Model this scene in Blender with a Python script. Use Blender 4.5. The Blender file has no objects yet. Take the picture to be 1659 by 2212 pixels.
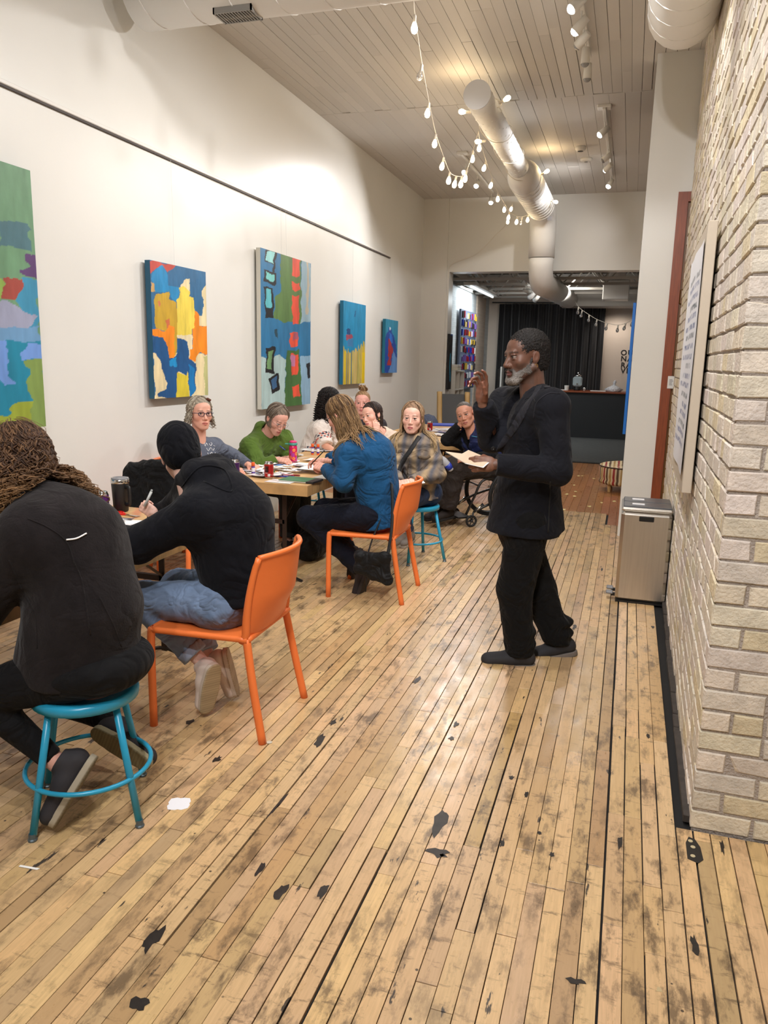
import bpy, math, random
import numpy as np
from mathutils import Vector, Matrix
random.seed(7); rng=np.random.default_rng(7)
SC=bpy.context.scene; COL=SC.collection
# ------------------------------------------------------------------ camera
FP=1660.; CX,CY=829.5,1106.; CAMZ=1.6
def _v(p): return np.array([p[0]-CX,-(p[1]-CY),-FP])
_y=_v((1363,789)); _y/=np.linalg.norm(_y)
_x=-_v((-4560,650)); _x=_x-_y*(_x@_y); _x/=np.linalg.norm(_x)
R=np.array([_x,_y,np.cross(_x,_y)]); O=np.array([0,0,CAMZ])
cam=bpy.data.cameras.new('camera'); camo=bpy.data.objects.new('camera',cam); COL.objects.link(camo)
cam.sensor_fit='VERTICAL'; cam.sensor_height=36; cam.lens=FP/2212*36; cam.clip_start=.05; cam.clip_end=100
camo.matrix_world=Matrix.Translation(Vector(O))@Matrix([list(r) for r in R]).to_4x4()
SC.camera=camo
def A(px,py,Y=None,X=None,Z=None):
    """surveyed point of the room seen at a pixel, on the plane Y= / X= / Z="""
    d=R@_v((px,py))
    t=Y/d[1] if Y is not None else X/d[0] if X is not None else (Z-CAMZ)/d[2]
    return O+t*d
def proj(p):
    c=(np.asarray(p,float)-O)@R; w=np.maximum(-c[...,2],.05)
    return np.stack([CX+FP*c[...,0]/w,CY-FP*c[...,1]/w],-1),-c[...,2]
# ------------------------------------------------------------------ world, exposure, lights
W=bpy.data.worlds.new('world'); SC.world=W; W.use_nodes=True
W.node_tree.nodes['Background'].inputs[0].default_value=(.9,.9,.92,1)
W.node_tree.nodes['Background'].inputs[1].default_value=.25
SC.view_settings.view_transform='Standard'; SC.view_settings.look='None'
SC.view_settings.exposure=0.0; SC.view_settings.gamma=1; SC.view_settings.use_curve_mapping=False
LPOW=1.3
def lamp(kind,loc,power,color=(1,.975,.97),target=None,size=.06,angle=110,blend=.8,parent=None,name='lamp'):
    l=bpy.data.lights.new(name,kind); l.energy=power*LPOW; l.color=color
    if kind=='AREA': l.size=size
    else: l.shadow_soft_size=size
    if kind=='SPOT': l.spot_size=math.radians(angle); l.spot_blend=blend
    o=bpy.data.objects.new(name,l); COL.objects.link(o); o.location=loc
    if target is not None:
        o.rotation_euler=(Vector(target)-Vector(loc)).to_track_quat('-Z','Y').to_euler()
    if parent: o.parent=parent; o.matrix_parent_inverse=Matrix.Identity(4)
    return o
# ------------------------------------------------------------------ colour / materials
def lin(c):
    c=np.asarray(c,float)/255.
    return np.where(c<=.04045,c/12.92,((c+.055)/1.055)**2.4)
MATS={}
def mat(name,base=(200,200,200),rough=.5,metal=0,attr=False,noise=None,bump=None,emis=None,spec=.5,coat=0,sheen=0,trans=0,alpha=1,nscale3=(1,1,1)):
    if name in MATS: return MATS[name]
    m=bpy.data.materials.new(name); m.use_nodes=True; nt=m.node_tree; N=nt.nodes; L=nt.links
    b=N['Principled BSDF']; b.inputs['Roughness'].default_value=rough; b.inputs['Metallic'].default_value=metal
    b.inputs['Specular IOR Level'].default_value=spec; b.inputs['Coat Weight'].default_value=coat
    b.inputs['Sheen Weight'].default_value=sheen; b.inputs['Transmission Weight'].default_value=trans
    b.inputs['Alpha'].default_value=alpha
    l=lin(base); b.inputs['Base Color'].default_value=(*l,1)
    src=None
    if attr:
        a=N.new('ShaderNodeAttribute'); a.attribute_name='Col'; src=a.outputs['Color']
    if noise or bump:
        g=N.new('ShaderNodeNewGeometry'); mp=N.new('ShaderNodeMapping'); L.new(g.outputs['Position'],mp.inputs[0]); mp.inputs['Scale'].default_value=nscale3
    if noise:
        n=N.new('ShaderNodeTexNoise'); n.inputs['Scale'].default_value=noise[0]; n.inputs['Detail'].default_value=4; L.new(mp.outputs[0],n.inputs['Vector'])
        r=N.new('ShaderNodeMapRange'); L.new(n.outputs[0],r.inputs[0]); r.inputs[1].default_value=.3; r.inputs[2].default_value=.7
        r.inputs[3].default_value=1-noise[1]; r.inputs[4].default_value=1+noise[1]*.6
        v=N.new('ShaderNodeVectorMath'); v.operation='SCALE'
        if src: L.new(src,v.inputs[0])
        else: v.inputs[0].default_value=tuple(l)
        L.new(r.outputs[0],v.inputs['Scale']); src=v.outputs[0]
    if src: L.new(src,b.inputs['Base Color'])
    if bump:
        n=N.new('ShaderNodeTexNoise'); n.inputs['Scale'].default_value=bump[0]; n.inputs['Detail'].default_value=3; L.new(mp.outputs[0],n.inputs['Vector'])
        u=N.new('ShaderNodeBump'); u.inputs['Strength'].default_value=bump[1]; u.inputs['Distance'].default_value=bump[2] if len(bump)>2 else .004
        L.new(n.outputs[0],u.inputs['Height']); L.new(u.outputs[0],b.inputs['Normal'])
    if emis: b.inputs['Emission Color'].default_value=(*emis[0],1); b.inputs['Emission Strength'].default_value=emis[1]
    MATS[name]=m; return m
def floor_mat(name,stain=1.):
    m=bpy.data.materials.new(name); m.use_nodes=True; nt=m.node_tree; N=nt.nodes; L=nt.links; b=N['Principled BSDF']
    g=N.new('ShaderNodeNewGeometry'); a=N.new('ShaderNodeAttribute'); a.attribute_name='Col'
    def nz(sc,scale,det=5,off=0,rough=.6):
        mp=N.new('ShaderNodeMapping'); mp.inputs['Scale'].default_value=sc; mp.inputs['Location'].default_value=(off,off*.7,0)
        L.new(g.outputs['Position'],mp.inputs[0]); n=N.new('ShaderNodeTexNoise'); n.inputs['Scale'].default_value=scale
        n.inputs['Detail'].default_value=det; n.inputs['Roughness'].default_value=rough; L.new(mp.outputs[0],n.inputs['Vector']); return n.outputs[0]
    def rng_(s,a0,a1,b0,b1):
        r=N.new('ShaderNodeMapRange'); L.new(s,r.inputs[0])
        for i,x in enumerate((a0,a1,b0,b1)): r.inputs[i+1].default_value=x
        return r.outputs[0]
    def mul(p,q,op='MULTIPLY'):
        x=N.new('ShaderNodeMath'); x.operation=op
        for i,s in enumerate((p,q)):
            if isinstance(s,(int,float)): x.inputs[i].default_value=s
            else: L.new(s,x.inputs[i])
        x.use_clamp=True; return x.outputs[0]
    def mix(f,c1,c2):
        x=N.new('ShaderNodeMix'); x.data_type='RGBA'
        if isinstance(f,float): x.inputs[0].default_value=f
        else: L.new(f,x.inputs[0])
        if isinstance(c1,tuple): x.inputs[6].default_value=(*c1,1)
        else: L.new(c1,x.inputs[6])
        if isinstance(c2,tuple): x.inputs[7].default_value=(*c2,1)
        else: L.new(c2,x.inputs[7])
        return x.outputs[2]
    grain=nz((34,2.2,1),4,6)
    col=mix(rng_(grain,.3,.72,0,1),a.outputs['Color'],(.42,.27,.135))
    c2=N.new('ShaderNodeMix'); c2.data_type='RGBA'; c2.inputs[0].default_value=.5
    L.new(a.outputs['Color'],c2.inputs[6]); L.new(col,c2.inputs[7]); col=c2.outputs[2]
    # worn grimy areas, streaks along the boards, cross smudges, dots
    zone=rng_(nz((1.5,.55,1),1.6,3,3.1),.40,.56,.30,1)
    blot=rng_(nz((7,2.6,1),2.2,6,1.3,.7),.50,.63,0,.78)
    col=mix(mul(mul(blot,zone),stain),col,(.10,.065,.038))
    cross=rng_(nz((5,16,1),2.0,5,7.7,.7),.57,.66,0,.62)
    col=mix(mul(mul(cross,zone),stain),col,(.08,.05,.03))
    dark=rng_(nz((11,2.2,1),1.7,5,11.,.65),.655,.68,0,.92)
    col=mix(mul(dark,stain),col,(.018,.017,.02))
    vo=N.new('ShaderNodeTexVoronoi'); vo.inputs['Scale'].default_value=13; L.new(g.outputs['Position'],vo.inputs['Vector'])
    dot=rng_(vo.outputs['Distance'],.045,.065,.9*stain,0)
    col=mix(mul(dot,rng_(nz((1,1,1),3.1,2,5.),.45,.55,0,1)),col,(.03,.022,.018))
    L.new(col,b.inputs['Base Color'])
    L.new(rng_(nz((3,1,1),6,4,2.),.3,.7,.25,.42),b.inputs['Roughness'])
    b.inputs['Specular IOR Level'].default_value=.55
    u=N.new('ShaderNodeBump'); u.inputs['Strength'].default_value=.18; u.inputs['Distance'].default_value=.002
    L.new(nz((12,3,1),4,3),u.inputs['Height']); L.new(u.outputs[0],b.inputs['Normal'])
    MATS[name]=m; return m
# ------------------------------------------------------------------ mesh helpers
class MB:
    def __init__(s): s.v=[]; s.f=[]; s.c=[]; s.n=0
    def add(s,v,f,c=None):
        v=np.asarray(v,float); s.v.append(v)
        s.f+= [tuple(int(i)+s.n for i in q) for q in f]
        if c is None: c=(1,1,1)
        c=np.asarray(c,float); s.c.append(np.broadcast_to(c,(len(v),3)) if c.ndim==1 else c)
        s.n+=len(v); return s
    def box(s,x0,x1,y0,y1,z0,z1,c=None):
        v=[(x,y,z) for z in (z0,z1) for y in (y0,y1) for x in (x0,x1)]
        return s.add(v,[(0,2,3,1),(4,5,7,6),(0,1,5,4),(2,6,7,3),(0,4,6,2),(1,3,7,5)],c)
    def obox(s,c0,ax,ay,az,c=None):
        c0=np.asarray(c0,float); ax,ay,az=[np.asarray(q,float) for q in (ax,ay,az)]
        v=[c0+i*ax+j*ay+k*az for k in (-1,1) for j in (-1,1) for i in (-1,1)]
        return s.add(v,[(0,2,3,1),(4,5,7,6),(0,1,5,4),(2,6,7,3),(0,4,6,2),(1,3,7,5)],c)
    def rbox(s,x0,x1,y0,y1,z0,z1,r=.01,c=None):
        """box with every edge chamfered"""
        v=[];lo=np.array([x0,y0,z0]);hi=np.array([x1,y1,z1]); r=min(r,(hi-lo).min()*.45); idx={}
        for k in (0,1):
            for j in (0,1):
                for i in (0,1):
                    for ax in range(3):
                        p=np.where(np.array([i,j,k])==1,hi,lo).astype(float)
                        for a in range(3):
                            if a!=ax: p[a]+= r if (i,j,k)[a]==0 else -r
                        idx[(i,j,k,ax)]=len(v); v.append(p)
        f=[]
        for ax in range(3):
            b,c_=[(1,2),(2,0),(0,1)][ax]
            for sd in (0,1):
                q=[]
                for (m,n) in ((0,0),(1,0),(1,1),(0,1)):
                    t=[0,0,0]; t[ax]=sd; t[b]=m; t[c_]=n; q.append(idx[(*t,ax)])
                f.append(q if sd else q[::-1])
        for ax in range(3):
            b,c_=[(1,2),(2,0),(0,1)][ax]
            for m in (0,1):
                for n in (0,1):
                    t0=[0,0,0]; t0[b]=m; t0[c_]=n; t1=list(t0); t1[ax]=1
                    q=[idx[(*t0,b)],idx[(*t1,b)],idx[(*t1,c_)],idx[(*t0,c_)]]
                    f.append(q if m!=n else q[::-1])
        for i in (0,1):
            for j in (0,1):
                for k in (0,1):
                    q=[idx[(i,j,k,0)],idx[(i,j,k,1)],idx[(i,j,k,2)]]; f.append(q if (i+j+k)%2 else q[::-1])
        return s.add(v,f,c)
    def tube(s,pts,r,n=8,c=None,caps=True,closed=False,flat=1.,up=None):
        P=np.asarray(pts,float); m=len(P); rr=np.broadcast_to(np.asarray(r,float),(m,))
        T=np.gradient(P,axis=0)
        if closed: T=np.roll(P,-1,0)-np.roll(P,1,0)
        T/=np.linalg.norm(T,axis=1)[:,None]+1e-9
        u=np.array(up if up is not None else (0,0,1.)); 
        if abs(T[0]@u)>.95: u=np.array([1.,0,0])
        V=[]
        for i in range(m):
            u=u-T[i]*(u@T[i]); u/=np.linalg.norm(u)+1e-9; w=np.cross(T[i],u)
            for k in range(n):
                a=2*math.pi*k/n; V.append(P[i]+rr[i]*(math.cos(a)*u*flat+math.sin(a)*w))
        F=[(i*n+k,i*n+(k+1)%n,(i+1)*n+(k+1)%n,(i+1)*n+k) for i in range(m-1) for k in range(n)]
        if closed: F+=[((m-1)*n+k,(m-1)*n+(k+1)%n,(k+1)%n,k) for k in range(n)]
        elif caps: F+=[tuple(range(n))[::-1],tuple(range((m-1)*n,m*n))]
        return s.add(V,F,c)
    def lathe(s,prof,n=24,origin=(0,0,0),c=None,ax=None):
        V=[];o=np.asarray(origin,float)
        for (r,z) in prof:
            for k in range(n):
                a=2*math.pi*k/n; p=np.array([r*math.cos(a),r*math.sin(a),z]); V.append((ax@p if ax is not None else p)+o)
        m=len(prof)
        F=[(i*n+k,i*n+(k+1)%n,(i+1)*n+(k+1)%n,(i+1)*n+k) for i in range(m-1) for k in range(n)]
        F+=[tuple(range(n))[::-1],tuple(range((m-1)*n,m*n))]
        if c is not None and np.ndim(c)==2: c=np.repeat(np.asarray(c,float),n,axis=0)
        return s.add(V,F,c)
    def grid(s,G,c=None,flip=False):
        a,b=G.shape[:2]; F=[]
        for i in range(a-1):
            for j in range(b-1):
                q=(i*b+j,(i+1)*b+j,(i+1)*b+j+1,i*b+j+1); F.append(q[::-1] if flip else q)
        return s.add(G.reshape(-1,3),F,c)
    def prism(s,poly,z0,z1,c=None):
        n=len(poly); V=[(x,y,z0) for x,y in poly]+[(x,y,z1) for x,y in poly]
        F=[tuple(range(n))[::-1],tuple(range(n,2*n))]+[(k,(k+1)%n,n+(k+1)%n,n+k) for k in range(n)]
        return s.add(V,F,c)
    def build(s,name,m,parent=None,smooth=False,xf=None,kind=None,label=None):
        V=np.concatenate(s.v); Cc=np.concatenate(s.c)
        if xf is not None: V=V@np.asarray(xf[0]).T+np.asarray(xf[1])
        return mkobj(name,V,s.f,m,parent,smooth,Cc,kind,label)
def mkobj(name,V,F,m,parent=None,smooth=False,Cc=None,kind=None,label=None):
    me=bpy.data.meshes.new(name)
    if isinstance(F,np.ndarray):
        me.vertices.add(len(V)); me.vertices.foreach_set('co',np.asarray(V,np.float32).ravel())
        me.loops.add(F.size); me.loops.foreach_set('vertex_index',F.astype(np.int32).ravel())
        me.polygons.add(len(F)); me.polygons.foreach_set('loop_start',np.arange(0,F.size,F.shape[1],dtype=np.int32))
        me.update(calc_edges=True)
    else:
        me.from_pydata([tuple(v) for v in V],[],F); me.update()
    if Cc is not None:
        at=me.color_attributes.new('Col','FLOAT_COLOR','POINT')
        at.data.foreach_set('color',np.concatenate([np.asarray(Cc,np.float32),np.ones((len(V),1),np.float32)],1).ravel())
    if smooth: me.polygons.foreach_set('use_smooth',np.ones(len(me.polygons),bool))
    if isinstance(m,(list,tuple)):
        for q in m: me.materials.append(q)
    else: me.materials.append(m)
    o=bpy.data.objects.new(name,me); COL.objects.link(o)
    if parent: o.parent=parent; o.matrix_parent_inverse=Matrix.Identity(4)
    if kind: o['kind']=kind
    if label: o['label']=label
    return o
def thing(name,label,cat,loc=(0,0,0),rz=0,group=None):
    o=bpy.data.objects.new(name,None); COL.objects.link(o); o.location=loc; o.rotation_euler=(0,0,rz); o.empty_display_size=.05
    tag(o,label,cat,group); return o
def tag(o,label,cat,group=None):
    o['label']=label; o['category']=cat
    if group: o['group']=group
    return o
def copy_tree(o,loc,rz,label=None,parent=None):
    c=o.copy(); COL.objects.link(c); c.parent=parent
    if parent is None: c.location=loc; c.rotation_euler=(0,0,rz)
    if label: c['label']=label
    for ch in list(o.children): copy_tree(ch,None,None,None,c)
    return c
def arc(p0,p1,p2,n=8):
    t=np.linspace(0,1,n)[:,None]; p0,p1,p2=[np.asarray(q,float) for q in (p0,p1,p2)]
    return (1-t)**2*p0+2*t*(1-t)*p1+t**2*p2
def spline(P,n=8):
    P=np.asarray(P,float); Q=np.vstack([2*P[0]-P[1],P,2*P[-1]-P[-2]]); out=[]
    for i in range(1,len(Q)-2):
        for t in np.linspace(0,1,n,endpoint=False):
            a,b,c,d=Q[i-1:i+3]; out.append(.5*((2*b)+(-a+c)*t+(2*a-5*b+4*c-d)*t*t+(-a+3*b-3*c+d)*t**3))
    out.append(P[-1]); return np.array(out)
# ------------------------------------------------------------------ materials used
M_wall=mat('wall_paint',(229,228,222),.33,noise=(1.2,.03),bump=(60,.15,.002),spec=.4)
M_ceil=mat('ceiling_paint',(205,197,184),.6,attr=True,bump=(50,.2,.002))
M_floor=floor_mat('worn_maple'); M_floor2=floor_mat('orange_pine',.14)
M_black=mat('black_void',(16,15,15),.8)
M_gap=mat('joint_dark',(50,42,36),.9)
M_brick=mat('cream_brick',(200,190,170),.85,attr=True,noise=(22,.16),bump=(90,.8,.006))
M_mortar=mat('mortar',(176,165,155),.95,noise=(40,.15),bump=(120,1,.008))
M_duct=mat('duct_white',(240,239,235),.62,bump=(12,.12,.01))
M_wpaint=mat('white_metal',(226,224,218),.35)
M_steel=mat('brushed_steel',(205,200,192),.34,1.,noise=(3,.06),nscale3=(30,30,1))
M_chrome=mat('chrome',(200,200,200),.15,1.)
M_blackp=mat('black_plastic',(20,20,21),.4)
M_blackm=mat('black_metal',(24,23,23),.35,spec=.6)
M_attr=mat('painted_surface',(255,255,255),.5,attr=True)
M_gloss=mat('printed_gloss',(255,255,255),.3,attr=True)
M_orange=mat('orange_plastic',(238,122,58),.42,bump=(300,.15,.001))
M_blue=mat('blue_enamel',(38,152,190),.3,noise=(14,.08))
M_wood=mat('table_wood',(188,146,92),.5,attr=True,noise=(9,.22),bump=(30,.2,.002),nscale3=(1,4,1))
M_paper=mat('white_paper',(236,236,234),.7)
M_glass=mat('clear_glass',(255,255,255),.03,trans=1,spec=.5)
# ------------------------------------------------------------------ shell
XW,H,YF,YD=-3.46,4.2,13.0,7.5
def bx(y): return .33+.0105*(y-2.67)
def struct(name,mb,m,parent=None,smooth=False): return mb.build(name,m,parent,smooth,kind='structure' if parent is None else None)
struct('wall_left',MB().box(XW-.15,XW,-3,13.3,-.05,H+.05),M_wall)
struct('wall_back',MB().box(XW-.15,2.2,-3.15,-3,-.05,H+.05),M_wall)
struct('wall_right',MB().box(2.05,2.2,-3,2.95,-.05,H+.05),M_wall)
# wall that holds the dark door: Y=7.5, X from 0 to right
DX0,DX1=.274,1.36
wd=MB().box(.005,DX0,YD,9.2,-.05,H).box(DX1,1.9,YD,7.7,-.05,H).box(DX0,DX1,YD,7.7,3.08,H).box(.005,1.9,7.7,9.2,-.05,H)
struct('wall_door_side',wd,M_wall)
struct('wall_right_far',MB().box(.95,1.1,9.2,13.3,-.05,H),M_wall)
# far wall with opening
fw=MB().box(XW,-3.0,YF,13.3,-.05,H).box(-3.0,.95,YF,13.3,3.05,H).box(XW,-3.036,12.965,YF,0,H).box(.5,.95,YF,13.3,-.05,3.05)
struct('wall_far',fw,M_wall)
# ceiling planks
ceil=MB().box(XW-.1,2.2,-3.1,13.3,H+.012,H+.1).build('ceiling',M_gap,kind='structure')
floor=MB().box(XW-.1,2.2,-3.1,13.02,-.1,-.012).build('floor',M_black,kind='structure')
def area(c):
    q,d=proj(c)
    if (d<.1).all(): return 0
    lo=np.clip(q.min(0),[0,0],[1659,2212]); hi=np.clip(q.max(0),[0,0],[1659,2212])
    a=np.prod(np.maximum(hi-lo,0)); return 0 if a<=0 else min(a,np.prod(q.max(0)-q.min(0)))
def pieces(items,name,m,parent,limit=300,stuff='rest'):
    items.sort(key=lambda t:-t[0])
    for k,(a,v,f,c) in enumerate(items[:limit]): MB().add(v,f,c).build(name,m,parent)
    if len(items)>limit:
        mb=MB()
        for a,v,f,c in items[limit:]: mb.add(v,f,c)
        mb.build(stuff,m,parent,kind='stuff')
def boxdat(x0,x1,y0,y1,z0,z1,b=.0007):
    # top chamfered board (top = z1)
    v=[(x0,y0,z0),(x1,y0,z0),(x1,y1,z0),(x0,y1,z0),(x0,y0,z1-b),(x1,y0,z1-b),(x1,y1,z1-b),(x0,y1,z1-b),(x0+b,y0+b,z1),(x1-b,y0+b,z1),(x1-b,y1-b,z1),(x0+b,y1-b,z1)]
    f=[(0,1,5,4),(1,2,6,5),(2,3,7,6),(3,0,4,7),(4,5,9,8),(5,6,10,9),(6,7,11,10),(7,4,8,11),(8,9,10,11)]
    return np.array(v),f
it=[];it2=[]
x=XW+.003
while x<2.04:
    w=.0575; y=-2.98+random.random()*.5-.5
    ymax=13.0 if x<.0 else (YD if x+w<bx(2.67) else (2.66 if x<2.05 else 0))
    while y<ymax:
        L=random.choice([.35,.6,.8,1.1,1.5,1.9,2.3])*random.uniform(.8,1.2)
        y1=min(y+L,ymax); far=8.6 if x<-.17 else 8.0
        if x<.4 and y<far<y1: y1=far
        if y1>-2.95 and not(y>=far):
            g=random.choice([.0006,.0008,.001,.0014,.0018,.0032]); zz=random.uniform(-.0007,.0006)
            base=lin((218,184,138))*random.choice([.74,.86,.95,1.,1.03,1.08])*random.uniform(.95,1.04)*np.array([1,random.uniform(.95,1.03),random.uniform(.86,1.08)])
            if random.random()<.1: base=base*np.array([.85,.8,.72])
            seam=.0035 if (min(abs(x+w+1.085),abs(x+w+.62),abs(x+w-.04))<.03 and 1<y+.5*L<6.5) else 0
            v,f=boxdat(x+g,x+w-g-seam,max(y,-2.98)+.0012,y1-.0012,-.012,zz)
            it.append((area(v[8:]),v,f,base))
        y=y1
    x+=w
pieces(it,'floor_board',M_floor,floor,300,'floor_boards_beyond')
x=XW+.003
while x<.95:
    w=.086; y=8.6 if x<-.17 else 8.0
    if x>0.0: y=9.2
    while y<13.0:
        y1=min(y+random.uniform(.8,2.6),13.0)
        base=lin((176,112,62))*random.uniform(.8,1.15)*np.array([1,random.uniform(.9,1.05),random.uniform(.85,1.05)])
        if x>-.25 and y<9.3: base=lin((178,104,72))*random.uniform(.9,1.05)
        v,f=boxdat(x+.001,x+w-.001,y+.001,y1-.001,-.012,random.uniform(-.0005,.0005)); it2.append((area(v[8:]),v,f,base)); y=y1
    x+=w
pieces(it2,'old_floor_board',M_floor2,floor,120,'old_floor_boards_beyond')
M_stain=mat('old_tar_stain',(40,34,30),.45,noise=(40,.5))
def stain(px,py,sx,sy,seed,m=None):
    c=A(px,py,Z=0); r_=random.Random(seed); n=13; poly=[]
    for k in range(n):
        a=2*math.pi*k/n; q=r_.uniform(.45,1.1); poly.append((sx*q*math.cos(a),sy*q*math.sin(a)))
    o=MB().prism(poly,.0009,.0013).build('dark_stain',m or M_stain,floor); o.location=(c[0],c[1],0); return o
for k,q in enumerate(((950,1775,.028,.10),(945,1842,.045,.03),(985,1565,.012,.035),(975,1595,.016,.02),(700,1925,.016,.05),(1241,1355,.014,.05),(1137,1716,.008,.03),(1192,1847,.012,.02),(1105,1680,.012,.02),(1085,1822,.010,.03),(690,1600,.02,.07),(600,1740,.009,.10),(608,1925,.02,.05),(900,1470,.02,.06),(410,1560,.02,.03),(470,1640,.016,.03),(1165,1800,.010,.014),(1410,1355,.012,.03),(1400,1590,.010,.03),(560,1880,.012,.05),(330,2030,.02,.06),(300,2170,.03,.03),(720,1560,.014,.04),(1240,2120,.03,.015),(1300,1230,.01,.06),(850,1240,.01,.05),(1500,2040,.012,.05),(1560,1830,.008,.05),(1340,1820,.014,.05))):
    stain(*q,k)
M_chip=mat('cream_filler',(196,176,134),.6)
stain(955,1848,.010,.012,77,M_chip); stain(598,1745,.003,.03,78,M_chip); stain(1424,2138,.010,.012,79,M_chip)
# ceiling boards
it=[]
def cboard(x,w,y0,y1,seam):
    g=random.choice([.0008,.001,.0015,.003]) if seam else .001
    v,f=boxdat(x+g,x+w-g,y0+.0015,y1-.0015,-.012,random.uniform(0,.003),.001)
    v=v*np.array([1,1,-1])+np.array([0,0,H]); f=[q[::-1] for q in f]
    it.append((area(v[8:]),v,f,np.array(lin((214,211,206)))*random.uniform(.94,1.04)))
x=XW
while x<2.05:
    w=.0905; y=-3.0
    yend=8.42+random.choice([0,.03,.06,-.02,.0])
    if x>.01: yend=YD+.02
    while y<yend:
        y1=min(y+random.uniform(1.4,4.2),yend); cboard(x,w,y,y1,1); y=y1
    x+=w
x=XW
while x<.95:
    w=.152; y=8.43
    if x>-.01: y=9.2
    while y<13:
        y1=min(y+random.uniform(1.5,3.5),13.0); cboard(x,w,y,y1,1); y=y1
    x+=w
pieces(it,'ceiling_board',M_ceil,ceil,280,'ceiling_boards_rest')
# brick wall
def rotb(y0): return y0
bw=MB()
def wallquadbox(xa,y0,y1,z0,z1,th):
    v=[(bx(y0)+xa,y0,z0),(bx(y1)+xa,y1,z0),(bx(y1)+xa+th,y1,z0),(bx(y0)+xa+th,y0,z0)]; v+= [(a,b,z1) for a,b,_ in v]
    return np.array(v),[(0,1,2,3)[::-1],(4,5,6,7),(0,1,5,4)[::-1],(1,2,6,5)[::-1],(2,3,7,6)[::-1],(3,0,4,7)[::-1]]
v,f=wallquadbox(.004,2.674,7.5,-.02,H,1.65); f=[q[::-1] for q in f]; f=[q[::-1] for q in f]
bwall=MB().add(v,f).build('wall_brick',M_mortar,kind='structure')
it=[]; CH=.0752
def brick(face,a0,a1,z0,z1,broken=False):
    """face 'F' faces the camera side (-Y), 'S' faces the room (-X)"""
    j=lambda s=.0022: random.uniform(-s,s)
    pr=random.uniform(.0,.006); ch=.004
    o=[(a0+j(),z0+j()),(a1+j(),z0+j()),(a1+j(),z1+j()),(a0+j(),z1+j())]
    cx=(a0+a1)/2; cz=(z0+z1)/2
    inn=[(p[0]+ch*np.sign(cx-p[0]),p[1]+ch*np.sign(cz-p[1])) for p in o]
    mid=[((inn[i][0]+inn[(i+1)%4][0])/2+j(.002),(inn[i][1]+inn[(i+1)%4][1])/2+j(.002)) for i in range(4)]
    tt=lin((225,215,202))*random.uniform(.84,1.06)*np.array([1,random.uniform(.97,1.02),random.uniform(.88,1.04)])
    if random.random()<.09: tt=lin((224,210,178))*random.uniform(.85,1)
    V=[];C=[]
    def P(a,z,d):
        if face=='F': return (a,2.682-d,z)
        return (bx(a)+.012-d,a,z)
    for p in o: V.append(P(*p,-.03)); C.append(tt*.9)
    for p in o: V.append(P(*p,.007+pr)); C.append(tt*.92)
    for p in inn: V.append(P(*p,.012+pr)); C.append(tt)
    if broken:
        k=random.randrange(4); V[8+k]=P(*[(inn[k][0]+ .35*(cx-inn[k][0])),(inn[k][1]+.3*(cz-inn[k][1]))],.012+pr); 
        V[4+k]=P(*o[k],-.004); C[4+k]=lin((205,175,95)); 
    F=[(4,5,9,8),(5,6,10,9),(6,7,11,10),(7,4,8,11),(8,9,10,11),(0,1,5,4),(1,2,6,5),(2,3,7,6),(3,0,4,7)]
    if face=='S': F=[q[::-1] for q in F]
    V=np.array(V); return (area(V[8:12]),V,F,np.array(C))
row=0; z=.0
while z<H-.02:
    z1=min(z+CH,H); mh=.0055
    # front face
    a=.3275; first=[.2,.098,.2,.15][row%4] if row%2==0 else [.098,.2,.098,.2][(row//2)%4]
    first=.098 if row%2 else .2
    k=0
    while a<1.95:
        L=first if k==0 else (.2 if random.random()<.8 else .098)
        b=min(a+L,1.96); it.append(brick('F',a,b-.0075,z+mh,z1-mh+.002,random.random()<.16)); a=b+.0035; k+=1
    a=2.674; k=0; first=.2 if row%2 else .098
    while a<7.45:
        L=first if k==0 else (.098 if row%7==3 else .204)
        b=min(a+L,7.47); it.append(brick('S',a,b-.008,z+mh,z1-mh+.002,random.random()<.05)); a=b+.003; k+=1
    z=z1; row+=1
pieces(it,'brick',M_brick,bwall,300,'bricks_rest')
# rough base trim along the brick wall, gap filler
tb=MB()
y=2.7
while y<5.2:
    L=random.uniform(.12,.5); tb.rbox(bx(y)-.022-random.random()*.004,bx(y)+.005,y,y+L-.004,0,.02+random.random()*.012,.003); y+=L
tb.build('trim_1',mat('dirty_trim',(62,55,50),.8,noise=(30,.3)),kind='structure')
# ------------------------------------------------------------------ door with transom
M_dwood=mat('mahogany',(138,64,26),.42,noise=(5,.25),nscale3=(14,14,1.2),coat=.3)
M_dwood2=mat('mahogany_gold',(128,84,34),.35,noise=(5,.25),coat=.3)
dr=thing('door_1','tall reddish-brown wooden door with transom window','door',(DX0,YD,0)); dr['kind']='structure'
if 'category' in dr: del dr['category']
def P_(name,mb,m,par,**k): return mb.build(name,m,par,**k)
Wd=DX1-DX0
P_('door_frame',MB().box(0,.085,-.015,.06,0,3.08).box(Wd-.085,Wd,-.015,.06,0,3.08).box(.085,Wd-.085,-.015,.06,3.0,3.08),M_dwood,dr)
P_('inner_jamb',MB().box(.085,.125,.02,.2,0,3.0).box(Wd-.125,Wd-.085,.02,.2,0,3.0).box(.125,Wd-.125,.02,.2,2.93,3.0),M_dwood2,dr)
P_('transom_bar',MB().rbox(.085,Wd-.085,.0,.1,2.14,2.27,.01),M_dwood2,dr)
P_('transom_sash',MB().box(.125,.165,.05,.09,2.27,2.93).box(Wd-.165,Wd-.125,.05,.09,2.27,2.93).box(.165,Wd-.165,.05,.09,2.27,2.31).box(.165,Wd-.165,.05,.09,2.89,2.93),M_dwood,dr)
P_('transom_pane',MB().box(.165,Wd-.165,.065,.072,2.31,2.89),mat('dark_glass',(12,12,14),.05,spec=.8),dr)
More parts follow.
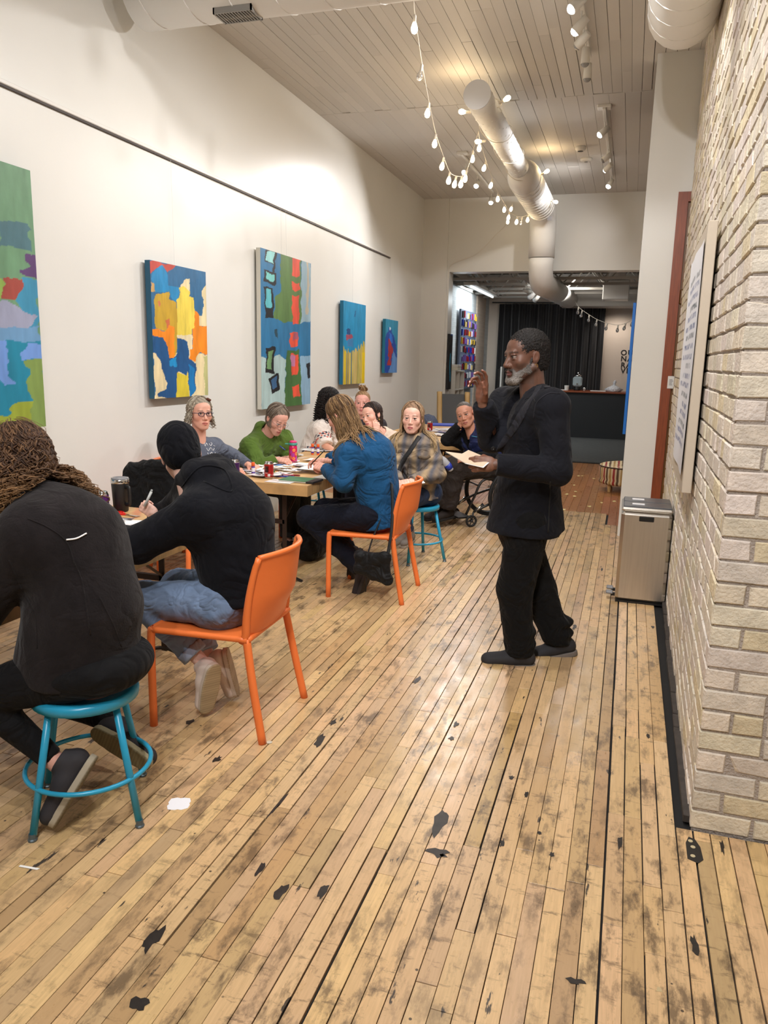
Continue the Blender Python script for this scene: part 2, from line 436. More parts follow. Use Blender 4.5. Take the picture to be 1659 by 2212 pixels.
P_('door_stile',MB().box(.125,.21,.06,.1,0,2.14).box(Wd-.21,Wd-.125,.06,.1,0,2.14).box(.21,Wd-.21,.06,.1,0,.25).box(.21,Wd-.21,.06,.1,2.02,2.14),mat('dark_door',(40,24,16),.4),dr)
P_('door_pane',MB().box(.21,Wd-.21,.075,.082,.25,2.02),mat('dark_glass'),dr)
MB().box(.08,Wd-.08,.19,.196,0,3.05).build('backing',M_black,dr)
c=A(1451,826,Y=7.47)
sg=MB().box(c[0]-.035,c[0]+.035,7.478,7.483,c[2]-.055,c[2]+.055,lin((225,225,222)))
for i in range(5): sg.box(c[0]-.022,c[0]+.018-random.random()*.02,7.476,7.4785,c[2]+.02-i*.011,c[2]+.024-i*.011,lin((110,110,115)))
tag(sg.build('notice_card',M_attr),'small white printed card taped to the brown door frame','sign')
# ------------------------------------------------------------------ picture rail
MB().rbox(XW,XW+.022,-2.9,11.12,3.05,3.075,.004).build('trim_2',M_wpaint,kind='structure')
MB().box(XW,XW+.016,-2.9,11.12,3.038,3.05).build('trim_3',mat('rail_slot',(70,62,58),.6),kind='structure')
# ------------------------------------------------------------------ paintings
def inpoly(x,y,poly):
    n=len(poly); ins=np.zeros(x.shape,bool); j=n-1
    for i in range(n):
        xi,yi=poly[i]; xj,yj=poly[j]
        if yi!=yj:
            cnd=((yi>y)!=(yj>y))&(x<(xj-xi)*(y-yi)/(yj-yi)+xi); ins^=cnd
        j=i
    return ins
def vnoise(u,v,fu,fv,seed=0,oc=3):
    r=np.random.default_rng(seed); out=0; amp=1
    for o_ in range(oc):
        g=r.random((64,64)); x=(u*fu*2**o_)%63; y=(v*fv*2**o_)%63
        i=np.floor(x).astype(int); j=np.floor(y).astype(int); a=x-i; b=y-j; a=a*a*(3-2*a); b=b*b*(3-2*b)
        i1=(i+1)%64; j1=(j+1)%64
        out=out+amp*((g[i,j]*(1-a)+g[i1,j]*a)*(1-b)+(g[i,j1]*(1-a)+g[i1,j1]*a)*b-.5); amp*=.5
    return out
def canvas(name,label,Y0,Y1,z0,z1,quad,base,polys,edge,seed,nx=110,ny=200,extra=None,wires=(),depth=.045,gap=.025,src=None):
    """quad: (xl_top,xr_top,xl_bot,xr_bot, yt_left,yt_right,yb_left,yb_right) of the paint sketch"""
    t=thing(name,label,'painting',(XW+gap,(Y0+Y1)/2,z0)); 
    w=Y1-Y0; h=z1-z0; dx=depth
    b=MB(); b.box(0,dx-.001,-w/2,w/2,0,h,lin(edge)); b.build('canvas_edge',M_attr,t)
    u,v=np.meshgrid(np.linspace(0,1,nx),np.linspace(0,1,ny),indexing='ij')  # v down
    x=(quad[0]+(quad[2]-quad[0])*v)*(1-u)+(quad[1]+(quad[3]-quad[1])*v)*u
    yt=quad[4]*(1-u)+quad[5]*u; yb=quad[6]*(1-u)+quad[7]*u; y=yt+(yb-yt)*v
    wx=x+vnoise(u,v,9,18,seed)*26; wy=y+vnoise(u,v,9,18,seed+1)*34
    C=np.broadcast_to(lin(base),u.shape+(3,)).copy()
    for col,pl in polys: C[inpoly(wx,wy,pl)]=lin(col)
    if extra: C=extra(u,v,C)
    C*= (1+.28*vnoise(u,v,14,5,seed+2)+.14*vnoise(u,v,50,12,seed+3))[...,None]
    C=np.clip(C,0,1)
    G=np.stack([np.full(u.shape,dx),(u-.5)*w,h*(1-v)],-1)
    G[...,0]+=.0006*vnoise(u,v,30,30,seed+4)
    m=MB(); m.grid(G,C.reshape(-1,3),flip=True); m.build('painted_face',mat('paint_canvas',(255,255,255),.42,attr=True,bump=(160,.3,.001)),t,smooth=True)
    for wy_ in wires:
        MB().tube([(0.0,wy_-(Y0+Y1)/2,h-.05),(-.006,wy_-(Y0+Y1)/2,3.04-z0)],.0013,4).build('hanging_wire',mat('wire',(225,225,225),.3),t)
    return t
P1=[((60,100,120),[(-170,1000),(100,1000),(110,1500),(-170,1500)]),((30,130,160),[(-170,1480),(300,1440),(330,2200),(-170,2200)]),
 ((120,150,120),[(-170,700),(150,640),(130,900),(-170,1000)]),((70,110,120),[(150,560),(235,560),(250,760),(160,740)]),
 ((140,172,80),[(95,900),(130,910),(185,1000),(190,1150),(130,1230),(100,1200)]),((155,70,60),[(185,985),(240,980),(240,1150),(190,1160)]),
 ((90,60,110),[(235,790),(262,790),(264,960),(240,940)]),((60,140,175),[(235,960),(268,960),(285,1400),(255,1400),(235,1180)]),
 ((150,155,180),[(150,1180),(210,1160),(265,1280),(260,1450),(140,1480)]),((105,150,190),[(140,1360),(290,1360),(290,1460),(150,1500)]),
 ((110,150,215),[(178,1470),(215,1480),(235,1830),(205,1830)]),((110,150,215),[(245,1480),(295,1480),(300,1600),(255,1610)]),
 ((190,155,50),[(30,1510),(175,1510),(170,1590),(120,1610),(40,1580)]),((150,165,60),[(230,1970),(330,1950),(330,2200),(140,2200),(140,2070),(220,2060)]),
 ((125,150,80),[(262,1610),(305,1600),(328,2190),(290,2190)]),((20,80,160),[(-170,1500),(10,1500),(25,2060),(-170,2060)]),((20,70,80),[(85,1560),(98,1560),(118,2100),(104,2100)]),((170,90,80),[(80,920),(98,930),(96,1100),(80,1100)])]
canvas('abstract_painting','large canvas with misty green top, teal and blue drips, leftmost painting on the white wall',2.68,3.885,1.15,2.62,(-168,222,-62,328,26,140,2180,2180),(104,146,112),P1,(60,90,90),11,nx=150,ny=230)
P2=[((232,215,170),[(190,1400),(930,1400),(930,2000),(190,2080)]),((192,74,64),[(190,148),(515,215),(450,290),(400,300),(345,200),(230,290),(190,330)]),
 ((30,135,190),[(345,200),(230,300),(200,400),(240,560),(250,590),(420,560),(430,650),(500,720),(540,640),(545,500),(400,480),(400,330)]),
 ((200,160,100),[(190,450),(235,470),(250,570),(190,580)]),
 ((200,162,48),[(260,610),(420,570),(410,680),(510,720),(510,1000),(500,1190),(470,1430),(455,1430),(460,1040),(400,1010),(370,1100),(240,1080),(215,900),(230,700)]),
 ((205,120,80),[(270,700),(300,690),(290,770),(270,760)]),((205,110,70),[(360,950),(410,940),(400,1050),(370,1060)]),
 ((232,215,170),[(610,400),(690,400),(690,560),(560,510)]),
 ((233,209,84),[(550,505),(620,495),(690,550),(690,650),(750,640),(745,1050),(715,1050),(700,1160),(500,1150),(515,680),(550,640)]),
 ((232,218,180),[(500,1150),(710,1150),(705,1320),(670,1340),(655,1450),(640,1230),(500,1190)]),
 ((230,214,168),[(935,470),(860,570),(880,750),(860,880),(800,880),(815,1010),(935,1030)]),
 ((28,84,138),[(190,1180),(320,1210),(370,1340),(400,1490),(470,1440),(495,1380),(495,1190),(640,1230),(650,1450),(740,1530),(735,1900),(650,2000),(640,1900),(620,1640),(600,1700),(480,1650),(470,1850),(460,2030),(240,2040),(225,1970),(330,1930),(330,1780),(290,1600),(230,1420),(190,1400)]),
 ((240,140,30),[(745,800),(805,860),(815,1010),(930,1030),(930,1390),(850,1400),(820,1370),(750,1440),(730,1500),(660,1470),(670,1340),(710,1320),(715,1050),(740,1050)]),
 ((240,140,30),[(190,1080),(250,1085),(330,1105),(400,1010),(460,1040),(455,1430),(440,1480),(395,1490),(370,1340),(320,1210),(190,1180)]),
 ((215,195,60),[(475,1670),(600,1700),(620,1650),(635,1850),(640,2080),(455,2080),(465,1850)]),
 ((25,140,200),[(375,1520),(480,1460),(480,1580),(400,1590)]),((20,120,185),[(640,1540),(720,1620),(730,1900),(650,2000),(640,1700)]),
 ((190,190,130),[(860,1440),(930,1400),(930,2000),(870,1980)])]
canvas('abstract_painting','canvas of yellow, orange and blue patches, directly behind the grey-haired woman',5.04,5.82,1.27,2.27,(195,925,185,915,148,318,2062,1950),(48,106,150),P2,(25,85,115),21,wires=(5.43,))
P3=[((92,125,70),[(420,150),(680,200),(680,1020),(520,1000),(430,1000),(330,950),(350,700),(420,600)]),
 ((150,178,192),[(690,220),(820,250),(815,1000),(700,1000),(670,1020)]),((190,180,160),[(760,260),(790,260),(780,900),(740,900)]),
 ((172,197,196),[(170,1450),(400,1420),(480,1480),(450,2140),(170,2140)]),((140,176,202),[(660,1450),(810,1420),(810,2080),(670,2080)]),
 ((70,110,60),[(485,1345),(640,1350),(670,1700),(670,2085),(445,2120),(470,1800)])]
for q in ([(555,195),(660,220),(660,440),(555,420)],[(550,500),(665,520),(670,600),(550,600)],[(550,670),(645,670),(640,1025),(560,1025)],[(522,1130),(632,1135),(632,1310),(522,1308)],[(525,1395),(630,1400),(632,1680),(540,1680)],[(560,1830),(640,1790),(655,1930),(570,1985)]): P3.append(((226,86,62),q))
P3.append(((190,120,160),[(525,1420),(590,1420),(585,1560),(530,1560)])); P3.append(((170,90,110),[(560,1150),(630,1140),(620,1230),(565,1230)]))
for q,i,ic in (([(235,100),(375,130),(355,385),(320,385),(340,290),(230,250)],[(252,120),(345,145),(338,275),(247,238)],(150,215,215)),
 ([(225,345),(370,400),(350,550),(215,510)],[(250,385),(342,415),(327,505),(243,480)],(120,200,195)),([(215,580),(330,580),(330,955),(230,950)],[(242,600),(308,600),(303,830),(248,830)],(95,185,195)),
 ([(235,1325),(340,1330),(330,1670),(235,1670)],[(253,1365),(315,1370),(303,1600),(252,1600)],(110,150,100)),([(265,1730),(370,1640),(400,1850),(300,1920)],[(290,1740),(355,1690),(365,1830),(310,1860)],(60,100,140))):
    P3.append(((28,28,32),q)); P3.append((ic,i))
P3.append(((34,36,42),[(745,1540),(800,1500),(800,1700),(770,1720)])); P3.append(((40,70,85),[(340,1100),(375,1100),(375,1195),(340,1190)]))
canvas('abstract_painting','tall blue and green canvas with a column of red blocks and black rings',6.82,8.03,1.095,2.60,(182,815,182,795,95,270,2125,2045),(46,116,162),P3,(205,202,190),31,nx=130,ny=230,wires=(7.38,7.5))
def ex4(u,v,C):
    r=np.random.default_rng(5); pal=np.array([lin(q) for q in ((228,200,70),(190,160,96),(150,150,110),(190,196,140),(225,190,120),(60,120,150),(120,130,110),(220,190,30))])
    idx=(np.clip(vnoise(u,v*0,26,1,77,2)*1.6+.5,0,.999)*8).astype(int)
    edge=.56+.10*vnoise(u,v*0,22,1,78)+.05*np.sin(u*5)
    m=v>edge; C[m]=pal[idx[m]]*.9
    y=(u>.86)&(v>.6); C[y]=lin((222,190,20)); return C
P4=[((30,70,120),[(380,780),(440,770),(450,880),(370,890)]),((150,70,90),[(360,900),(470,880),(490,980),(350,1030)]),((20,90,140),[(540,390),(565,380),(540,520),(520,520)]),((60,120,170),[(370,1030),(490,1000),(480,1160),(380,1160)])]
canvas('abstract_painting','narrow turquoise canvas with yellow drips along its lower half',9.05,9.89,1.282,2.292,(330,775,255,690,190,275,1970,1940),(24,134,180),P4,(15,110,150),41,extra=ex4,wires=(9.5,))
P5=[((14,68,160),[(1270,760),(1330,800),(1420,1200),(1400,1720),(1130,1720),(1160,1300),(1200,1000)]),((35,110,205),[(1280,860),(1330,900),(1350,1100),(1290,1080)]),((92,142,202),[(1340,1240),(1425,1450),(1410,1730),(1220,1720),(1290,1500)]),
 ((165,44,50),[(1250,970),(1300,1000),(1335,1240),(1310,1300),(1280,1550),(1200,1550),(1235,1400)]),((220,230,240),[(1285,760),(1310,760),(1305,820),(1285,820)])]
canvas('abstract_painting','smallest turquoise canvas with a red figure on dark blue, last before the corner',10.78,11.4,1.408,2.17,(1225,1465,1150,1400,578,620,1718,1700),(34,140,176),P5,(20,120,150),51,nx=70,ny=130,wires=(11.1,))
# blue canvas on the side of the door wall
bc=MB().rbox(-.025,.003,7.72,8.6,.95,2.17,.003,lin((20,118,205))); 
tag(bc.build('blue_canvas',mat('bright_blue_canvas',(14,112,205),.5,bump=(160,.3,.001))),'bright blue canvas seen edge-on on the side of the white pillar','painting')
# poster board on the brick wall
pt=thing('poster_board','beige stretched canvas with a handwritten white sheet, hung on the brick wall','poster',(bx(3.93)-.056,3.93,1.0),-math.atan(.0105))
MB().rbox(-.005,.038,0,1.15,.0,1.25,.003).build('canvas_board',mat('primed_canvas',(196,184,166),.7,bump=(200,.3,.001)),pt)
u,v=np.meshgrid(np.linspace(0,1,120),np.linspace(0,1,170),indexing='ij')
Cp=np.broadcast_to(lin((235,236,242)),u.shape+(3,)).copy()
for k in range(18):
    vv=.12+k*.045
    if k in (0,1): pass
    ln=random.uniform(.45,.8); m=(abs(v-vv)<.012)&(u>.12)&(u<.12+ln)&(vnoise(u,v,60,40,100+k,2)>-.05)
    Cp[m]=lin((120,130,165) if k%3 else (90,100,110))
G=np.stack([-.012+.003*np.sin(u*9+v*4),.05+u*.98,1.18-v*1.1],-1)
MB().grid(G,Cp.reshape(-1,3)).build('paper_sheet',M_attr,pt,smooth=True)
# ------------------------------------------------------------------ ducts
def ductmesh(name,label,pts,r,parent=None,spiral=.16,n=28,ridge=.0048,cap0=False):
    pts=np.asarray(pts,float); t=thing(name,label,'duct',tuple(pts[0])) if parent is None else parent
    mb=MB(); mb.tube(pts-pts[0],r,n); mb.build('duct_pipe',M_duct,t,smooth=True)
    # spiral seam
    L=np.concatenate([[0],np.cumsum(np.linalg.norm(np.diff(pts,axis=0),axis=1))]); ns=int(L[-1]/.012)
    s=np.linspace(0.02,L[-1]-.02,max(ns,8)); Pp=np.stack([np.interp(s,L,pts[:,k]) for k in range(3)],1)-pts[0]; rr=np.interp(s,L,np.broadcast_to(r,(len(pts),)))
    T=np.gradient(Pp,axis=0); T/=np.linalg.norm(T,axis=1)[:,None]; u=np.array([.31,.2,1.]); Q=[]
    for i in range(len(s)):
        u=u-T[i]*(u@T[i]); u/=np.linalg.norm(u); w=np.cross(T[i],u); a=2*math.pi*s[i]/spiral
        Q.append(Pp[i]+(rr[i]+.0005)*(math.cos(a)*u+math.sin(a)*w))
    MB().tube(Q,ridge,4).build('spiral_seam',M_duct,t,smooth=True)
    return t
el=lambda a,b,c,n=7: list(arc(a,b,c,n))
dx=-1.46
pA=[(dx,7.13,3.87)]+[(dx,7.13+i*.5,3.87) for i in range(1,5)]+[(dx,9.75,3.87)]
pB=[(dx,9.75,3.87),(dx,10.2,3.87),(dx,12.0,3.87)]+el((dx,12.2,3.87),(dx,12.6,3.87),(dx,12.6,3.5))+[(dx,12.6,3.2)]
pC=el((dx,12.6,3.2),(dx,12.6,2.84),(dx+.01,12.98,2.84))+[(-1.37,17.3,2.95)]
md=ductmesh('ceiling_duct','long white spiral duct hanging down the middle, dropping through the opening',pA,.118,spiral=.1)
off=np.array(pA[0])
rB=[.118,.2]+[.2]*9+[.185]; ductB=np.array(pB); 
MB().tube(ductB-off,rB[:len(pB)],28).build('duct_trunk',M_duct,md,smooth=True)
for yy in np.arange(10.3,12.1,.16): MB().tube([(.203*math.cos(a),yy-off[1],.203*math.sin(a)) for a in np.linspace(0,2*math.pi,28,endpoint=False)],.004,4,closed=True).build('duct_band',M_duct,md,smooth=True)
MB().tube(np.array(pC)-off,.187,28).build('duct_elbow',M_duct,md,smooth=True)
for zz in (3.52,3.36,3.2): MB().tube([(.188*math.cos(a),12.6-off[1]+.188*math.sin(a),zz-off[2]) for a in np.linspace(0,2*math.pi,28,endpoint=False)],.004,4,closed=True).build('duct_band',M_duct,md,smooth=True)
MB().tube([(0,-.004,0),(0,.01,0)],[.121,.121],28).build('end_cap',mat('cap_white',(228,230,234),.35),md)
lb=MB().box(-.01,.06,-.002,.0,-.03,.03); 
lb.build('duct_label',mat('label_grey',(150,150,155),.5),md,xf=(np.eye(3),np.array([.12,5.0,-.17])))
for i,(hx,yy) in enumerate(((0,7.6),(0,9.4),(0,11.5))): MB().tube([(0,yy-off[1],.1),(0,yy-off[1],.33)],.003,5).build('hanger_rod',M_wpaint,md)
d2=ductmesh('cross_duct','wide white duct with a grille crossing over the left wall',[(-3.3,4.9,3.96),(-2.4,4.9,3.96),(-1.2,4.9,3.96),(-.36,4.9,3.96)],.235,spiral=.3)
vt=MB(); vc=np.array([-.0,0,0])
for i in range(12): vt.box(.62+i*.02,.628+i*.02,-.10,.04,-.236-.006,-.225)
vt.box(.60,.87,-.11,-.10,-.243,-.2).box(.60,.87,.04,.05,-.243,-.2).box(.60,.61,-.11,.05,-.243,-.2).box(.86,.87,-.11,.05,-.243,-.2)
vg=vt.build('vent_grille',mat('grille_grey',(150,148,144),.4),d2)
MB().box(.61,.86,-.10,.04,-.232,-.228).build('grille_back',M_black,d2)
d3=ductmesh('corner_duct','big white elbow duct over the top of the brick wall',[(.145,1.0,3.87),(.145,3.0,3.87),(.145,5.5,3.87)]+el((.145,5.65,3.87),(.145,6.16,3.87),(.145,6.18,4.2)),.225,spiral=.22)
# ------------------------------------------------------------------ track lights
def spothead(parent,loc,target,power=60,size=.05,lit=True,angle=110,r=.038,L=.12):
    loc=np.array(loc,float); d=np.array(target,float)-loc; d/=np.linalg.norm(d)
    a=np.cross(d,[0,0,1]); a/=np.linalg.norm(a)+1e-9; b=np.cross(a,d); ax=np.stack([a,b,d],1)
    h=MB().lathe([(.022,-L*.5),(.03,-L*.48),(r,L*.5),(r*.86,L*.5),(r*.8,L*.4)],14,loc,ax=ax).build('spotlight',M_wpaint,parent,smooth=True)
    MB().tube([loc,loc+np.array([0,0,.09])],.007,6).build('stem',M_wpaint,h)
    MB().lathe([(r*.80,L*.43),(r*.86,L*.52),(r*.7,L*.62),(r*.4,L*.69),(.001,L*.71)],14,loc,ax=ax).build('lens',mat('lamp_lens_lit',(255,250,240),.2,emis=((1,.96,.9),22.)) if lit else mat('lamp_lens_off',(150,150,150),.2),h)
    if lit: lamp('SPOT',tuple(loc+d*(L*.5+.07)),power,target=tuple(loc+d*2),angle=angle,size=size)
def track(name,label,X,y0,y1,heads):
    t=thing(name,label,'track light')
    MB().rbox(X-.017,X+.017,y0,y1,4.155,4.185,.004).build('rail',M_wpaint,t)
    MB().rbox(X-.07,X+.07,(y0)-.02,(y0)+.1,4.17,4.2,.006).build('power_box',M_wpaint,t)
    for (y,tg,pw,lit) in heads: spothead(t,(X,y,4.04),tg,pw,lit=lit)
PW=92
track('track_light','white ceiling track with five spotlights above the standing man',-.55,5.6,7.35,[(6.0,(-3.2,4.6,1.4),PW,True),(6.35,(-3.2,6.6,1.2),PW,True),(6.62,(-3.3,8.5,1.8),PW*.4,False),(6.95,(-.5,7.3,0),PW*.5,False),(7.3,(-.6,7.6,0),PW*.5,False)])
track('track_light','white ceiling track with spotlights near the far wall on the right',-.47,8.75,11.9,[(9.1,(-3.3,8.2,1.5),PW,True),(10.2,(-3.4,9.8,1.8),PW*.6,False),(10.7,(-2.5,12.9,2.6),PW*.5,True),(11.6,(-2.0,9.6,.6),PW*.8,True)])
track('track_light','short white ceiling track behind the string lights, near the left wall',-2.25,10.2,12.5,[(10.5,(-3.3,8.0,2.0),PW*.9,True),(11.25,(-2.5,8.6,.9),PW*.6,True),(12.4,(-2.0,10.0,.6),PW*.6,True)])
track('track_light','white ceiling track over the near end of the room',-.55,-1.6,4.6,[(-1.3,(.75,2.67,1.2),PW*1.9,True),(-.2,(-.5,2.0,0),PW*1.6,True),(.6,(-2.8,2.2,.6),PW*1.1,True),(1.4,(.34,4.2,1.9),PW*1.3,True),(2.4,(-3.3,3.0,1.8),PW*.9,True),(3.2,(-.7,4.0,0),PW*1.1,True),(4.0,(-.2,7.2,1.4),PW*1.1,True),(4.4,(-3.2,5.6,1.4),PW*.9,True)])
# ------------------------------------------------------------------ smoke detectors
c=A(1266,347,Z=4.17); t=thing('smoke_detector','round flat white smoke detector on the wide ceiling boards','smoke detector',(c[0],c[1],4.2))
MB().lathe([(.075,0),(.075,-.025),(.06,-.04),(.02,-.042)],20).build('housing',M_wpaint,t,smooth=True); MB().lathe([(.02,-.04),(.02,-.052),(.001,-.052)],12).build('sensor_dome',mat('grey_dot',(150,150,150),.4),t)
c=A(1254,322,Z=4.17); t=thing('ceiling_siren','small white ceiling alarm with a dark grille beside the smoke detector','alarm',(c[0],c[1],4.2))
MB().lathe([(.06,0),(.065,-.03),(.045,-.055),(.035,-.055)],20).build('housing',M_wpaint,t,smooth=True); MB().lathe([(.034,-.05),(.034,-.057),(.001,-.057)],14).build('grille',mat('dark_grille',(60,58,55),.6),t)
# ------------------------------------------------------------------ string lights
M_bulb=mat('bulb_glow',(255,240,210),.1,emis=((1,.80,.52),14.)); M_bulboff=mat('bulb_clear',(235,235,235),.05,trans=.9)
M_cord=mat('cord_white',(225,218,205),.5)
def bulbstring(name,label,cord,bulbs,unlit=(),up=(0,0,1),cordr=.0035,scale=1.):
    t=thing(name,label,'string lights')
    MB().tube(spline(cord,6),cordr,5).build('cord',M_cord,t,smooth=True)
    for i,b in enumerate(bulbs):
        p=np.array(b[0],float); d=np.array(b[1] if len(b)>1 else (random.uniform(-.25,.0),random.uniform(-.2,.2),-1),float); d/=np.linalg.norm(d)
        a=np.cross(d,[.1,1,.2]); a/=np.linalg.norm(a); ax=np.stack([a,np.cross(a,d),d],1); s=scale
        k=MB().lathe([(.010*s,0),(.012*s,.01*s),(.012*s,.042*s),(.009*s,.045*s)],8,p,ax=ax).build('socket',M_cord,t,smooth=True)
        MB().lathe([(.009*s,.04*s),(.014*s,.05*s),(.023*s,.075*s),(.024*s,.09*s),(.016*s,.108*s),(.002*s,.114*s)],10,p,ax=ax).build('bulb',M_bulboff if i in unlit else M_bulb,k,smooth=True)
SA=[(893,-30,5.2),(896,32,5.5),(912,140,6.0),(927,222,6.6),(942,290,7.2),(959,340,7.5),(972,372,7.7),(986,380,7.9),(998,380,8.0),(1008,368,8.1),(1022,325,8.2),(1033,283,8.3)]
cA=[A(x_,y_,Y=Y_) for x_,y_,Y_ in SA]
bulbstring('string_lights','near strand of warm bulbs sagging in front of the capped duct end',cA,[(p,) for p in cA[1:-1]],unlit=(1,))
for p in cA[2:-1:2]: lamp('POINT',tuple(p-np.array([0,0,.15])),1.6,color=(1,.75,.45),size=.03,name='bulb_lamp')
SB=[(1033,283,8.3),(1037,303,8.5),(1050,348,9.1),(1064,386,9.8),(1076,416,10.4),(1090,440,10.9),(1101,458,11.3),(1118,467,11.6),(1128,468,11.8),(1141,463,12.0),(1152,452,12.1),(1159,444,12.15),(1174,424,12.2)]
cB=[A(x_,y_,Y=Y_) for x_,y_,Y_ in SB]
bulbstring('string_lights','far strand of warm bulbs sagging across the vertical duct',cB,[(p,) for p in cB[1:]],unlit=(7,))
for p in cB[2::3]: lamp('POINT',tuple(p-np.array([0,0,.15])),1.6,color=(1,.75,.45),size=.03,name='bulb_lamp')
wr=[]
for k in range(26):
    a=k*.9; wr.append((dx-.0+.135*math.cos(a),7.5+k*.12,3.87+.135*math.sin(a)))
cC=[A(1003,242,Y=7.45)]+[np.array(q) for q in wr]
bulbstring('string_lights','strand of warm bulbs wound around the narrow white duct',cC,[(np.array([dx-.13,7.5,3.84]),(-1,0,.15)),(np.array([dx-.13,8.3,3.80]),(-1,0,.0)),(np.array([dx+.13,7.5,3.9]),(1,0,.5)),(np.array([dx+.2,10.3,3.9]),(1,0,.5)),(np.array([dx+.2,11.6,3.84]),(1,-.3,-.3))])
lamp('POINT',(dx-.25,7.5,3.95),2.2,color=(1,.72,.4),size=.03,name='bulb_lamp'); lamp('POINT',(dx+.28,10.3,3.98),2.2,color=(1,.72,.4),size=.03,name='bulb_lamp')
cD=[A(1107,440,Y=12.3),A(1098,468,Y=12.5),A(1091,487,Y=12.7),A(1070,508,Y=12.8),A(1030,548,Y=12.9),A(975,572,Y=12.96),A(968,600,Y=12.94)]
bulbstring('extension_lead','thin white lead with two bulbs running down to the wall left of the opening',cD,[(cD[0],),(cD[1],)])
SE=[(1250,663),(1258,670),(1273,680),(1290,690),(1312,698),(1335,702),(1352,698),(1366,690),(1380,684)]
cE=[A(1243,652,Y=16.7)]+[A(x_,y_,Y=16.5) for x_,y_ in SE]
bulbstring('string_lights','unlit strand of small bulbs hanging before the black curtain',cE,[(p,) for p in cE[1:-1]],unlit=range(9),scale=1.3,cordr=.005)
# ------------------------------------------------------------------ far room
def brickpaint(name,c,w=.22,h=.078):
    m=bpy.data.materials.new(name); m.use_nodes=True; nt=m.node_tree; N=nt.nodes; L=nt.links; b=N['Principled BSDF']
    g=N.new('ShaderNodeNewGeometry'); s=N.new('ShaderNodeSeparateXYZ'); L.new(g.outputs['Position'],s.inputs[0])
    ad=N.new('ShaderNodeMath'); ad.operation='ADD'; L.new(s.outputs[0],ad.inputs[0]); L.new(s.outputs[1],ad.inputs[1])
    cb=N.new('ShaderNodeCombineXYZ'); L.new(ad.outputs[0],cb.inputs[0]); L.new(s.outputs[2],cb.inputs[1])
    t=N.new('ShaderNodeTexBrick'); t.inputs['Scale'].default_value=1; t.inputs['Brick Width'].default_value=w; t.inputs['Row Height'].default_value=h; t.inputs['Mortar Size'].default_value=.008
    t.inputs['Color1'].default_value=(*lin(c),1); t.inputs['Color2'].default_value=(*(lin(c)*.9),1); t.inputs['Mortar'].default_value=(*(lin(c)*1.08).clip(0,1),1)
    L.new(cb.outputs[0],t.inputs[0]); L.new(t.outputs['Color'],b.inputs['Base Color']); b.inputs['Roughness'].default_value=.6
    u=N.new('ShaderNodeBump'); u.inputs['Strength'].default_value=.8; u.inputs['Distance'].default_value=.01; u.invert=False
    L.new(t.outputs['Fac'],u.inputs['Height']); L.new(u.outputs[0],b.inputs['Normal']); MATS[name]=m; return m
M_wb=brickpaint('white_brick',(205,208,208)); M_tb=brickpaint('tan_brick',(196,176,158))
struct('wall_left_far',MB().box(-3.45,-3.3,13.3,17.0,-.05,4),M_wb)
struct('trim_4',MB().box(-3.45,-3.27,17.0,18.0,0,4),M_tb)
struct('wall_left_rear',MB().box(-3.45,-3.3,18.0,18.75,-.05,4),M_wb)
MB().box(-3.3,-3.27,13.3,17.0,3.0,3.25).build('trim_5',mat('grey_beam',(120,116,108),.6),kind='structure')
struct('wall_rear',MB().box(-3.45,2.2,18.6,18.75,-.05,4),mat('warm_white_wall',(222,206,190),.6))
struct('wall_right_rear',MB().box(2.1,2.2,13.3,18.75,-.05,4),M_wall)
M_carpet=mat('grey_carpet',(92,94,93),.95,noise=(26,.3),bump=(200,.6,.006),nscale3=(.6,3,1))
MB().box(-3.45,2.2,13.02,18.75,-.1,.004).build('floor_carpet',M_carpet,kind='structure')
MB().rbox(-3.0,.5,12.985,13.06,0,.014,.004).build('trim_6',M_blackm,kind='structure')
M_deck=mat('steel_deck',(104,100,94),.55)
dk=MB(); x=-3.45
while x<2.2: dk.box(x,x+.1,13.3,18.75,3.52,3.54); dk.box(x+.1,x+.2,13.3,18.75,3.58,3.6); dk.box(x+.1,x+.105,13.3,18.75,3.52,3.6); dk.box(x+.195,x+.2,13.3,18.75,3.52,3.6); x+=.2
dk.build('ceiling_deck',M_deck,kind='structure')
MB().box(-3.5,2.2,13.3,18.75,3.62,3.75).build('ceiling_far',M_black,kind='structure')
M_joist=mat('joist_paint',(176,172,164),.5)
for kj,yj in enumerate((13.85,14.8,15.75,16.7,17.65)):
    t=thing('roof_joist',['nearest','second','middle','fourth','farthest'][kj]+' of the white open-web joists beyond the opening','joist',(0,yj,3.0),group='open-web joists of the far ceiling')
    MB().box(-3.3,2.1,-.03,.03,.0,.045).build('bottom_chord',M_joist,t); MB().box(-3.3,2.1,-.03,.03,.44,.5).build('top_chord',M_joist,t)
    k=0; xx=-3.2
    while xx<2.0:
        a=(xx,0,.03 if k%2 else .45); b_=(xx+.38,0,.45 if k%2 else .03); MB().tube([a,b_],.014,5).build('web_bar',M_joist,t); xx+=.38; k+=1
pp=MB().tube([(-3.02,13.35,3.12),(-3.02,18.4,3.1)],.055,12)
tag(pp.build('ceiling_pipe',M_joist,smooth=True),'fat white pipe under the far ceiling beside the brick wall','pipe')
t=thing('shop_light','long fluorescent fixture over the panel artwork','ceiling light',(-2.95,14.7,2.98)); MB().rbox(-.12,.12,-.2,2.4,0,.06,.01).build('housing',M_wpaint,t)
MB().tube([(0,-.1,-.015),(0,2.3,-.015)],.018,8).build('tube_lamp',mat('tube_glow',(240,248,255),.3,emis=((.85,.95,1),3.)),t)
l=lamp('AREA',(-2.8,15.8,2.9),36,color=(.85,.95,1),target=(-3.3,15.8,1.3),size=1.2)
l=lamp('AREA',(-1.4,15.4,3.0),26,color=(1,.93,.85),target=(-1.2,17.0,.5),size=.8)
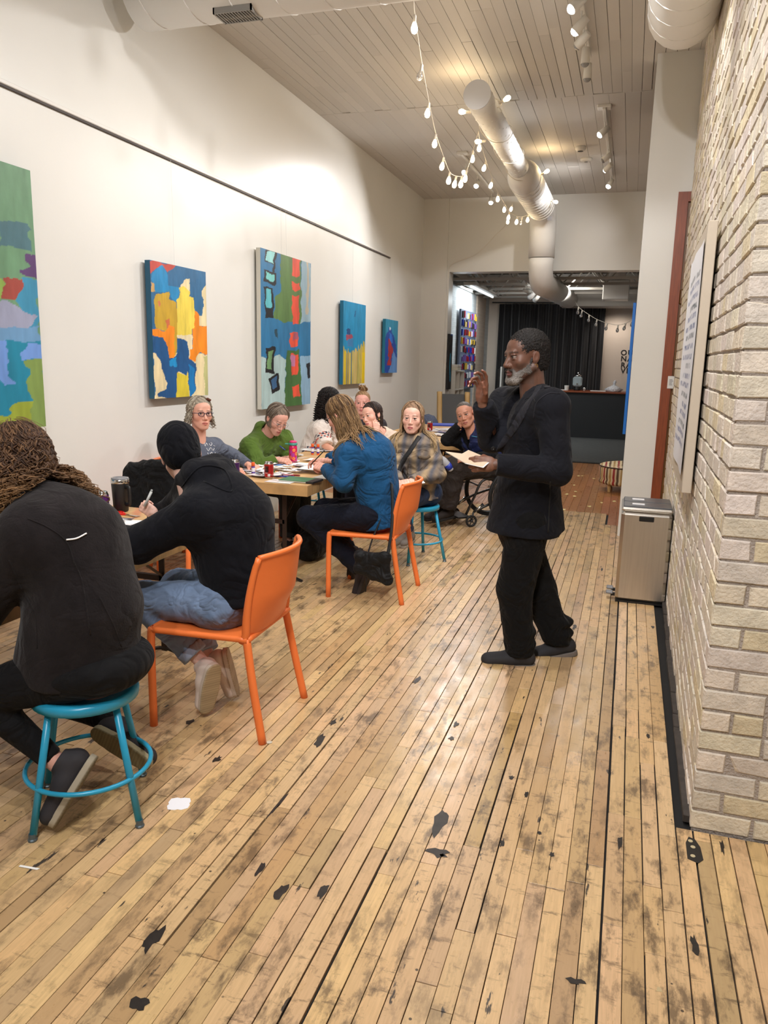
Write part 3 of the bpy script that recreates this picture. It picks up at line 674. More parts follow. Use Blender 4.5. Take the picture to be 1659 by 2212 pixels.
lamp('SPOT',(-.4,17.95,2.76),20,color=(1,.90,.80),target=(-.35,18.5,1.4),angle=130)
t=track_t=thing('track_light','white track with two small spotlights among the far joists','track light')
MB().box(-1.9,-1.86,14.2,17.8,2.96,2.99).build('rail',M_wpaint,t)
for (yy,tg,on) in ((15.2,(-3.3,15.9,1.6),False),(15.9,(-3.3,17.4,1.6),False),(14.3,(-.3,17.0,2.5),True)): spothead(t,(-1.88,yy,2.86),tg,16,lit=on,r=.055,L=.16)
# curtain
G=[];xs=np.linspace(-3.03,-.635,260)
for z in np.linspace(2.93,.02,22):
    G.append([(x,18.42+.05*math.sin(x*31+.6*math.sin(x*7))*(1 if z<2.8 else .6)+.022*math.sin(x*73+z*.6)+.03*math.sin(x*9.+z),z) for x in xs])
t=thing('stage_curtain','black pleated curtain hanging behind the bar','curtain',(0,0,0))
MB().grid(np.array(G)).build('curtain_cloth',mat('black_velvet',(17,16,18),.75,sheen=.3),t,smooth=True)
MB().tube([(-3.2,18.42,2.96),(-.55,18.42,2.96)],.014,6).build('curtain_rod',M_blackm,t)
# soffit duct, hanging unit
tag(MB().rbox(-1.55,2.0,17.28,17.9,2.80,3.2,.01).build('duct_trunk_box',mat('soffit_grey',(178,174,166),.55)),'grey boxed duct crossing above the bar','duct')
t=thing('hanging_heater','white box unit hanging from the far joists','heater',(-.38,15.7,2.80)); MB().rbox(-.24,.24,-.2,.2,0,.36,.015).build('casing',M_wpaint,t)
MB().rbox(-.14,.16,-.15,.15,.36,.5,.01).build('upper_box',M_wpaint,t)
# bar
t=thing('bar_counter','long black bar counter with a brown wood top','bar',(-.7,17.5,0)); MB().box(-1.25,1.6,.03,.75,0,.985).build('front_panel',mat('bar_black',(28,32,36),.6),t)
MB().rbox(-1.27,1.62,-.03,.8,.985,1.025,.006).build('counter_top',M_dwood,t)
def onbar(px,py,dy=.25): p=A(px,py,Y=17.5+dy); return (p[0],17.5+dy,1.025)
p=onbar(1247,835); t=thing('drink_dispenser','square glass drink dispenser on the bar','dispenser',p)
MB().rbox(-.1,.1,-.1,.1,.09,.30,.03).build('glass_body',mat('dispenser_glass',(200,215,220),.08,spec=.8,alpha=.55),t); MB().lathe([(.07,0),(.08,.02),(.07,.085),(.02,.09)],16).build('stand',M_blackm,t)
MB().lathe([(.07,.30),(.075,.33),(.03,.35),(.012,.37),(.02,.39),(.001,.40)],16).build('lid',M_chrome,t,smooth=True); MB().lathe([(.018,0),(.018,.03),(.001,.03)],10,(0,-.13,.13)).build('tap',M_chrome,t)
for px_,lab in ((1224,'white cup on the bar left of the drink dispenser'),(1262,'small silver cup on the bar right of the drink dispenser')):
    p=onbar(px_,838,.1); s=1.4 if px_<1230 else .9; o=MB().lathe([(.03*s,0),(.036*s,.07*s),(.034*s,.075*s),(.03*s,.01)],14).build('cup',M_wpaint if s>1 else M_chrome); o.location=p; tag(o,lab,'cup')
p=onbar(1326,838,.2); o=MB().lathe([(.13,0),(.15,.05),(.1,.1),(.04,.14),(.02,.17),(.03,.2),(.015,.24),(.001,.25)],12).build('plastic_bag',mat('bag_white',(232,232,236),.3,bump=(40,1,.03)),smooth=True); o.location=p
me=o.data; 
for v_ in me.vertices: v_.co.x*=1.1+.25*math.sin(v_.co.z*40+v_.co.y*30); v_.co.x+=.12*max(0,v_.co.z-.12)
tag(o,'crumpled white plastic bag on the right end of the bar','bag')
for px_,lab,w in ((1212,'flat white papers on the left end of the bar',.12),(1292,'flat white papers beside the plastic bag on the bar',.16)):
    p=onbar(px_,840,.15); o=MB().box(-w,w,-.1,.1,0,.012).build('paper_stack',M_paper); o.location=p; tag(o,lab,'paper')
# wall text
def text3(s,name,x,y,z,size,m,par=None,ext=.004,font_scale=1.,rot=(math.pi/2,0,0)):
    cu=bpy.data.curves.new(name,'FONT'); cu.body=s; cu.size=size; cu.extrude=ext; cu.space_character=1.22; cu.offset=.003
    ob=bpy.data.objects.new(name,cu); COL.objects.link(ob); dg=bpy.context.evaluated_depsgraph_get(); me=bpy.data.meshes.new_from_object(ob.evaluated_get(dg)); bpy.data.objects.remove(ob)
    me.materials.clear(); me.materials.append(m); o=bpy.data.objects.new(name,me); COL.objects.link(o); o.location=(x,y,z); o.rotation_euler=rot
    if par: o.parent=par
    return o
t=thing('wall_lettering','black stencil capitals O U N A R A V I on the rear wall','sign')
M_ink=mat('ink_black',(30,27,28),.6)
for s_,py_ in (('OU',766),('NA',779),('RA',793),('VI',805)):
    p=A(1341,py_,Y=18.59); text3(s_,'letter_row',p[0]-.005,18.593,p[2]-.01,.165,M_ink,t,.003)
# artwork panel on the far brick wall
t=thing('panel_artwork','blue-grey panel covered with rows of small coloured pieces, on the far brick wall','artwork',(-3.24,15.1,1.05))
MB().rbox(-.02,.02,0,1.6,0,1.55,.004,).build('panel_board',mat('panel_grey',(92,102,122),.6),t)
pal=[(210,170,60),(30,50,150),(225,225,225),(150,30,45),(60,50,50),(120,90,160),(235,200,120)]; pm=[mat('piece_%d'%i,c_,.3) for i,c_ in enumerate(pal)]
pm_names=None
base_meshes=[]
for m_ in pm:
    o=MB().box(0,.03,0,.07,0,.11).build('coloured_piece',m_,t); base_meshes.append(o.data); bpy.data.objects.remove(o)
for r_ in range(9):
    for c_ in range(11):
        if random.random()<.08: continue
        o=bpy.data.objects.new('coloured_piece',random.choice(base_meshes)); COL.objects.link(o); o.parent=t
        o.location=(.02,.07+c_*.137+random.uniform(-.01,.01),.05+r_*.168+random.uniform(-.01,.01)); s_=random.uniform(.8,1.2); o.scale=(1,random.uniform(.5,1.15),s_)
# black and blue painting on the jamb
t=thing('jamb_painting','tall black painting with a blue streak hung on the edge of the opening','painting',(-2.995,13.03,1.12))
u,v=np.meshgrid(np.linspace(0,1,24),np.linspace(0,1,60),indexing='ij'); Cb=np.broadcast_to(lin((22,22,24)),u.shape+(3,)).copy()
Cb[(np.abs(u-.55-.12*np.sin(v*9))<.16)&(v>.35)&(v<.85)]=lin((40,150,190)); Cb[(v<.03)&(u>.4)]=lin((20,80,160))
MB().box(0,.03,0,.26,0,.93,lin((20,20,22))).build('canvas_edge',M_attr,t); G=np.stack([np.full(u.shape,.0315),u*.26,.93*(1-v)],-1); MB().grid(G,Cb.reshape(-1,3),flip=True).build('painted_face',M_gloss,t)
# cubby shelf
t=thing('cubby_shelf','white open cubby shelf standing behind the jamb','shelf',(-3.28,13.7,0)); M_ws=mat('shelf_white',(214,208,198),.5)
MB().box(0,.30,0,.02,0,1.43).box(0,.30,.78,.8,0,1.43).box(0,.02,0.02,.78,0,1.43).build('side_panel',M_ws,t)
for z in (0,.36,.72,1.08,1.41): MB().box(.02,.30,.02,.78,z,z+.02).build('shelf_board',M_ws,t)
MB().box(.02,.29,.39,.41,.02,1.41).build('divider',M_ws,t)
t=thing('shoe_box','small cream box lying on top of the cubby shelf','box',(-3.16,13.78,1.435)); MB().rbox(0,.2,0,.3,0,.09,.004).build('carton',mat('carton_cream',(214,208,190),.6),t); MB().rbox(-.005,.205,-.005,.305,.06,.105,.004).build('lid',M_ws,t)
t=thing('folding_sign','thin white and black folded panel leaning by the curtain','panel',(-2.85,17.9,0)); MB().rbox(0,.04,0,.3,0,1.5,.005).build('white_leaf',M_wpaint,t); MB().rbox(-.06,-.01,0,.3,0,1.45,.005).build('black_leaf',M_blackm,t)
# bentwood chair and bucket by the jamb
t=thing('bentwood_chair','light bentwood chair standing against the opening','chair',(-2.62,12.2,0),.35); M_bw=mat('bent_beech',(206,170,112),.4)
for sx in (-.23,.23): MB().tube(spline([(sx,-.25,0),(sx,-.2,.38),(sx,-.05,.5),(sx,.22,.60),(sx,.4,1.1)],6),.02,6,flat=2.2).build('side_frame',M_bw,t,smooth=True); MB().tube(spline([(sx,.3,0),(sx,.28,.3),(sx,.0,.52),(sx,-.22,.55)],6),.018,6).build('leg',M_bw,t,smooth=True)
MB().rbox(-.24,.24,-.2,.25,.42,.46,.015).build('seat',mat('seat_grey',(90,92,94),.8),t); MB().obox((0,.33,.78),(.22,0,0),(0,.02,-.006),(0,.1,.28)).build('backrest',mat('seat_grey'),t)
t=thing('grey_bin','dark grey open bin with blue-grey cloth beside the bentwood chair','bin',(-3.0,11.9,0)); MB().lathe([(.14,0),(.19,.6),(.2,.62),(.17,.6)],18).build('bin_body',mat('bin_grey',(82,84,84),.6),t,smooth=True)
MB().lathe([(.17,.58),(.16,.66),(.1,.74),(.001,.77)],12).build('cloth',mat('cloth_bluegrey',(96,106,130),.9,bump=(30,1,.03)),t,smooth=True)
# ------------------------------------------------------------------ ottoman
t=thing('ottoman','round low ottoman in red, brown and cream stripes beyond the white pillar','ottoman',(.07,10.35,0))
pal=[(232,216,176),(150,28,34),(232,216,176),(88,62,40),(232,216,176),(176,140,80)]
def stripe(V,ang):
    C=[]
    for p in V:
        q=p[0] if ang is None else math.atan2(p[1],p[0])*.36; k=int(math.floor(q/.026))%6; C.append(lin(pal[k]))
    return np.array(C)
def lathec(prof,n,fn):
    m=MB(); m.lathe(prof,n); V=m.v[0]; m.c[0]=fn(V); return m
lathec([(.35,.10),(.365,.13),(.35,.16),(.36,.2),(.36,.30),(.345,.325)],130,lambda V:stripe(V,1)).build('drum',M_attr,t,smooth=True)
tp=MB(); G=np.array([[(r_*math.cos(a),r_*math.sin(a),.325+.05*(1-(r_/.355)**2)**.6) for a in np.linspace(0,2*math.pi,90)] for r_ in np.linspace(.001,.355,34)]); tp.grid(G,stripe(G.reshape(-1,3),None)); tp.build('cushion_top',M_attr,t,smooth=True)
MB().tube([(.355*math.cos(a),.355*math.sin(a),.322) for a in np.linspace(0,2*math.pi,60,endpoint=False)],.008,5,closed=True).build('piping',mat('piping_brown',(70,48,36),.7),t)
for k in range(4): a=k*math.pi/2+3.9; MB().lathe([(.018,0),(.026,.12)],8,(.29*math.cos(a),.29*math.sin(a),0)).build('foot',M_bw,t)
# ------------------------------------------------------------------ trash can
t=thing('trash_can','brushed steel two-lid pedal bin against the brick wall','trash can',(.185,5.33,0)); 
MB().rbox(-.165,.16,0,.40,.012,.635,.022).build('can_body',M_steel,t); MB().box(-.16,.155,.005,.395,0,.014).build('base_rim',M_blackp,t)
for k,(a,b_) in enumerate(((0,.2),(.202,.405))): 
    l_=MB().rbox(-.155,.155,a+.008,b_-.006,.662,.674,.006).build('lid',mat('lid_dark',(78,80,84),.3),t); 
    MB().box(-.10,-.02,a+.07,b_-.08,.6745,.677,lin((235,235,238))).build('lid_label',M_attr,l_)
MB().rbox(-.167,.162,-.004,.408,.637,.664,.014).build('lid_rim',M_steel,t); MB().rbox(-.05,.045,-.004,.004,.575,.61,.008).build('handle',M_blackp,t)
for yy in (.05,.17):
    pd=MB().rbox(-.225,-.18,yy-.03,yy+.03,.045,.06,.004).build('pedal',mat('pedal_grey',(120,122,126),.35),t); MB().box(-.19,-.165,yy-.012,yy+.012,.03,.05).build('pedal_arm',M_blackp,pd)
# ------------------------------------------------------------------ chairs and stools
def air_chair(label,loc,rz,group='orange plastic chairs at the tables'):
    t=thing('plastic_chair',label,'chair',loc,rz,group)   # local: sitter faces +y
    r=.0175
    for s_ in (-1,1):
        MB().tube(spline([(s_*.235,.245,0),(s_*.232,.245,.40),(s_*.228,.232,.448)],5),r,10).build('leg',M_orange,t,smooth=True)
        MB().tube(spline([(s_*.238,-.275,0),(s_*.222,-.225,.25),(s_*.205,-.19,.45)],6),[r]*13,10).build('leg',M_orange,t,smooth=True)
    G=[]
    for y in np.linspace(-.20,.245,16):
        w=.215+.018*(y+.2)/.44
        G.append([(x,y,.452-.016*math.cos(x/w*math.pi/2)*math.sin((y+.2)/.445*math.pi)) for x in np.linspace(-w,w,15)])
    G=np.array(G); m=MB(); m.grid(G,flip=True); m.grid(G-np.array([0,0,.02])); 
    ed=lambda E: m.tube(E-np.array([0,0,.01]),.014,8)
    ed(G[:,0]);ed(G[:,-1]);ed(G[0]);ed(G[-1]); m.build('seat',M_orange,t,smooth=True)
    G=[]
    for k in np.linspace(0,1,18):
        z=.43+k*.375; w=.208-.0*k+.01*math.sin(k*3.1); row_=[]
        for x in np.linspace(-w,w,19):
            q=x/w; row_.append((x*(1),-.195-.018*k-.045*k*k-(.070+.02*math.sin(k*3.14))*(1-q*q)*min(1,.25+k*1.6)+.02*(k<.05),z+.012*(1-q*q)*0-.008*q*q*(k>.9)))
        G.append(row_)
    G=np.array(G); m=MB(); m.grid(G,flip=True); m.grid(G+np.array([0,.012,0])); 
    for E in (G[:,0],G[:,-1]): m.tube(E+np.array([0,.006,0]),np.linspace(.018,.013,len(E)),8)
    m.tube(G[-1]+np.array([0,.006,0]),.012,8); m.tube(G[0]+np.array([0,.01,0]),.013,8)
    m.build('backrest',M_orange,t,smooth=True); return t
ch=air_chair('orange plastic chair under the person in the black beanie, nearest chair in front',(-1.635,2.935,0),math.pi/2+.03)
copy_tree(ch,(-1.61,4.95,0),math.pi/2+.03,'orange plastic chair of the person in the blue sweater, black bag hung on its back')
copy_tree(ch,(-3.12,5.15,0),-math.pi/2,'orange plastic chair of the grey-haired woman on the wall side of the table')
copy_tree(ch,(-3.14,5.95,0),-math.pi/2,'orange plastic chair of the woman in the green fleece on the wall side')
def stool(label,loc,rz,h=.46):
    t=thing('metal_stool',label,'stool',loc,rz,'blue metal stools')
    MB().lathe([(.001,h-.012),(.13,h-.010),(.165,h),(.176,h-.004),(.18,h-.014),(.178,h-.035),(.17,h-.037),(.168,h-.02),(.001,h-.02)],36).build('seat',M_blue,t,smooth=True)
    for k in range(4):
        a=math.pi/4+k*math.pi/2; ca,sa=math.cos(a),math.sin(a)
        l_=MB().tube([(.145*ca,.145*sa,h-.02),(.238*ca,.238*sa,.02)],.0125,10).build('leg',M_blue,t,smooth=True)
        MB().lathe([(.015,0),(.016,.006),(.013,.01),(.012,.026)],10,(.241*ca,.241*sa,0)).build('foot_cap',mat('worn_metal',(96,110,118),.4,.6),l_)
    zr=.17; rr=.238-(.093)*(zr/h)
    MB().tube([(rr*math.cos(a)*1.03,rr*math.sin(a)*1.03,zr) for a in np.linspace(0,2*math.pi,48,endpoint=False)],.0085,8,closed=True).build('foot_ring',M_blue,t,smooth=True)
    return t
ang=math.atan2(.183,.283)
st=stool('light blue metal stool under the curly-haired person in front',(-1.724,2.087,0),ang)
copy_tree(st,(-1.558,5.925,0),math.atan2(.234,.232),'light blue metal stool under the young woman in the plaid jacket')
copy_tree(st,(-2.42,7.62,0),.5,'light blue metal stool seen under the far end of the middle table')
copy_tree(st,(-2.95,6.95,0),.2,'light blue metal stool of the dark-curled woman in the white blouse')
# ------------------------------------------------------------------ tables
def table(label,x0,x1,y0,y1,legs,z=.74,ap=.075):
    t=thing('work_table',label,'table',((x0+x1)/2,(y0+y1)/2,0)); cx,cy=(x0+x1)/2,(y0+y1)/2
    nx,ny=60,120; u,v=np.meshgrid(np.linspace(0,1,nx),np.linspace(0,1,ny),indexing='ij'); C=np.broadcast_to(lin((200,160,108)),u.shape+(3,)).copy()
    r_=np.random.default_rng(int(abs(y0)*100)); 
    for k in range(60):
        cu,cv=r_.random(2); a=r_.random()*3; pc=lin([(60,90,150),(190,60,50),(120,160,80),(90,60,50),(60,150,160),(210,150,40),(235,235,230)][k%7])
        q=np.hypot(((u-cu)*math.cos(a)*(x1-x0)+(v-cv)*math.sin(a)*(y1-y0))/r_.uniform(.02,.2),(-(u-cu)*math.sin(a)*(x1-x0)+(v-cv)*math.cos(a)*(y1-y0))/r_.uniform(.004,.02)); m_=(q+vnoise(u,v,20,20,k)<1); C[m_]=C[m_]*.55+pc*.45
    G=np.stack([x0-cx+u*(x1-x0),y0-cy+v*(y1-y0),np.full(u.shape,z)],-1)
    MB().grid(G,C.reshape(-1,3)).build('table_top',M_wood,t)
    cc=lin((190,150,98)); X0,X1,Y0,Y1=x0-cx,x1-cx,y0-cy,y1-cy
    MB().box(X0,X1,Y0,Y0+.02,z-ap,z-.0005,cc).box(X0,X1,Y1-.02,Y1,z-ap,z-.0005,cc).box(X0,X0+.02,Y0+.0201,Y1-.0201,z-ap,z-.0005,cc).box(X1-.02,X1,Y0+.0201,Y1-.0201,z-ap,z-.0005,cc).box(X0+.021,X1-.021,Y0+.021,Y1-.021,z-.02,z-.001,cc).build('apron',M_wood,t)
    M_leg=mat('folding_leg',(52,38,32),.45,.3)
    for yy in legs:
        for xx in (X0+.15,X1-.25):
            MB().box(xx-.016,xx+.016,yy-cy-.004,yy-cy+.004,.03,z-ap).box(xx-.016,xx-.01,yy-cy,yy-cy+.03,.03,z-ap).build('leg',M_leg,t)
            MB().tube(spline([(xx-.14,yy-cy,.006),(xx,yy-cy,.045),(xx+.14,yy-cy,.006)],5),.011,6).build('foot_bar',M_blackm,t)
        MB().box(X0+.15,X1-.25,yy-cy-.004,yy-cy+.02,.42,.45).build('cross_bar',M_leg,t)
        sg_=1 if yy<cy else -1; MB().tube([(X1-.25,yy-cy,.45),(X1-.25,yy-cy+sg_*.3,z-ap)],.008,5).build('brace',M_leg,t)
    return t
table('paint-stained wooden work table at the left, with the black tumbler',-3.0,-2.03,1.3,3.68,(1.6,3.4),ap=.085)
table('paint-stained wooden work table in the middle, covered with papers',-2.84,-2.04,4.79,7.23,(4.96,7.0))
table('wooden work table farthest back beside the wheelchair, with blue folder',-2.75,-1.68,8.05,10.3,(8.3,9.9))
# ------------------------------------------------------------------ things on the tables
TZ=.741
def can(loc,col,label,side=(235,235,235),rz=0,n=36):
    t=thing('drink_can',label,'can',loc,rz); body=lin(col)
    prof=[(.026,0),(.0325,.008),(.033,.015),(.033,.10),(.031,.108),(.0265,.117),(.0262,.121)]
    hs=np.linspace(.012,.103,26); P=[(.033,z) for z in hs]; m=MB(); m.lathe(P,n); V=m.v[0]; C=np.tile(body,(len(V),1))
    a=np.arctan2(V[:,1],V[:,0]); z=V[:,2]
    r_=np.random.default_rng(int(loc[0]*1000)%97)
    for k in range(9):
        zz=.088-k*.006; w=r_.uniform(.3,.55); C[(abs(z-zz)<.0012)&(abs(a+1.9)<w)]=lin(side)*.8
    C[(z<.036)&(z>.016)&(abs(a+1.25)<.3)]=lin((225,225,225)); C[(z<.034)&(z>.018)&(abs(a+1.25)<.25)&(np.sin(a*90)>0)]=lin((40,40,40))
    if col[0]>120: C[(abs(a+1.75)<.42)&(z>.045)&(z<.092)&(C[:,0]<.9)]*=.12
    m.c[0]=C; m.build('can_body',mat('can_print',(255,255,255),.28,.4,attr=True),t,smooth=True)
    MB().lathe([(.024,0),(.027,.003),(.0325,.012),(.031,.013)],n).lathe([(.033,.103),(.031,.108),(.0265,.117),(.0268,.121),(.025,.122),(.0245,.1185),(.001,.1185)],n).build('rim',M_chrome,t,smooth=True)
    MB().rbox(-.008,.008,-.012,.012,.1195,.121,.0008).build('pull_tab',M_chrome,t)
p=A(223,1109,Z=TZ); can((p[0],p[1],TZ),(84,36,110),'purple drink can beside the black tumbler',rz=.3)
p=A(508,1029,Z=TZ); can((p[0],p[1],TZ),(70,38,92),'purple drink can in front of the grey-haired woman',rz=.2)
p=A(581,1033,Z=TZ); can((p[0],p[1],TZ),(178,38,36),'red drink can next to the green notebook',rz=.1)
p=A(936,930,Z=TZ); can((p[0]-.02,p[1]-.1,TZ),(178,38,40),'red drink can on the far table behind the blond woman')
p=A(262,1104,Z=TZ); t=thing('travel_tumbler','black insulated tumbler with steel rim and handle','tumbler',(p[0],p[1],TZ),-.3)
MB().lathe([(.036,0),(.040,.005),(.0475,.155),(.0475,.16),(.001,.16)],28).build('cup_body',mat('powder_black',(22,22,23),.5),t,smooth=True)
MB().lathe([(.048,.158),(.0495,.162),(.0495,.18),(.047,.182),(.044,.175)],28).build('steel_rim',M_chrome,t,smooth=True); MB().lathe([(.046,.174),(.047,.188),(.040,.190),(.036,.184),(.001,.184)],28).build('lid',mat('clear_lid',(120,120,124),.1,spec=.8),t,smooth=True)
MB().tube(spline([(.046,0,.14),(.072,0,.142),(.078,0,.12),(.078,0,.06),(.068,0,.045),(.044,0,.045)],5),.007,8,flat=1.6).build('handle',mat('powder_black'),t,smooth=True)
def glue(loc,label,lying=False,rz=0):
    t=thing('glue_stick',label,'glue stick',loc,rz); 
    ax=np.eye(3) if not lying else np.array([[0,0,1],[1,0,0],[0,1,0.]]); o_=np.array([0,0,0]) if not lying else np.array([0,0,.014])
    oc=lin((232,96,36)); m=MB(); m.lathe([(.012,0),(.0125,.014),(.001,.014)],16,o_,ax=ax); m.build('base_knob',mat('glue_orange',(232,96,36),.4),t)
    m=MB(); P=[(.0135,z) for z in np.linspace(.014,.068,14)]; m.lathe(P,18,o_,ax=ax); cc=np.repeat(np.array([lin((80,50,140)) if (k<4 or k>10) else lin((230,228,235)) for k in range(14)]),18,axis=0); m.c[0]=cc; m.build('glue_barrel',M_gloss,t,smooth=True)
    MB().lathe([(.0128,.068),(.0128,.096),(.011,.098),(.001,.098)],16,o_,ax=ax).build('cap',mat('glue_orange'),t,smooth=True)
p=A(547,1027,Z=TZ); glue((p[0],p[1],TZ),'purple and orange glue stick standing by the purple can on the middle table')
p=A(675,982,Z=TZ); glue((p[0],p[1],TZ),'left of the two glue sticks standing together at the far table end'); p=A(683,983,Z=TZ); glue((p[0]+.01,p[1]+.02,TZ),'right of the two glue sticks standing together at the far table end')
p=A(243,1108,Z=TZ); glue((p[0],p[1],TZ),'glue stick lying beside the red scissors',True,-1.2)
# scissors
p=A(272,1113,Z=TZ); t=thing('scissors','red-handled scissors lying at the tumbler','scissors',(p[0],p[1],TZ+.004),-.15); M_red=mat('red_plastic',(205,34,28),.3)
for s_ in (-1,1):
    MB().tube([(-.075+.035*math.cos(a),s_*.022+.017*math.sin(a),0) for a in np.linspace(0,2*math.pi,20,endpoint=False)],.006,6,closed=True).build('handle',M_red,t,smooth=True)
    MB().tube([(-.045,s_*.016,0),(.0,0,0)],.006,6).build('handle_arm',M_red,t); MB().obox((.045,-s_*.004,.001*s_),(.045,-s_*.006,0),(0,.006,0),(0,0,.001)).build('blade',M_chrome,t)
p=A(212,1098,Z=TZ); o=MB().rbox(-.075,.075,-.04,.04,0,.009,.003).build('phone',mat('phone_grey',(98,98,104),.3)); o.location=(p[0]-.07,p[1]+.01,TZ); tag(o,'dark grey phone lying behind the purple can','phone')
def sheet(name,label,cat,px,py,w,h,rz,col=(236,236,234),z=0,curl=.004,img=None,dz=0,group=None):
    p=A(px,py,Z=TZ+.001) if not isinstance(px,tuple) else np.array(px)
    u,v=np.meshgrid(np.linspace(-1,1,10),np.linspace(-1,1,10),indexing='ij'); G=np.stack([u*w/2,v*h/2,.001+z+curl*(u*u+v*v*.5)+.0*u],-1)
    C=np.broadcast_to(lin(col),u.shape+(3,)).copy()
    if img is not None:
        u,v=np.meshgrid(np.linspace(-1,1,40),np.linspace(-1,1,50),indexing='ij'); G=np.stack([u*w/2,v*h/2,.001+z+curl*(u*u+v*v*.5)],-1); C=img(u,v)
    o=MB().grid(G,C.reshape(-1,3)).build(name,M_gloss if img is not None else mat('paper_attr',(255,255,255),.75,attr=True),smooth=True); o.location=(p[0],p[1],TZ+.0005+dz); o.rotation_euler=(0,0,rz); tag(o,label,cat,group)
    sol=o.modifiers.new('thick','SOLIDIFY'); sol.thickness=.0008
    return o
def collage(seed):
    def f(u,v):
        r_=np.random.default_rng(seed); C=np.broadcast_to(lin([(235,232,228),(226,222,220),(200,200,205),(120,110,115)][seed%4]),u.shape+(3,)).copy()
        for k in range(7):
            cu,cv=r_.uniform(-1,1,2); m_=(abs(u-cu)<r_.uniform(.05,.4))&(abs(v-cv)<r_.uniform(.05,.3)); C[m_]=lin([(150,40,50),(40,60,160),(235,235,235),(60,50,50),(200,170,150),(120,160,200),(160,120,100)][r_.integers(7)])
        return C
    return f
sheet('sheet_of_paper','white sheet under the beanie-wearer\'s sleeve','paper',285,1137,.21,.28,.2)
sheet('sheet_of_paper','white sheet under the curly-haired person\'s arm at the left frame edge','paper',-5,1280,.21,.28,.2)
for k,(px_,py_,rz_) in enumerate(((222,1124,.3),(243,1128,.8),(232,1136,-.2),(208,1132,.5))): sheet('magazine_cutting',['blue and white cutting nearest the purple can on the left table','red-edged cutting beside the scissors handles on the left table','blue cutting at the near side of the left table','pinkish cutting beside the curly hair on the left table'][k],'cutting',px_,py_,.12,.08,rz_,img=collage([2,4,5,7][k]),dz=.0012*k)
sheet('sheet_of_paper','large white sheet in front of the blue-sweater person','paper',695,1020,.32,.24,.1,curl=.003,dz=.030)
sheet('sheet_of_paper','white pages under the blue sleeve at the table edge','paper',722,1032,.26,.2,-.1,col=(214,214,208),dz=.0)
sheet('sheet_of_paper','white sheet standing behind the pink bottle','paper',690,972,.3,.3,.1,curl=.01)
sheet('sheet_of_paper','long white sheet lying left of the pink bottle','paper',640,1003,.34,.16,-.2,dz=.004)
sheet('magazine','open magazine by the green-fleece hands','magazine',600,998,.22,.28,.6,img=collage(3),curl=.012)
labs=['cutting closest to the red can','grey cutting near the middle of the middle table','cutting beside the glue stick','cutting before the pink bottle','cutting under the pens','blue cutting right of the red can','cutting at the wall side edge','cutting near the writing hand','cutting behind the blue one','thin cutting near the middle table\'s near edge','cutting by the long white sheet','cutting left of the big white sheet']
for k,(px_,py_) in enumerate(((612,1022),(640,1015),(560,1020),(655,1008),(620,1012),(600,1016),(535,1018),(600,1006),(632,1020),(560,1030),(590,1028),(545,1012))):
    sheet('magazine_cutting',labs[k],'cutting',px_,py_,random.uniform(.08,.16),random.uniform(.04,.1),random.uniform(-1,1),img=collage(20+k),dz=.0012*(k+1))
r9=random.Random(5)
for k in range(26):
    px_=r9.uniform(530,735); py_=r9.uniform(985,1034)
    if py_>1025 and 560<px_<700: py_-=14
    if px_>650 and py_>1003: px_-=110
    sheet('paper_scrap',['white torn scrap','pale scrap'][k%2]+' among the clutter on the middle table','paper scrap',px_,py_,r9.uniform(.04,.13),r9.uniform(.03,.08),r9.uniform(-1.5,1.5),col=[(236,236,234),(222,220,216),(206,208,214),(240,238,232)][k%4],dz=.0008*k,curl=.006,group='loose scraps on the middle table')
for k in range(9):
    px_=r9.uniform(205,300); py_=r9.uniform(1112,1150); sheet('paper_scrap','small torn scrap among the clutter on the left table','paper scrap',px_,py_,r9.uniform(.03,.09),r9.uniform(.02,.06),r9.uniform(-1.5,1.5),img=collage(50+k),dz=.0008*k,curl=.004,group='loose scraps on the left table')
def marker(px,py,rz,col,label,L=.14,r=.006,z=0):
    p=A(px,py,Z=TZ); t=thing('marker_pen',label,'pen',(p[0],p[1],TZ+r+z+.003),rz); ax=np.array([[0,0,1],[1,0,0],[0,1,0.]])
    MB().lathe([(r*.7,-L/2),(r,-L/2+.01),(r,L*.2)],10,ax=ax).build('barrel',mat('pen_'+'white' ,(225,225,228),.35) if col==0 else mat('pen_dark_%d%d%d'%col,col,.35),t,smooth=True)
    MB().lathe([(r*1.08,L*.18),(r*1.08,L*.45),(r*.7,L*.5)],10,ax=ax).build('cap',mat('pen_cap',(30,30,40),.3) if col==0 else mat('pencap_%d%d%d'%col,tuple(int(q*.8) for q in col),.3),t,smooth=True)
marker(628,1029,.2,(150,30,36),'dark red marker lying above the green notebook'); marker(615,1032,.35,(40,44,130),'blue marker lying above the green notebook')
marker(560,1030,-.2,(70,50,120),'purple marker near the red can'); marker(600,1007,.5,(30,110,190),'light blue marker among the cuttings'); marker(655,1016,.9,(30,30,34),'black marker among the cuttings near the big white sheet')
marker(585,1018,-.7,(60,110,60),'green marker among the cuttings'); marker(690,996,1.1,(28,28,30),'black pen beside the writing hand of the blue-sweater person')
p=A(646,1040,Z=TZ); t=thing('notebook','green hardcover notebook with black spine at the table corner','notebook',(p[0],p[1]+.02,TZ),-.05)
MB().box(-.125,.135,-.083,.085,.003,.011,lin((225,222,212))).build('page_block',M_attr,t)
MB().rbox(-.13,.085,-.088,.09,.011,.014,.001,lin((62,112,74))).build('cover',mat('green_cloth',(58,108,72),.6),t); MB().rbox(.085,.14,-.088,.09,-.0,.0145,.002).build('spine',mat('spine_black',(28,26,30),.5),t)
sheet('magazine','blue magazine half under the green notebook','magazine',608,1040,.2,.14,-.05,img=collage(5),curl=.001)
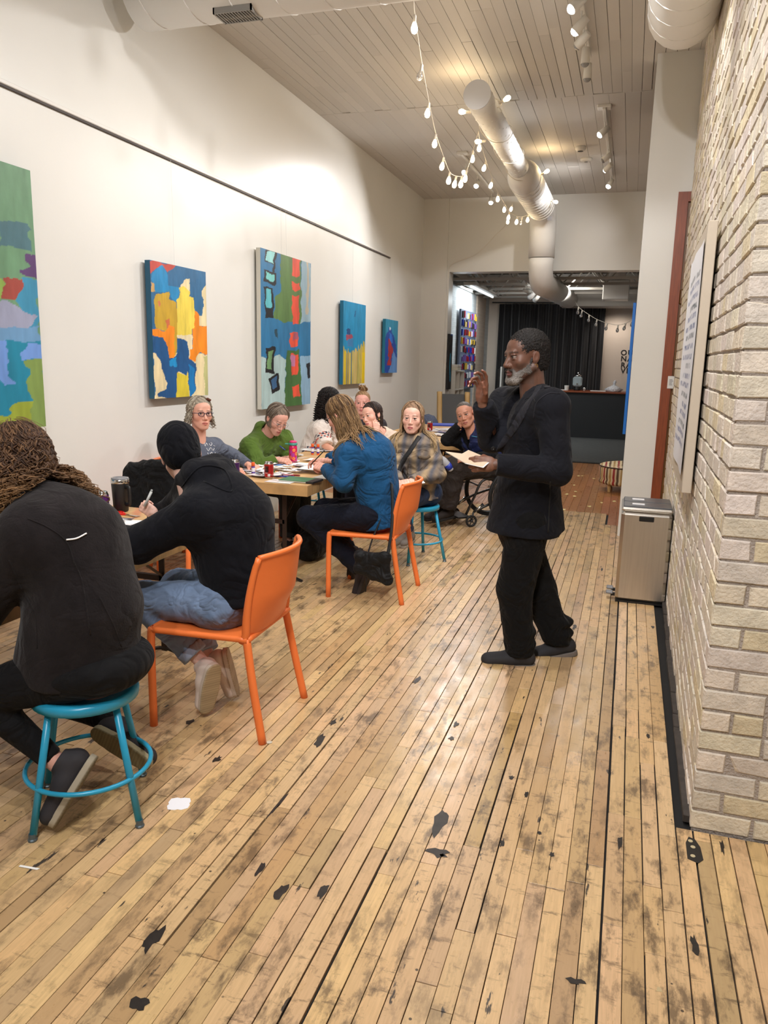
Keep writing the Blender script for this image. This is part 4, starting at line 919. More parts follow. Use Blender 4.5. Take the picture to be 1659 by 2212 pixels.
p=A(633,1000,Z=TZ); t=thing('water_bottle','magenta flower-patterned bottle with teal carry lid','bottle',(p[0],p[1],TZ),.3)
m=MB(); hs=np.linspace(0,.15,44); m.lathe([(.034 if z<.13 else .034-(z-.13)*.3,z) for z in hs],60); V=m.v[0]; C=np.tile(lin((196,24,84)),(len(V),1)); a=np.arctan2(V[:,1],V[:,0])
for (fa,fz,fc) in ((-1.2,.11,(235,140,60)),(-2.1,.095,(150,70,170)),(-1.5,.07,(150,70,170)),(-2.2,.05,(235,150,70)),(-1.3,.04,(235,130,60)),(-.5,.08,(235,150,70)),(-.4,.04,(150,70,170)),(-2.9,.075,(235,140,60))):
    d=np.hypot((a-fa)*.034,V[:,2]-fz); th=np.arctan2(V[:,2]-fz,(a-fa)*.034); m_=(d<.013*(1+.25*np.cos(8*th)))&(d>.005); C[m_]=lin(fc)
m.c[0]=C; m.build('bottle_body',M_gloss,t,smooth=True); M_teal=mat('teal_plastic',(66,142,128),.35); MB().lathe([(.0345,.148),(.036,.152),(.036,.165),(.032,.168),(.001,.168)],24).build('lid',M_teal,t,smooth=True)
MB().lathe([(.03,.166),(.031,.18),(.02,.186),(.001,.187)],20).build('spout_top',mat('pink_plastic',(214,50,110),.35),t,smooth=True); MB().rbox(-.068,-.03,-.012,.012,.152,.162,.004).build('carry_loop',M_teal,t)
# far table clutter
p=A(960,919,Z=TZ); o=MB().rbox(-.2,.2,-.14,.14,0,.02,.003).build('folder',mat('folder_blue',(42,70,180),.4)); o.location=(p[0]-.02,p[1],TZ); o.rotation_euler=(0,0,.3); tag(o,'bright blue folder on the farthest table','folder')
for k,(px_,py_,l_) in enumerate(((940,930,'magazine with a red corner on the farthest table'),(960,928,'white printed page on the farthest table beside the blue folder'),(950,940,'black and white photo page on the farthest table'),(968,935,'page under the elbow of the man in the vest'))): sheet('magazine_page',l_,'paper',px_,py_,.22,.3,.5*k,img=collage([30,33,36,39][k]),dz=.002*k)
# ------------------------------------------------------------------ things on the floor
def scrap(name,label,px,py,poly,col,rz=0,s=1.):
    p=A(px,py,Z=0); o=MB().prism([(x*s,y*s) for x,y in poly],0.0008,.0022).build(name,mat('scrap_%d%d%d'%col,col,.8)); o.location=(p[0],p[1],0); o.rotation_euler=(0,0,rz); tag(o,label,'paper scrap')
scrap('paper_scrap','scallop-edged white paper square on the floor beside the blue stool',387,1737,[(.035,-.03),(.04,-.01),(.036,.0),(.04,.012),(.034,.033),(.012,.038),(0,.035),(-.012,.04),(-.034,.034),(-.04,.01),(-.036,0),(-.041,-.012),(-.035,-.034),(-.01,-.039),(0,-.035),(.012,-.04)],(240,240,244),.4)
scrap('paper_strip','thin white paper strip on the floor at the lower left',64,1874,[(-.035,-.004),(.03,-.008),(.035,.0),(-.034,.004)],(236,236,232),.15)
scrap('foil_disc','small round silver disc on the floor near the orange chair leg',582,1604,[(.012*math.cos(a),.012*math.sin(a)) for a in np.linspace(0,2*math.pi,14,endpoint=False)],(196,190,172))
for k,(px_,py_) in enumerate(((1250,1028),(1258,1028),(1283,1034),(1240,1048),(1244,1062),(1224,1068),(1241,1072),(1299,1086),(1274,1094),(1327,1083),(1222,1021),(1218,1101))):
    r_=random.Random(k); n=7; scrap('paint_chip','pale yellow paint fleck on the reddish far floorboards',px_,py_,[((.02+r_.random()*.03)*math.cos(a)*.6,(.02+r_.random()*.05)*math.sin(a)) for a in np.linspace(0,2*math.pi,n,endpoint=False)],(232,214,150)); bpy.data.objects[-1] if False else None
for o in COL.objects:
    if o.name.startswith('paint_chip'): o['group']='paint flecks on the far floor'; o['category']='paint fleck'
p=A(1496,1835,Z=0); o=MB().prism([(-.02,-.06),(.012,-.075),(.03,-.05),(.026,.02),(.012,.06),(-.008,.07),(-.02,.03)],.0008,.002).build('tar_patch',mat('tar',(28,26,26),.4)); o.location=(p[0]+.0,p[1],0); tag(o,'black tar patch with pale spots on the floor at the brick corner','stain')
for (dx_,dy_) in ((-.004,.045),(.002,.012),(-.002,-.04)): MB().lathe([(.009,0),(.008,.003),(.001,.003)],9,(dx_,dy_,0)).build('pale_spot',mat('pale_spot',(190,176,140),.7),o)
from mathutils.bvhtree import BVHTree
# ------------------------------------------------------------------ implicit-surface modelling for figures
nrm=lambda v: np.asarray(v,float)/ (np.linalg.norm(v)+1e-12)
class Fld:
    def __init__(s,lo,hi,h):
        s.h=h; s.lo=np.asarray(lo,float); n=np.ceil((np.asarray(hi)-s.lo)/h).astype(int)+1
        s.ax=[(s.lo[i]+h*np.arange(n[i])).astype(np.float32) for i in range(3)]; s.F=np.full(n,.3,np.float32)
    def put(s,lo,hi,fn,k,sub=False):
        m=k+2.5*s.h; sl=[]; 
        for i in range(3):
            a=int(max(0,math.floor((lo[i]-m-s.lo[i])/s.h))); b=int(min(len(s.ax[i]),math.ceil((hi[i]+m-s.lo[i])/s.h)+1))
            if b<=a: return
            sl.append(slice(a,b))
        X=s.ax[0][sl[0]][:,None,None]; Y=s.ax[1][sl[1]][None,:,None]; Z=s.ax[2][sl[2]][None,None,:]
        d=fn(X,Y,Z); A_=s.F[tuple(sl)]
        if sub: A_=-A_
        if k>0: hh=np.clip(.5+.5*(A_-d)/k,0,1); r=A_+(d-A_)*hh-k*hh*(1-hh)
        else: r=np.minimum(A_,d)
        s.F[tuple(sl)]=-r if sub else r
    def cone(s,a,b,ra,rb,k=.01,sub=False,flat=None,cut=None,cuta=None):
        a=np.asarray(a,np.float32); b=np.asarray(b,np.float32); ba=b-a; L2=float(ba@ba)+1e-9; R_=max(ra,rb)
        def fn(X,Y,Z):
            px,py,pz=X-a[0],Y-a[1],Z-a[2]; t=np.clip((px*ba[0]+py*ba[1]+pz*ba[2])/L2,0,1)
            qx,qy,qz=px-t*ba[0],py-t*ba[1],pz-t*ba[2]
            if flat is not None:
                d_,f_=flat; w=(qx*d_[0]+qy*d_[1]+qz*d_[2])*(1/f_-1); qx=qx+w*d_[0]; qy=qy+w*d_[1]; qz=qz+w*d_[2]
            d=np.sqrt(qx*qx+qy*qy+qz*qz)-(ra+(rb-ra)*t)
            for cc in (cut,cuta):
                if cc is not None: c_,n_=cc; d=np.maximum(d,(X-c_[0])*n_[0]+(Y-c_[1])*n_[1]+(Z-c_[2])*n_[2])
            return d
        f_=max(1,flat[1]) if flat is not None else 1
        s.put(np.minimum(a,b)-R_*f_,np.maximum(a,b)+R_*f_,fn,k,sub)
    def ell(s,c,r,k=.01,sub=False,R3=None,cut=None):
        c=np.asarray(c,np.float32); r=np.asarray(r,np.float32) if np.ndim(r) else np.full(3,r,np.float32); M=np.eye(3) if R3 is None else np.asarray(R3)
        def fn(X,Y,Z):
            x,y,z=X-c[0],Y-c[1],Z-c[2]
            if R3 is not None: x,y,z=[x*M[0,i]+y*M[1,i]+z*M[2,i] for i in range(3)]
            k0=np.sqrt((x/r[0])**2+(y/r[1])**2+(z/r[2])**2); k1=np.sqrt((x/r[0]**2)**2+(y/r[1]**2)**2+(z/r[2]**2)**2)+1e-9
            d=k0*(k0-1)/k1
            if cut is not None: c_,n_=cut; d=np.maximum(d,(X-c_[0])*n_[0]+(Y-c_[1])*n_[1]+(Z-c_[2])*n_[2])
            return d
        e=np.abs(M)@r; s.put(c-e,c+e,fn,k,sub)
    def mesh(s):
        F=s.F; S=F<0; n=np.array(F.shape)
        cs=[(i,j,k) for i in (0,1) for j in (0,1) for k in (0,1)]
        sub=lambda A_,c: A_[c[0]:n[0]-1+c[0],c[1]:n[1]-1+c[1],c[2]:n[2]-1+c[2]]
        cnt=sum(sub(S,c).astype(np.int8) for c in cs); act=(cnt>0)&(cnt<8); idx=np.argwhere(act)
        if len(idx)==0: return np.zeros((0,3)),np.zeros((0,4),int)
        vals={c:sub(F,c)[act] for c in cs}; acc=np.zeros((len(idx),3)); num=np.zeros(len(idx))
        for c in cs:
            for ax in range(3):
                if c[ax]==0:
                    e=list(c); e[ax]=1; a=vals[c]; b=vals[tuple(e)]; m=(a<0)!=(b<0); t=np.where(m,a/(a-b+1e-12),0)
                    p=np.tile(np.array(c,float),(len(idx),1)); p[:,ax]+=t; acc+=p*m[:,None]; num+=m
        V=s.lo+s.h*(idx+acc/num[:,None]); ID=np.full(act.shape,-1,np.int64); ID[act]=np.arange(len(idx)); Q=[]
        for ax in range(3):
            o1,o2=[(1,2),(2,0),(0,1)][ax]
            sA=[slice(1,n[i]-1) for i in range(3)]; sA[ax]=slice(0,n[ax]-1); sB=list(sA); sB[ax]=slice(1,n[ax])
            a=S[tuple(sA)]; b=S[tuple(sB)]; e=np.argwhere(a!=b); 
            if len(e)==0: continue
            off=np.array([1,1,1]); off[ax]=0; e0=e+off; inside=a[tuple(e.T)]
            def cell(d1,d2):
                q=e0.copy(); q[:,o1]-=d1; q[:,o2]-=d2; return ID[tuple(q.T)]
            q=np.stack([cell(1,1),cell(0,1),cell(0,0),cell(1,0)],1); q[~inside]=q[~inside][:,::-1]; Q.append(q)
        Q=np.concatenate(Q); return V,Q[(Q>=0).all(1)]
def vnormals(V,Q):
    n=np.cross(V[Q[:,2]]-V[Q[:,0]],V[Q[:,3]]-V[Q[:,1]]); N=np.zeros_like(V)
    for k in range(4): np.add.at(N,Q[:,k],n)
    return N/(np.linalg.norm(N,axis=1)[:,None]+1e-12)
def folds(V,Q,amp,freq,seed,ridge=True,dirn=None):
    if amp<=0: return V
    r=np.random.default_rng(seed); N=vnormals(V,Q); s=np.zeros(len(V)); W_=V.copy()
    for k in range(3): W_=W_+.02*np.sin(V@(r.normal(size=(3,3))*freq*.5)+r.random(3)*6)
    for k in range(5):
        d=nrm(r.normal(size=3)) if dirn is None else nrm(np.asarray(dirn)*1.6+r.normal(size=3)*.8); q=np.sin((W_@d)*freq*(1+.5*k)+r.random()*6)
        s+= (1-2*np.abs(q))/(1+.5*k) if ridge else q/(1+.5*k)
    return V+N*(amp*s*.4)[:,None]
def addprims(f,prims):
    for p in prims:
        o=dict(p[-1]) if isinstance(p[-1],dict) else {}
        if p[0]=='c': f.cone(*p[1:5],**o)
        else: f.ell(*p[1:3],**o)
def primsmesh(prims,h):
    P=[]; 
    for p in prims:
        if p[0]=='c' and not (isinstance(p[-1],dict) and p[-1].get('sub')):
            R_=max(p[3],p[4])*(max(1,p[-1]['flat'][1]) if isinstance(p[-1],dict) and p[-1].get('flat') is not None else 1); P+=[np.asarray(p[1])-R_,np.asarray(p[1])+R_,np.asarray(p[2])-R_,np.asarray(p[2])+R_]
        elif p[0]=='e' and not (isinstance(p[-1],dict) and p[-1].get('sub')): R_=np.max(p[2]); P+=[np.asarray(p[1])-R_,np.asarray(p[1])+R_]
    P=np.array(P); f=Fld(P.min(0)-3*h-.01,P.max(0)+3*h+.01,h); addprims(f,prims); return f.mesh()
def garment(name,prims,m,parent,h=.011,amp=.004,freq=26,seed=1,col=None,label=None,dirn=None,ridge=True):
    V,Q=primsmesh(prims,h); V=folds(V,Q,amp,freq,seed,ridge,dirn)
    C=None if col is None else (col(V) if callable(col) else np.tile(lin(col),(len(V),1)))
    return mkobj(name,V,Q,m,parent,True,C,label=label)
# ---- materials for figures
def cloth(name,c,rough=.9,noise=(9,.12),bump=(240,.35,.002),sheen=.15,attr=False,fold=.5):
    if name in MATS: return MATS[name]
    m=mat(name,c,rough,noise=noise,bump=bump,sheen=sheen*.2,spec=.2,attr=attr); nt=m.node_tree; N=nt.nodes; L=nt.links
    b=N['Principled BSDF']; g=N.new('ShaderNodeNewGeometry'); n=N.new('ShaderNodeTexNoise'); n.inputs['Scale'].default_value=7; n.inputs['Detail'].default_value=2.5; n.inputs['Distortion'].default_value=1.1; L.new(g.outputs['Position'],n.inputs['Vector'])
    pw=N.new('ShaderNodeMath'); pw.operation='PINGPONG'; pw.inputs[1].default_value=.27; L.new(n.outputs[0],pw.inputs[0])
    u=N.new('ShaderNodeBump'); u.inputs['Strength'].default_value=fold; u.inputs['Distance'].default_value=.11; L.new(pw.outputs[0],u.inputs['Height'])
    b0=[q for q in N if q.type=='BUMP' and q!=u][0]; L.new(u.outputs[0],b0.inputs['Normal']); return m
M_skin=mat('skin',(255,255,255),.48,attr=True,bump=(220,.12,.001),spec=.45)
M_eye=mat('eye_surface',(255,255,255),.1,attr=True,spec=.8)
M_hair=mat('hair_strands',(255,255,255),.55,attr=True,spec=.3,bump=(420,.6,.003))
M_shoe=mat('shoe_canvas',(255,255,255),.8,attr=True)
def headmesh(h,sk,lip,o):
    f=Fld((-.1,-.125,-.235),(.1,.14,.135),h); j=o.get('jaw',1)*1.05; nk=o.get('neck',1.); br=o.get('brow',1); no=o.get('nose',1); w=o.get('w',1.07)
    f.ell((0,-.012,.038),(.074*w,.094,.080),0); f.ell((0,.03,-.022),(.058*w,.064,.086),.03); f.ell((0,.045,.045),(.052*w,.044,.044),.02)
    for s in (-1,1):
        f.cone((s*.052*j*w,.0,-.05),(s*.020*j,.069,-.1),.015*j,.015,.028); f.ell((s*.041*w,.058,-.024),.0225,.02)
    f.ell((0,.074,-.103),(.019*j,.016,.015),.02); f.cone((0,-.02,-.04),(0,-.032,-.235),.050*nk,.054*nk,.022)
    f.cone((-.032,.084,.022),(.032,.084,.022),.0085*br,.0085*br,.012); f.ell((0,.071,-.070),(.033,.029,.028),.016)
    for s in (-1,1): f.ell((s*.031,.104,.002),(.0185,.018,.0125),.011,True)
    f.cone((0,.087,.010),(0,.105+.003*no,-.034),.0066*no,.0095*no,.012)
    for s in (-1,1): f.ell((s*.0112*no,.0965,-.039),.0076*no,.008); 
    for s in (-1,1): f.ell((s*.0055,.103,-.0475),.0030,.002,True)
    for s in (-1,1):
        f.cone((s*.021,.089,-.0675),(s*.004,.0995,-.0635),.0036,.0052,.005); f.cone((s*.018,.089,-.0755),(0,.0985,-.0765),.0045,.0062,.005)
    op=o.get('open',0)
    for s in (-1,1): f.cone((s*.023,.093,-.0706),(0,.1065,-.0702),.0016+op*.3,.0022+op,.002,True)
    for s in (-1,1):
        f.ell((s*.031,.0835,.0105),(.0165,.0115,.0062),.004); f.ell((s*.031,.083,-.0080),(.015,.0095,.0042),.004)
        f.ell((s*.0745*w,-.008,-.006),(.0075,.018,.030),.006,R3=np.array([[1,0,0],[0,.96,-.26],[0,.26,.96]])); f.ell((s*.083*w,-.003,-.002),(.006,.009,.016),.005,True)
    V,Q=f.mesh(); x,y,z=V.T; C=np.tile(lin(sk),(len(V),1)); L=lin(lip)
    g=lambda cx,cy,cz,r: np.exp(-(((np.abs(x)-cx)/r)**2+((y-cy)/(r*1.3))**2+((z-cz)/r)**2))
    red=lin(sk)*np.array([1.08,.80,.76]); t=np.clip(.35*g(.042,.07,-.03,.024)+.30*np.exp(-((x/.016)**2+((y-.112)/.02)**2+((z+.038)/.014)**2))+.5*g(.08,0,0,.03),0,1)*o.get('blush',1); C=C*(1-t[:,None])+red*t[:,None]
    m=((x/.0235)**2+((z+.0705)/.0108)**2<1)&(y>.085); C[m]=L; m=(np.abs(z+.0705+.0*x)<.0016)&(np.abs(x)<.023)&(y>.085); C[m]=L*.35
    m=(((np.abs(x)-.031)/.0195)**2+((z-.002)/.011)**2<1)&(y>.065); C[m]*=o.get('lid',.82)
    m=(((np.abs(x)-.031)/.0165)**2+((z-.006-.0*x)/.0035)**2<1)&(y>.07); C[m]*=.45
    bz=.0245-.35*np.maximum(np.abs(x)-.036,0)*1.0; m=(np.abs(z-bz)<.0036)&(np.abs(x)>.013)&(np.abs(x)<.050)&(y>.05); C[m]=C[m]*.35+lin(o.get('browc',(70,50,40)))*.65
    if o.get('stubble'):
        q=((z<-.045)|((z<-.03)&(np.abs(x)>.045)))&(y>-.005)&(z>-.125); C[q]=C[q]*.6+lin(o['stubble'])*.4; C[m]=C[m]
    if o.get('age')==2:
        q=np.abs(np.abs(x)-.030-.25*(-.045-z))<.0022; q&=(z<-.04)&(z>-.085)&(y>.05); C[q]*=.88
        for zz in (.046,.056,.066): C[(np.abs(z-zz+.0)<.0014)&(np.abs(x)<.036)&(y>.05)]*=.93
    return V,Q,C
def handmesh(sgn,curl,sk,spread=0.,thumb=0.,h=.0029,nail=(215,170,160),point=None):
    f=Fld((-.1,-.07,-.11),(.1,.205,.07),h); X=[.030,.010,-.0105,-.029]; Ls=[(.042,.026,.022),(.046,.030,.023),(.042,.028,.022),(.033,.021,.020)]; Yk=[.086,.091,.086,.077]
    f.cone((0,-.07,0),(0,.012,0),.026,.027,0,flat=((0,0,1),.74))
    tips=[]
    for i in range(4):
        x=X[i]*sgn; f.cone((x*.7,.012,0),(x,Yk[i],.0),.0135,.0108,.013)
    f.ell((.022*sgn,.03,-.009),(.017,.028,.013),.012); f.ell((-.022*sgn,.032,-.008),(.013,.03,.012),.012)
    for i in range(4):
        cu=curl[i] if np.ndim(curl) else curl; cu=cu if np.ndim(cu) else (cu,cu*1.15,cu*.7)
        p=np.array([X[i]*sgn,Yk[i],0.]); ang=0; sx=sgn*spread*(1.5-i)*.35
        r=[.0093,.0083,.0075,.0062] if i<3 else [.0082,.0072,.0066,.0056]
        for k in range(3):
            ang+=math.radians(cu[k]); d=nrm([sx,math.cos(ang),-math.sin(ang)]); q=p+d*Ls[i][k]; f.cone(p,q,r[k],r[k+1],.007 if k==0 else .002); p=q
        tips.append((p,nrm([0,math.sin(ang),math.cos(ang)])))
    b=np.array([.022*sgn,.016,-.008]); m1=b+np.array([sgn*(.030-.012*thumb),.030,-.010-.018*thumb]); m2=m1+nrm([sgn*(.35-.9*thumb),.9,-.12-.5*thumb])*.032; m3=m2+nrm([sgn*(.1-.9*thumb),1.,-.1-.3*thumb])*.024
    f.cone(b,m1,.0145,.0115,.010); f.cone(m1,m2,.0108,.0094,.003); f.cone(m2,m3,.0094,.0078,.002)
    V,Q=f.mesh(); C=np.tile(lin(sk),(len(V),1)); C=C*(1+.10*np.sin(V[:,1:2]*260)*(np.abs(V[:,2:3])>.004))
    pal=(V[:,2]<-.004)&(V[:,1]>.0); C[pal]=C[pal]*np.array([1.08,.95,.92])
    for p,n_ in tips: q=np.linalg.norm(V-(p+n_*.005),axis=1)<.006; C[q]=lin(nail)
    return V,Q,C
def frame(fwd,up):
    y=nrm(fwd); z=np.asarray(up,float); z=nrm(z-y*(z@y)); return np.stack([np.cross(y,z),y,z],1)
def joinm(parts):
    V=[];Q=[];C=[];n=0
    for v,q,c in parts: V.append(v);Q.append(q+n);C.append(c);n+=len(v)
    return np.concatenate(V),np.concatenate(Q),np.concatenate(C)
def shoe(parent,ankle,toe,up,upper,sole,s=1.,sole2=None,h=.0052,high=.0):
    """ankle = ankle joint, toe = direction of the toes, up = shin side"""
    R3=frame(toe,up); T=lambda V: (V*s)@R3.T+np.asarray(ankle)
    f=Fld((-.07,-.11,-.1),(.07,.22,.06+high),h)
    f.cone((0,-.045,-.048),(0,.035,-.045),.036,.040,0); f.cone((0,.03,-.045),(0,.148,-.060),.043,.042,.03,flat=((0,0,1),.80)); f.cone((0,-.03,-.03),(0,-.012,.012+high),.037,.040,.025,cut=((0,0,.012+high),(0,0,1)))
    f.put((-.1,-.2,-.2),(.1,.3,-.078),lambda X,Y,Z:(Z+.078)+0*X+0*Y,0,True)
    V,Q=f.mesh(); C=np.tile(lin(upper),(len(V),1)); C[(V[:,1]>.128)&(V[:,2]<-.045)]*=1.0
    o=mkobj('shoe',T(V),Q,M_shoe,parent,True,C)
    f=Fld((-.07,-.11,-.12),(.07,.22,-.05),.0045)
    def sf(X,Y,Z):
        t=np.clip((Y+.045)/.195,0,1); w=.038+.006*np.sin(t*3.14*1.2)+.003*t; d=np.sqrt(X*X+(Y+.045-.195*t)**2)-w; return np.maximum(d,np.abs(Z+.086)-.013)
    f.put((-.06,-.1,-.105),(.06,.21,-.07),sf,0); V,Q=f.mesh(); C=np.tile(lin(sole),(len(V),1)); 
    b=V[:,2]<-.095; C[b]=lin(sole2 if sole2 is not None else sole)*(.8+.25*(np.sin(V[b][:,1:2]*900)>0))
    mkobj('sole',T(V),Q,M_shoe,o,True,C); return o
def person(label,J,group=None):
    """J: joints and looks; returns root empty and helpers"""
    P,N=[np.asarray(J[k],float) for k in ('P','N')]; fw=nrm([*J['fwd'][:2],0]) if 'fwd' in J else np.array([-1,0,0.])
    lat=np.cross(fw,[0,0,1]) # person's right
    sw=J.get('sw',.175); base=(P[0],P[1],0)
    t=thing('person',label,'person',(0,0,0),0,group); 
    up=nrm(N-P); C_=J.get('C',P+(N-P)*.72+J.get('hunch',0)*(-fw)); C_=np.asarray(C_,float); W_=np.asarray(J.get('W',P+(N-P)*.35+.5*J.get('hunch',0)*(-fw)),float)
    SR=np.asarray(J.get('SR',N+lat*sw-up*.06),float); SL=np.asarray(J.get('SL',N-lat*sw-up*.06),float)
    HR=np.asarray(J.get('HR',P+lat*.09),float); HL=np.asarray(J.get('HL',P-lat*.09),float)
    fn=nrm(fw-up*(fw@up)); b=J.get('b',1.)
    J.update(C=C_,W=W_,SR=SR,SL=SL,HR=HR,HL=HL,lat=lat,up=up,fn=fn,fw=fw,P=P,N=N,root=t)
    fl=(fn,.72)
    pr=[('c',P,W_,.135*b,.115*b,dict(flat=fl,k=0)),('c',W_,C_,.115*b,.135*b,dict(flat=fl,k=.04)),('c',C_,N,.125*b,.055,dict(flat=fl,k=.04)),('c',C_+up*.06,SR,.07,.050,dict(k=.04)),('c',C_+up*.06,SL,.07,.050,dict(k=.04))]
    sk=J['skin']; 
    for s in 'RL':
        S=J['S'+s]; E_=np.asarray(J['E'+s],float); Wr=np.asarray(J['W'+s],float); J['E'+s]=E_; J['W'+s]=Wr
        pr+=[('c',N-up*.02,S,.045,.04,dict(k=.03)),('c',S,E_,.045,.036,dict(k=.02)),('c',E_,Wr,.036,.024,dict(k=.01))]
        if 'K'+s in J:
            K=np.asarray(J['K'+s],float); An=np.asarray(J['A'+s],float); J['K'+s]=K;J['A'+s]=An
            pr+=[('c',J['H'+s],K,.075,.05,dict(k=.03)),('c',K,An,.048,.032,dict(k=.015))]
    hc,hf,hu,hs=J['head']; R3=frame(hf,hu); hc=np.asarray(hc,float); J['RH']=R3; J['hc']=hc; J['hs']=hs
    nb=hc+R3@np.array([0,-.03,-.15])*hs; pr+=[('c',nb,N-up*.02,.048*J.get('neckw',1),.055,dict(k=.03))]
    V,Q=primsmesh(pr,.014); parts=[(V,Q,np.tile(lin(sk),(len(V),1)))]
    V,Q,C=headmesh(J.get('hh',.0034),sk,J.get('lip',(178,104,96)),J.get('face',{})); parts.append(((V*hs)@R3.T+hc,Q,C))
    for s in 'RL':
        if J.get('hand'+s):
            H=J['hand'+s]; hd=frame(H['dir'],H['back']); sgn=-1 if s=='R' else 1
            V,Q,C=handmesh(sgn,H.get('curl',30),J.get('handskin',sk),H.get('spread',0),H.get('thumb',0)); sc=H.get('s',.95)
            parts.append(((V*sc)@hd.T+J['W'+s]+nrm(H['dir'])*H.get('off',.01),Q,C))
    V,Q,C=joinm(parts); mkobj('body',V,Q,M_skin,t,True,C)
    # eyes
    if J.get('eyes',True):
        for s in (-1,1):
            m=MB(); m.lathe([(.0125*math.sin(a),-.0125*math.cos(a)) for a in np.linspace(.02,3.12,14)],16,ax=np.array([[1,0,0],[0,0,1],[0,1,0.]])); V=m.v[0]; g=np.array([J.get('gaze',0)*.004+0,.0125,J.get('gazez',0)*.003]); g=g/np.linalg.norm(g)
            cs=(V@g)/.0125; C=np.tile(lin(J.get('sclera',(206,196,190))),(len(V),1)); C[cs>.86]=lin(J.get('iris',(70,60,50))); C[cs>.965]=lin((12,10,10)); m.c[0]=C
            m.build('eye',M_eye,t,True,xf=(R3*hs,hc+R3@np.array([s*.031,.0792,.0022])*hs))
    return t
def topg(J,name,m,e=.018,h=.011,amp=.004,seed=1,hem=None,sleeve=1.,neck=.066,col=None,k=.045,cuff=.010,label=None,hemr=.16,freq=26,bust=0,extra=(),flat=.76,necky=.0,dirn=None):
    b=J.get('b',1.); fl=(J['fn'],flat); P,W_,C_,N,up=J['P'],J['W'],J['C'],J['N'],J['up']; hem=P-up*.02 if hem is None else np.asarray(hem,float)
    dn=nrm(hem-W_); pr=[('c',J['SR']-up*.055-(J['SR']-J['SL'])*.12,J['SL']-up*.055+(J['SR']-J['SL'])*.12,.062+e,.062+e,dict(k=0)),('c',W_,hem,.115*b+e,hemr,dict(flat=(nrm(J['fw']),.86),k=.03,cut=(hem,dn))),('c',W_,C_,.115*b+e,.138*b+e,dict(flat=fl,k=k)),('c',C_,N-up*.03,.130*b+e,.055+e,dict(flat=fl,k=k))]
    if bust: 
        for s in (-1,1): pr.append(('e',C_+J['fn']*.075+J['lat']*s*.07-up*.02,(.07,.07,.065),dict(k=.03)))
    for s in 'RL':
        S,E_,Wr=J['S'+s],J['E'+s],J['W'+s]; pr.append(('c',C_+up*.07,S,.07+e*.8,.052+e,dict(k=k))); pr.append(('c',N-up*.015,S+up*.004,.050+e*.6,.046+e,dict(k=.03)))
        if sleeve>=1:
            d=nrm(Wr-E_); end=Wr-d*.012; pr+=[('c',S,E_,.052+e,.042+e,dict(k=.03)),('c',E_,end+d*.05,.042+e,.028+cuff,dict(k=.02,cut=(end,d)))]
        else:
            tt=sleeve*2
            if tt<=1: d=nrm(E_-S); end=S+(E_-S)*tt; pr.append(('c',S,end+d*.05,.052+e,.048+e,dict(k=.03,cut=(end,d))))
            else: d=nrm(Wr-E_); end=E_+(Wr-E_)*(tt-1); pr+=[('c',S,E_,.052+e,.042+e,dict(k=.03)),('c',E_,end+d*.04,.042+e,.036+e,dict(k=.02,cut=(end,d)))]
    pr+=list(extra)
    hb=J['hc']+J['RH']@np.array([0,-.03,-.14])*J['hs']
    if neck: pr.append(('c',N+up*.005+J['fn']*necky,hb,neck,neck,dict(k=.012,sub=True)))
    return garment(name,pr,m,J['root'],h,amp,freq,seed,col,label,dirn)
def pantsg(J,name,m,e=.02,h=.012,amp=.004,seed=2,ankle=.055,knee=.066,thigh=.09,col=None,cutz=.03,hipr=.15):
    P=J['P']; pr=[('c',J['HR'],J['HL'],hipr-.045,hipr-.045,dict(k=0)),('c',P,P+J['up']*.1,.12*J.get('b',1)+e*.5,.11*J.get('b',1)+e*.5,dict(k=.03,flat=(J['fn'],.8)))]
    for s in 'RL':
        H_,K,An=J['H'+s],J['K'+s],J['A'+s]; d=nrm(An-K); end=An-d*cutz
        pr+=[('c',H_,K,thigh+e*.3,knee+e*.3,dict(k=.04)),('c',K,end+d*.05,knee+e*.2,ankle,dict(k=.025,cut=(end,d)))]
    return garment(name,pr,m,J['root'],h,amp,24,seed,col)
def haircap(J,col,r=(.082,.100,.086),lower=True,short=False,name='hair',front=(.105,-.035,.085,.075,.118),amp=.002,extra=(),h=.0042,freq=160,vcol=None):
    f=Fld((-.14,-.17,-.2),(.14,.13,.24),h); f.ell((0,-.016,.042),r,0)
    if lower: f.ell((0,-.048,-.025),(.070,.062,.075),.03)
    for q in extra: addprims(f,[q])
    f.ell((0,front[0],front[1]),(front[2],front[3],front[4]),.008,True)
    if short:
        for s in (-1,1): f.ell((s*.085,.008,-.02),(.03,.03,.05),.004,True)
        f.put((-.2,-.2,-.3),(.2,.2,-.07),lambda X,Y,Z:(Z+.068+.3*np.maximum(Y+.06,0))+0*X,.01,True)
    V,Q=f.mesh(); V=folds(V,Q,amp,freq,3,True,dirn=None); c=lin(col); r_=np.random.default_rng(4); C=np.tile(c,(len(V),1))*(1+.25*np.sin(V@np.array([300,120,40.])+3*np.sin(V@np.array([60,20,80.]))))[:,None]
    if vcol: C=vcol(V,C)
    return mkobj(name,(V*J['hs'])@J['RH'].T+J['hc'],Q,M_hair,J['root'],True,np.clip(C,0,1))
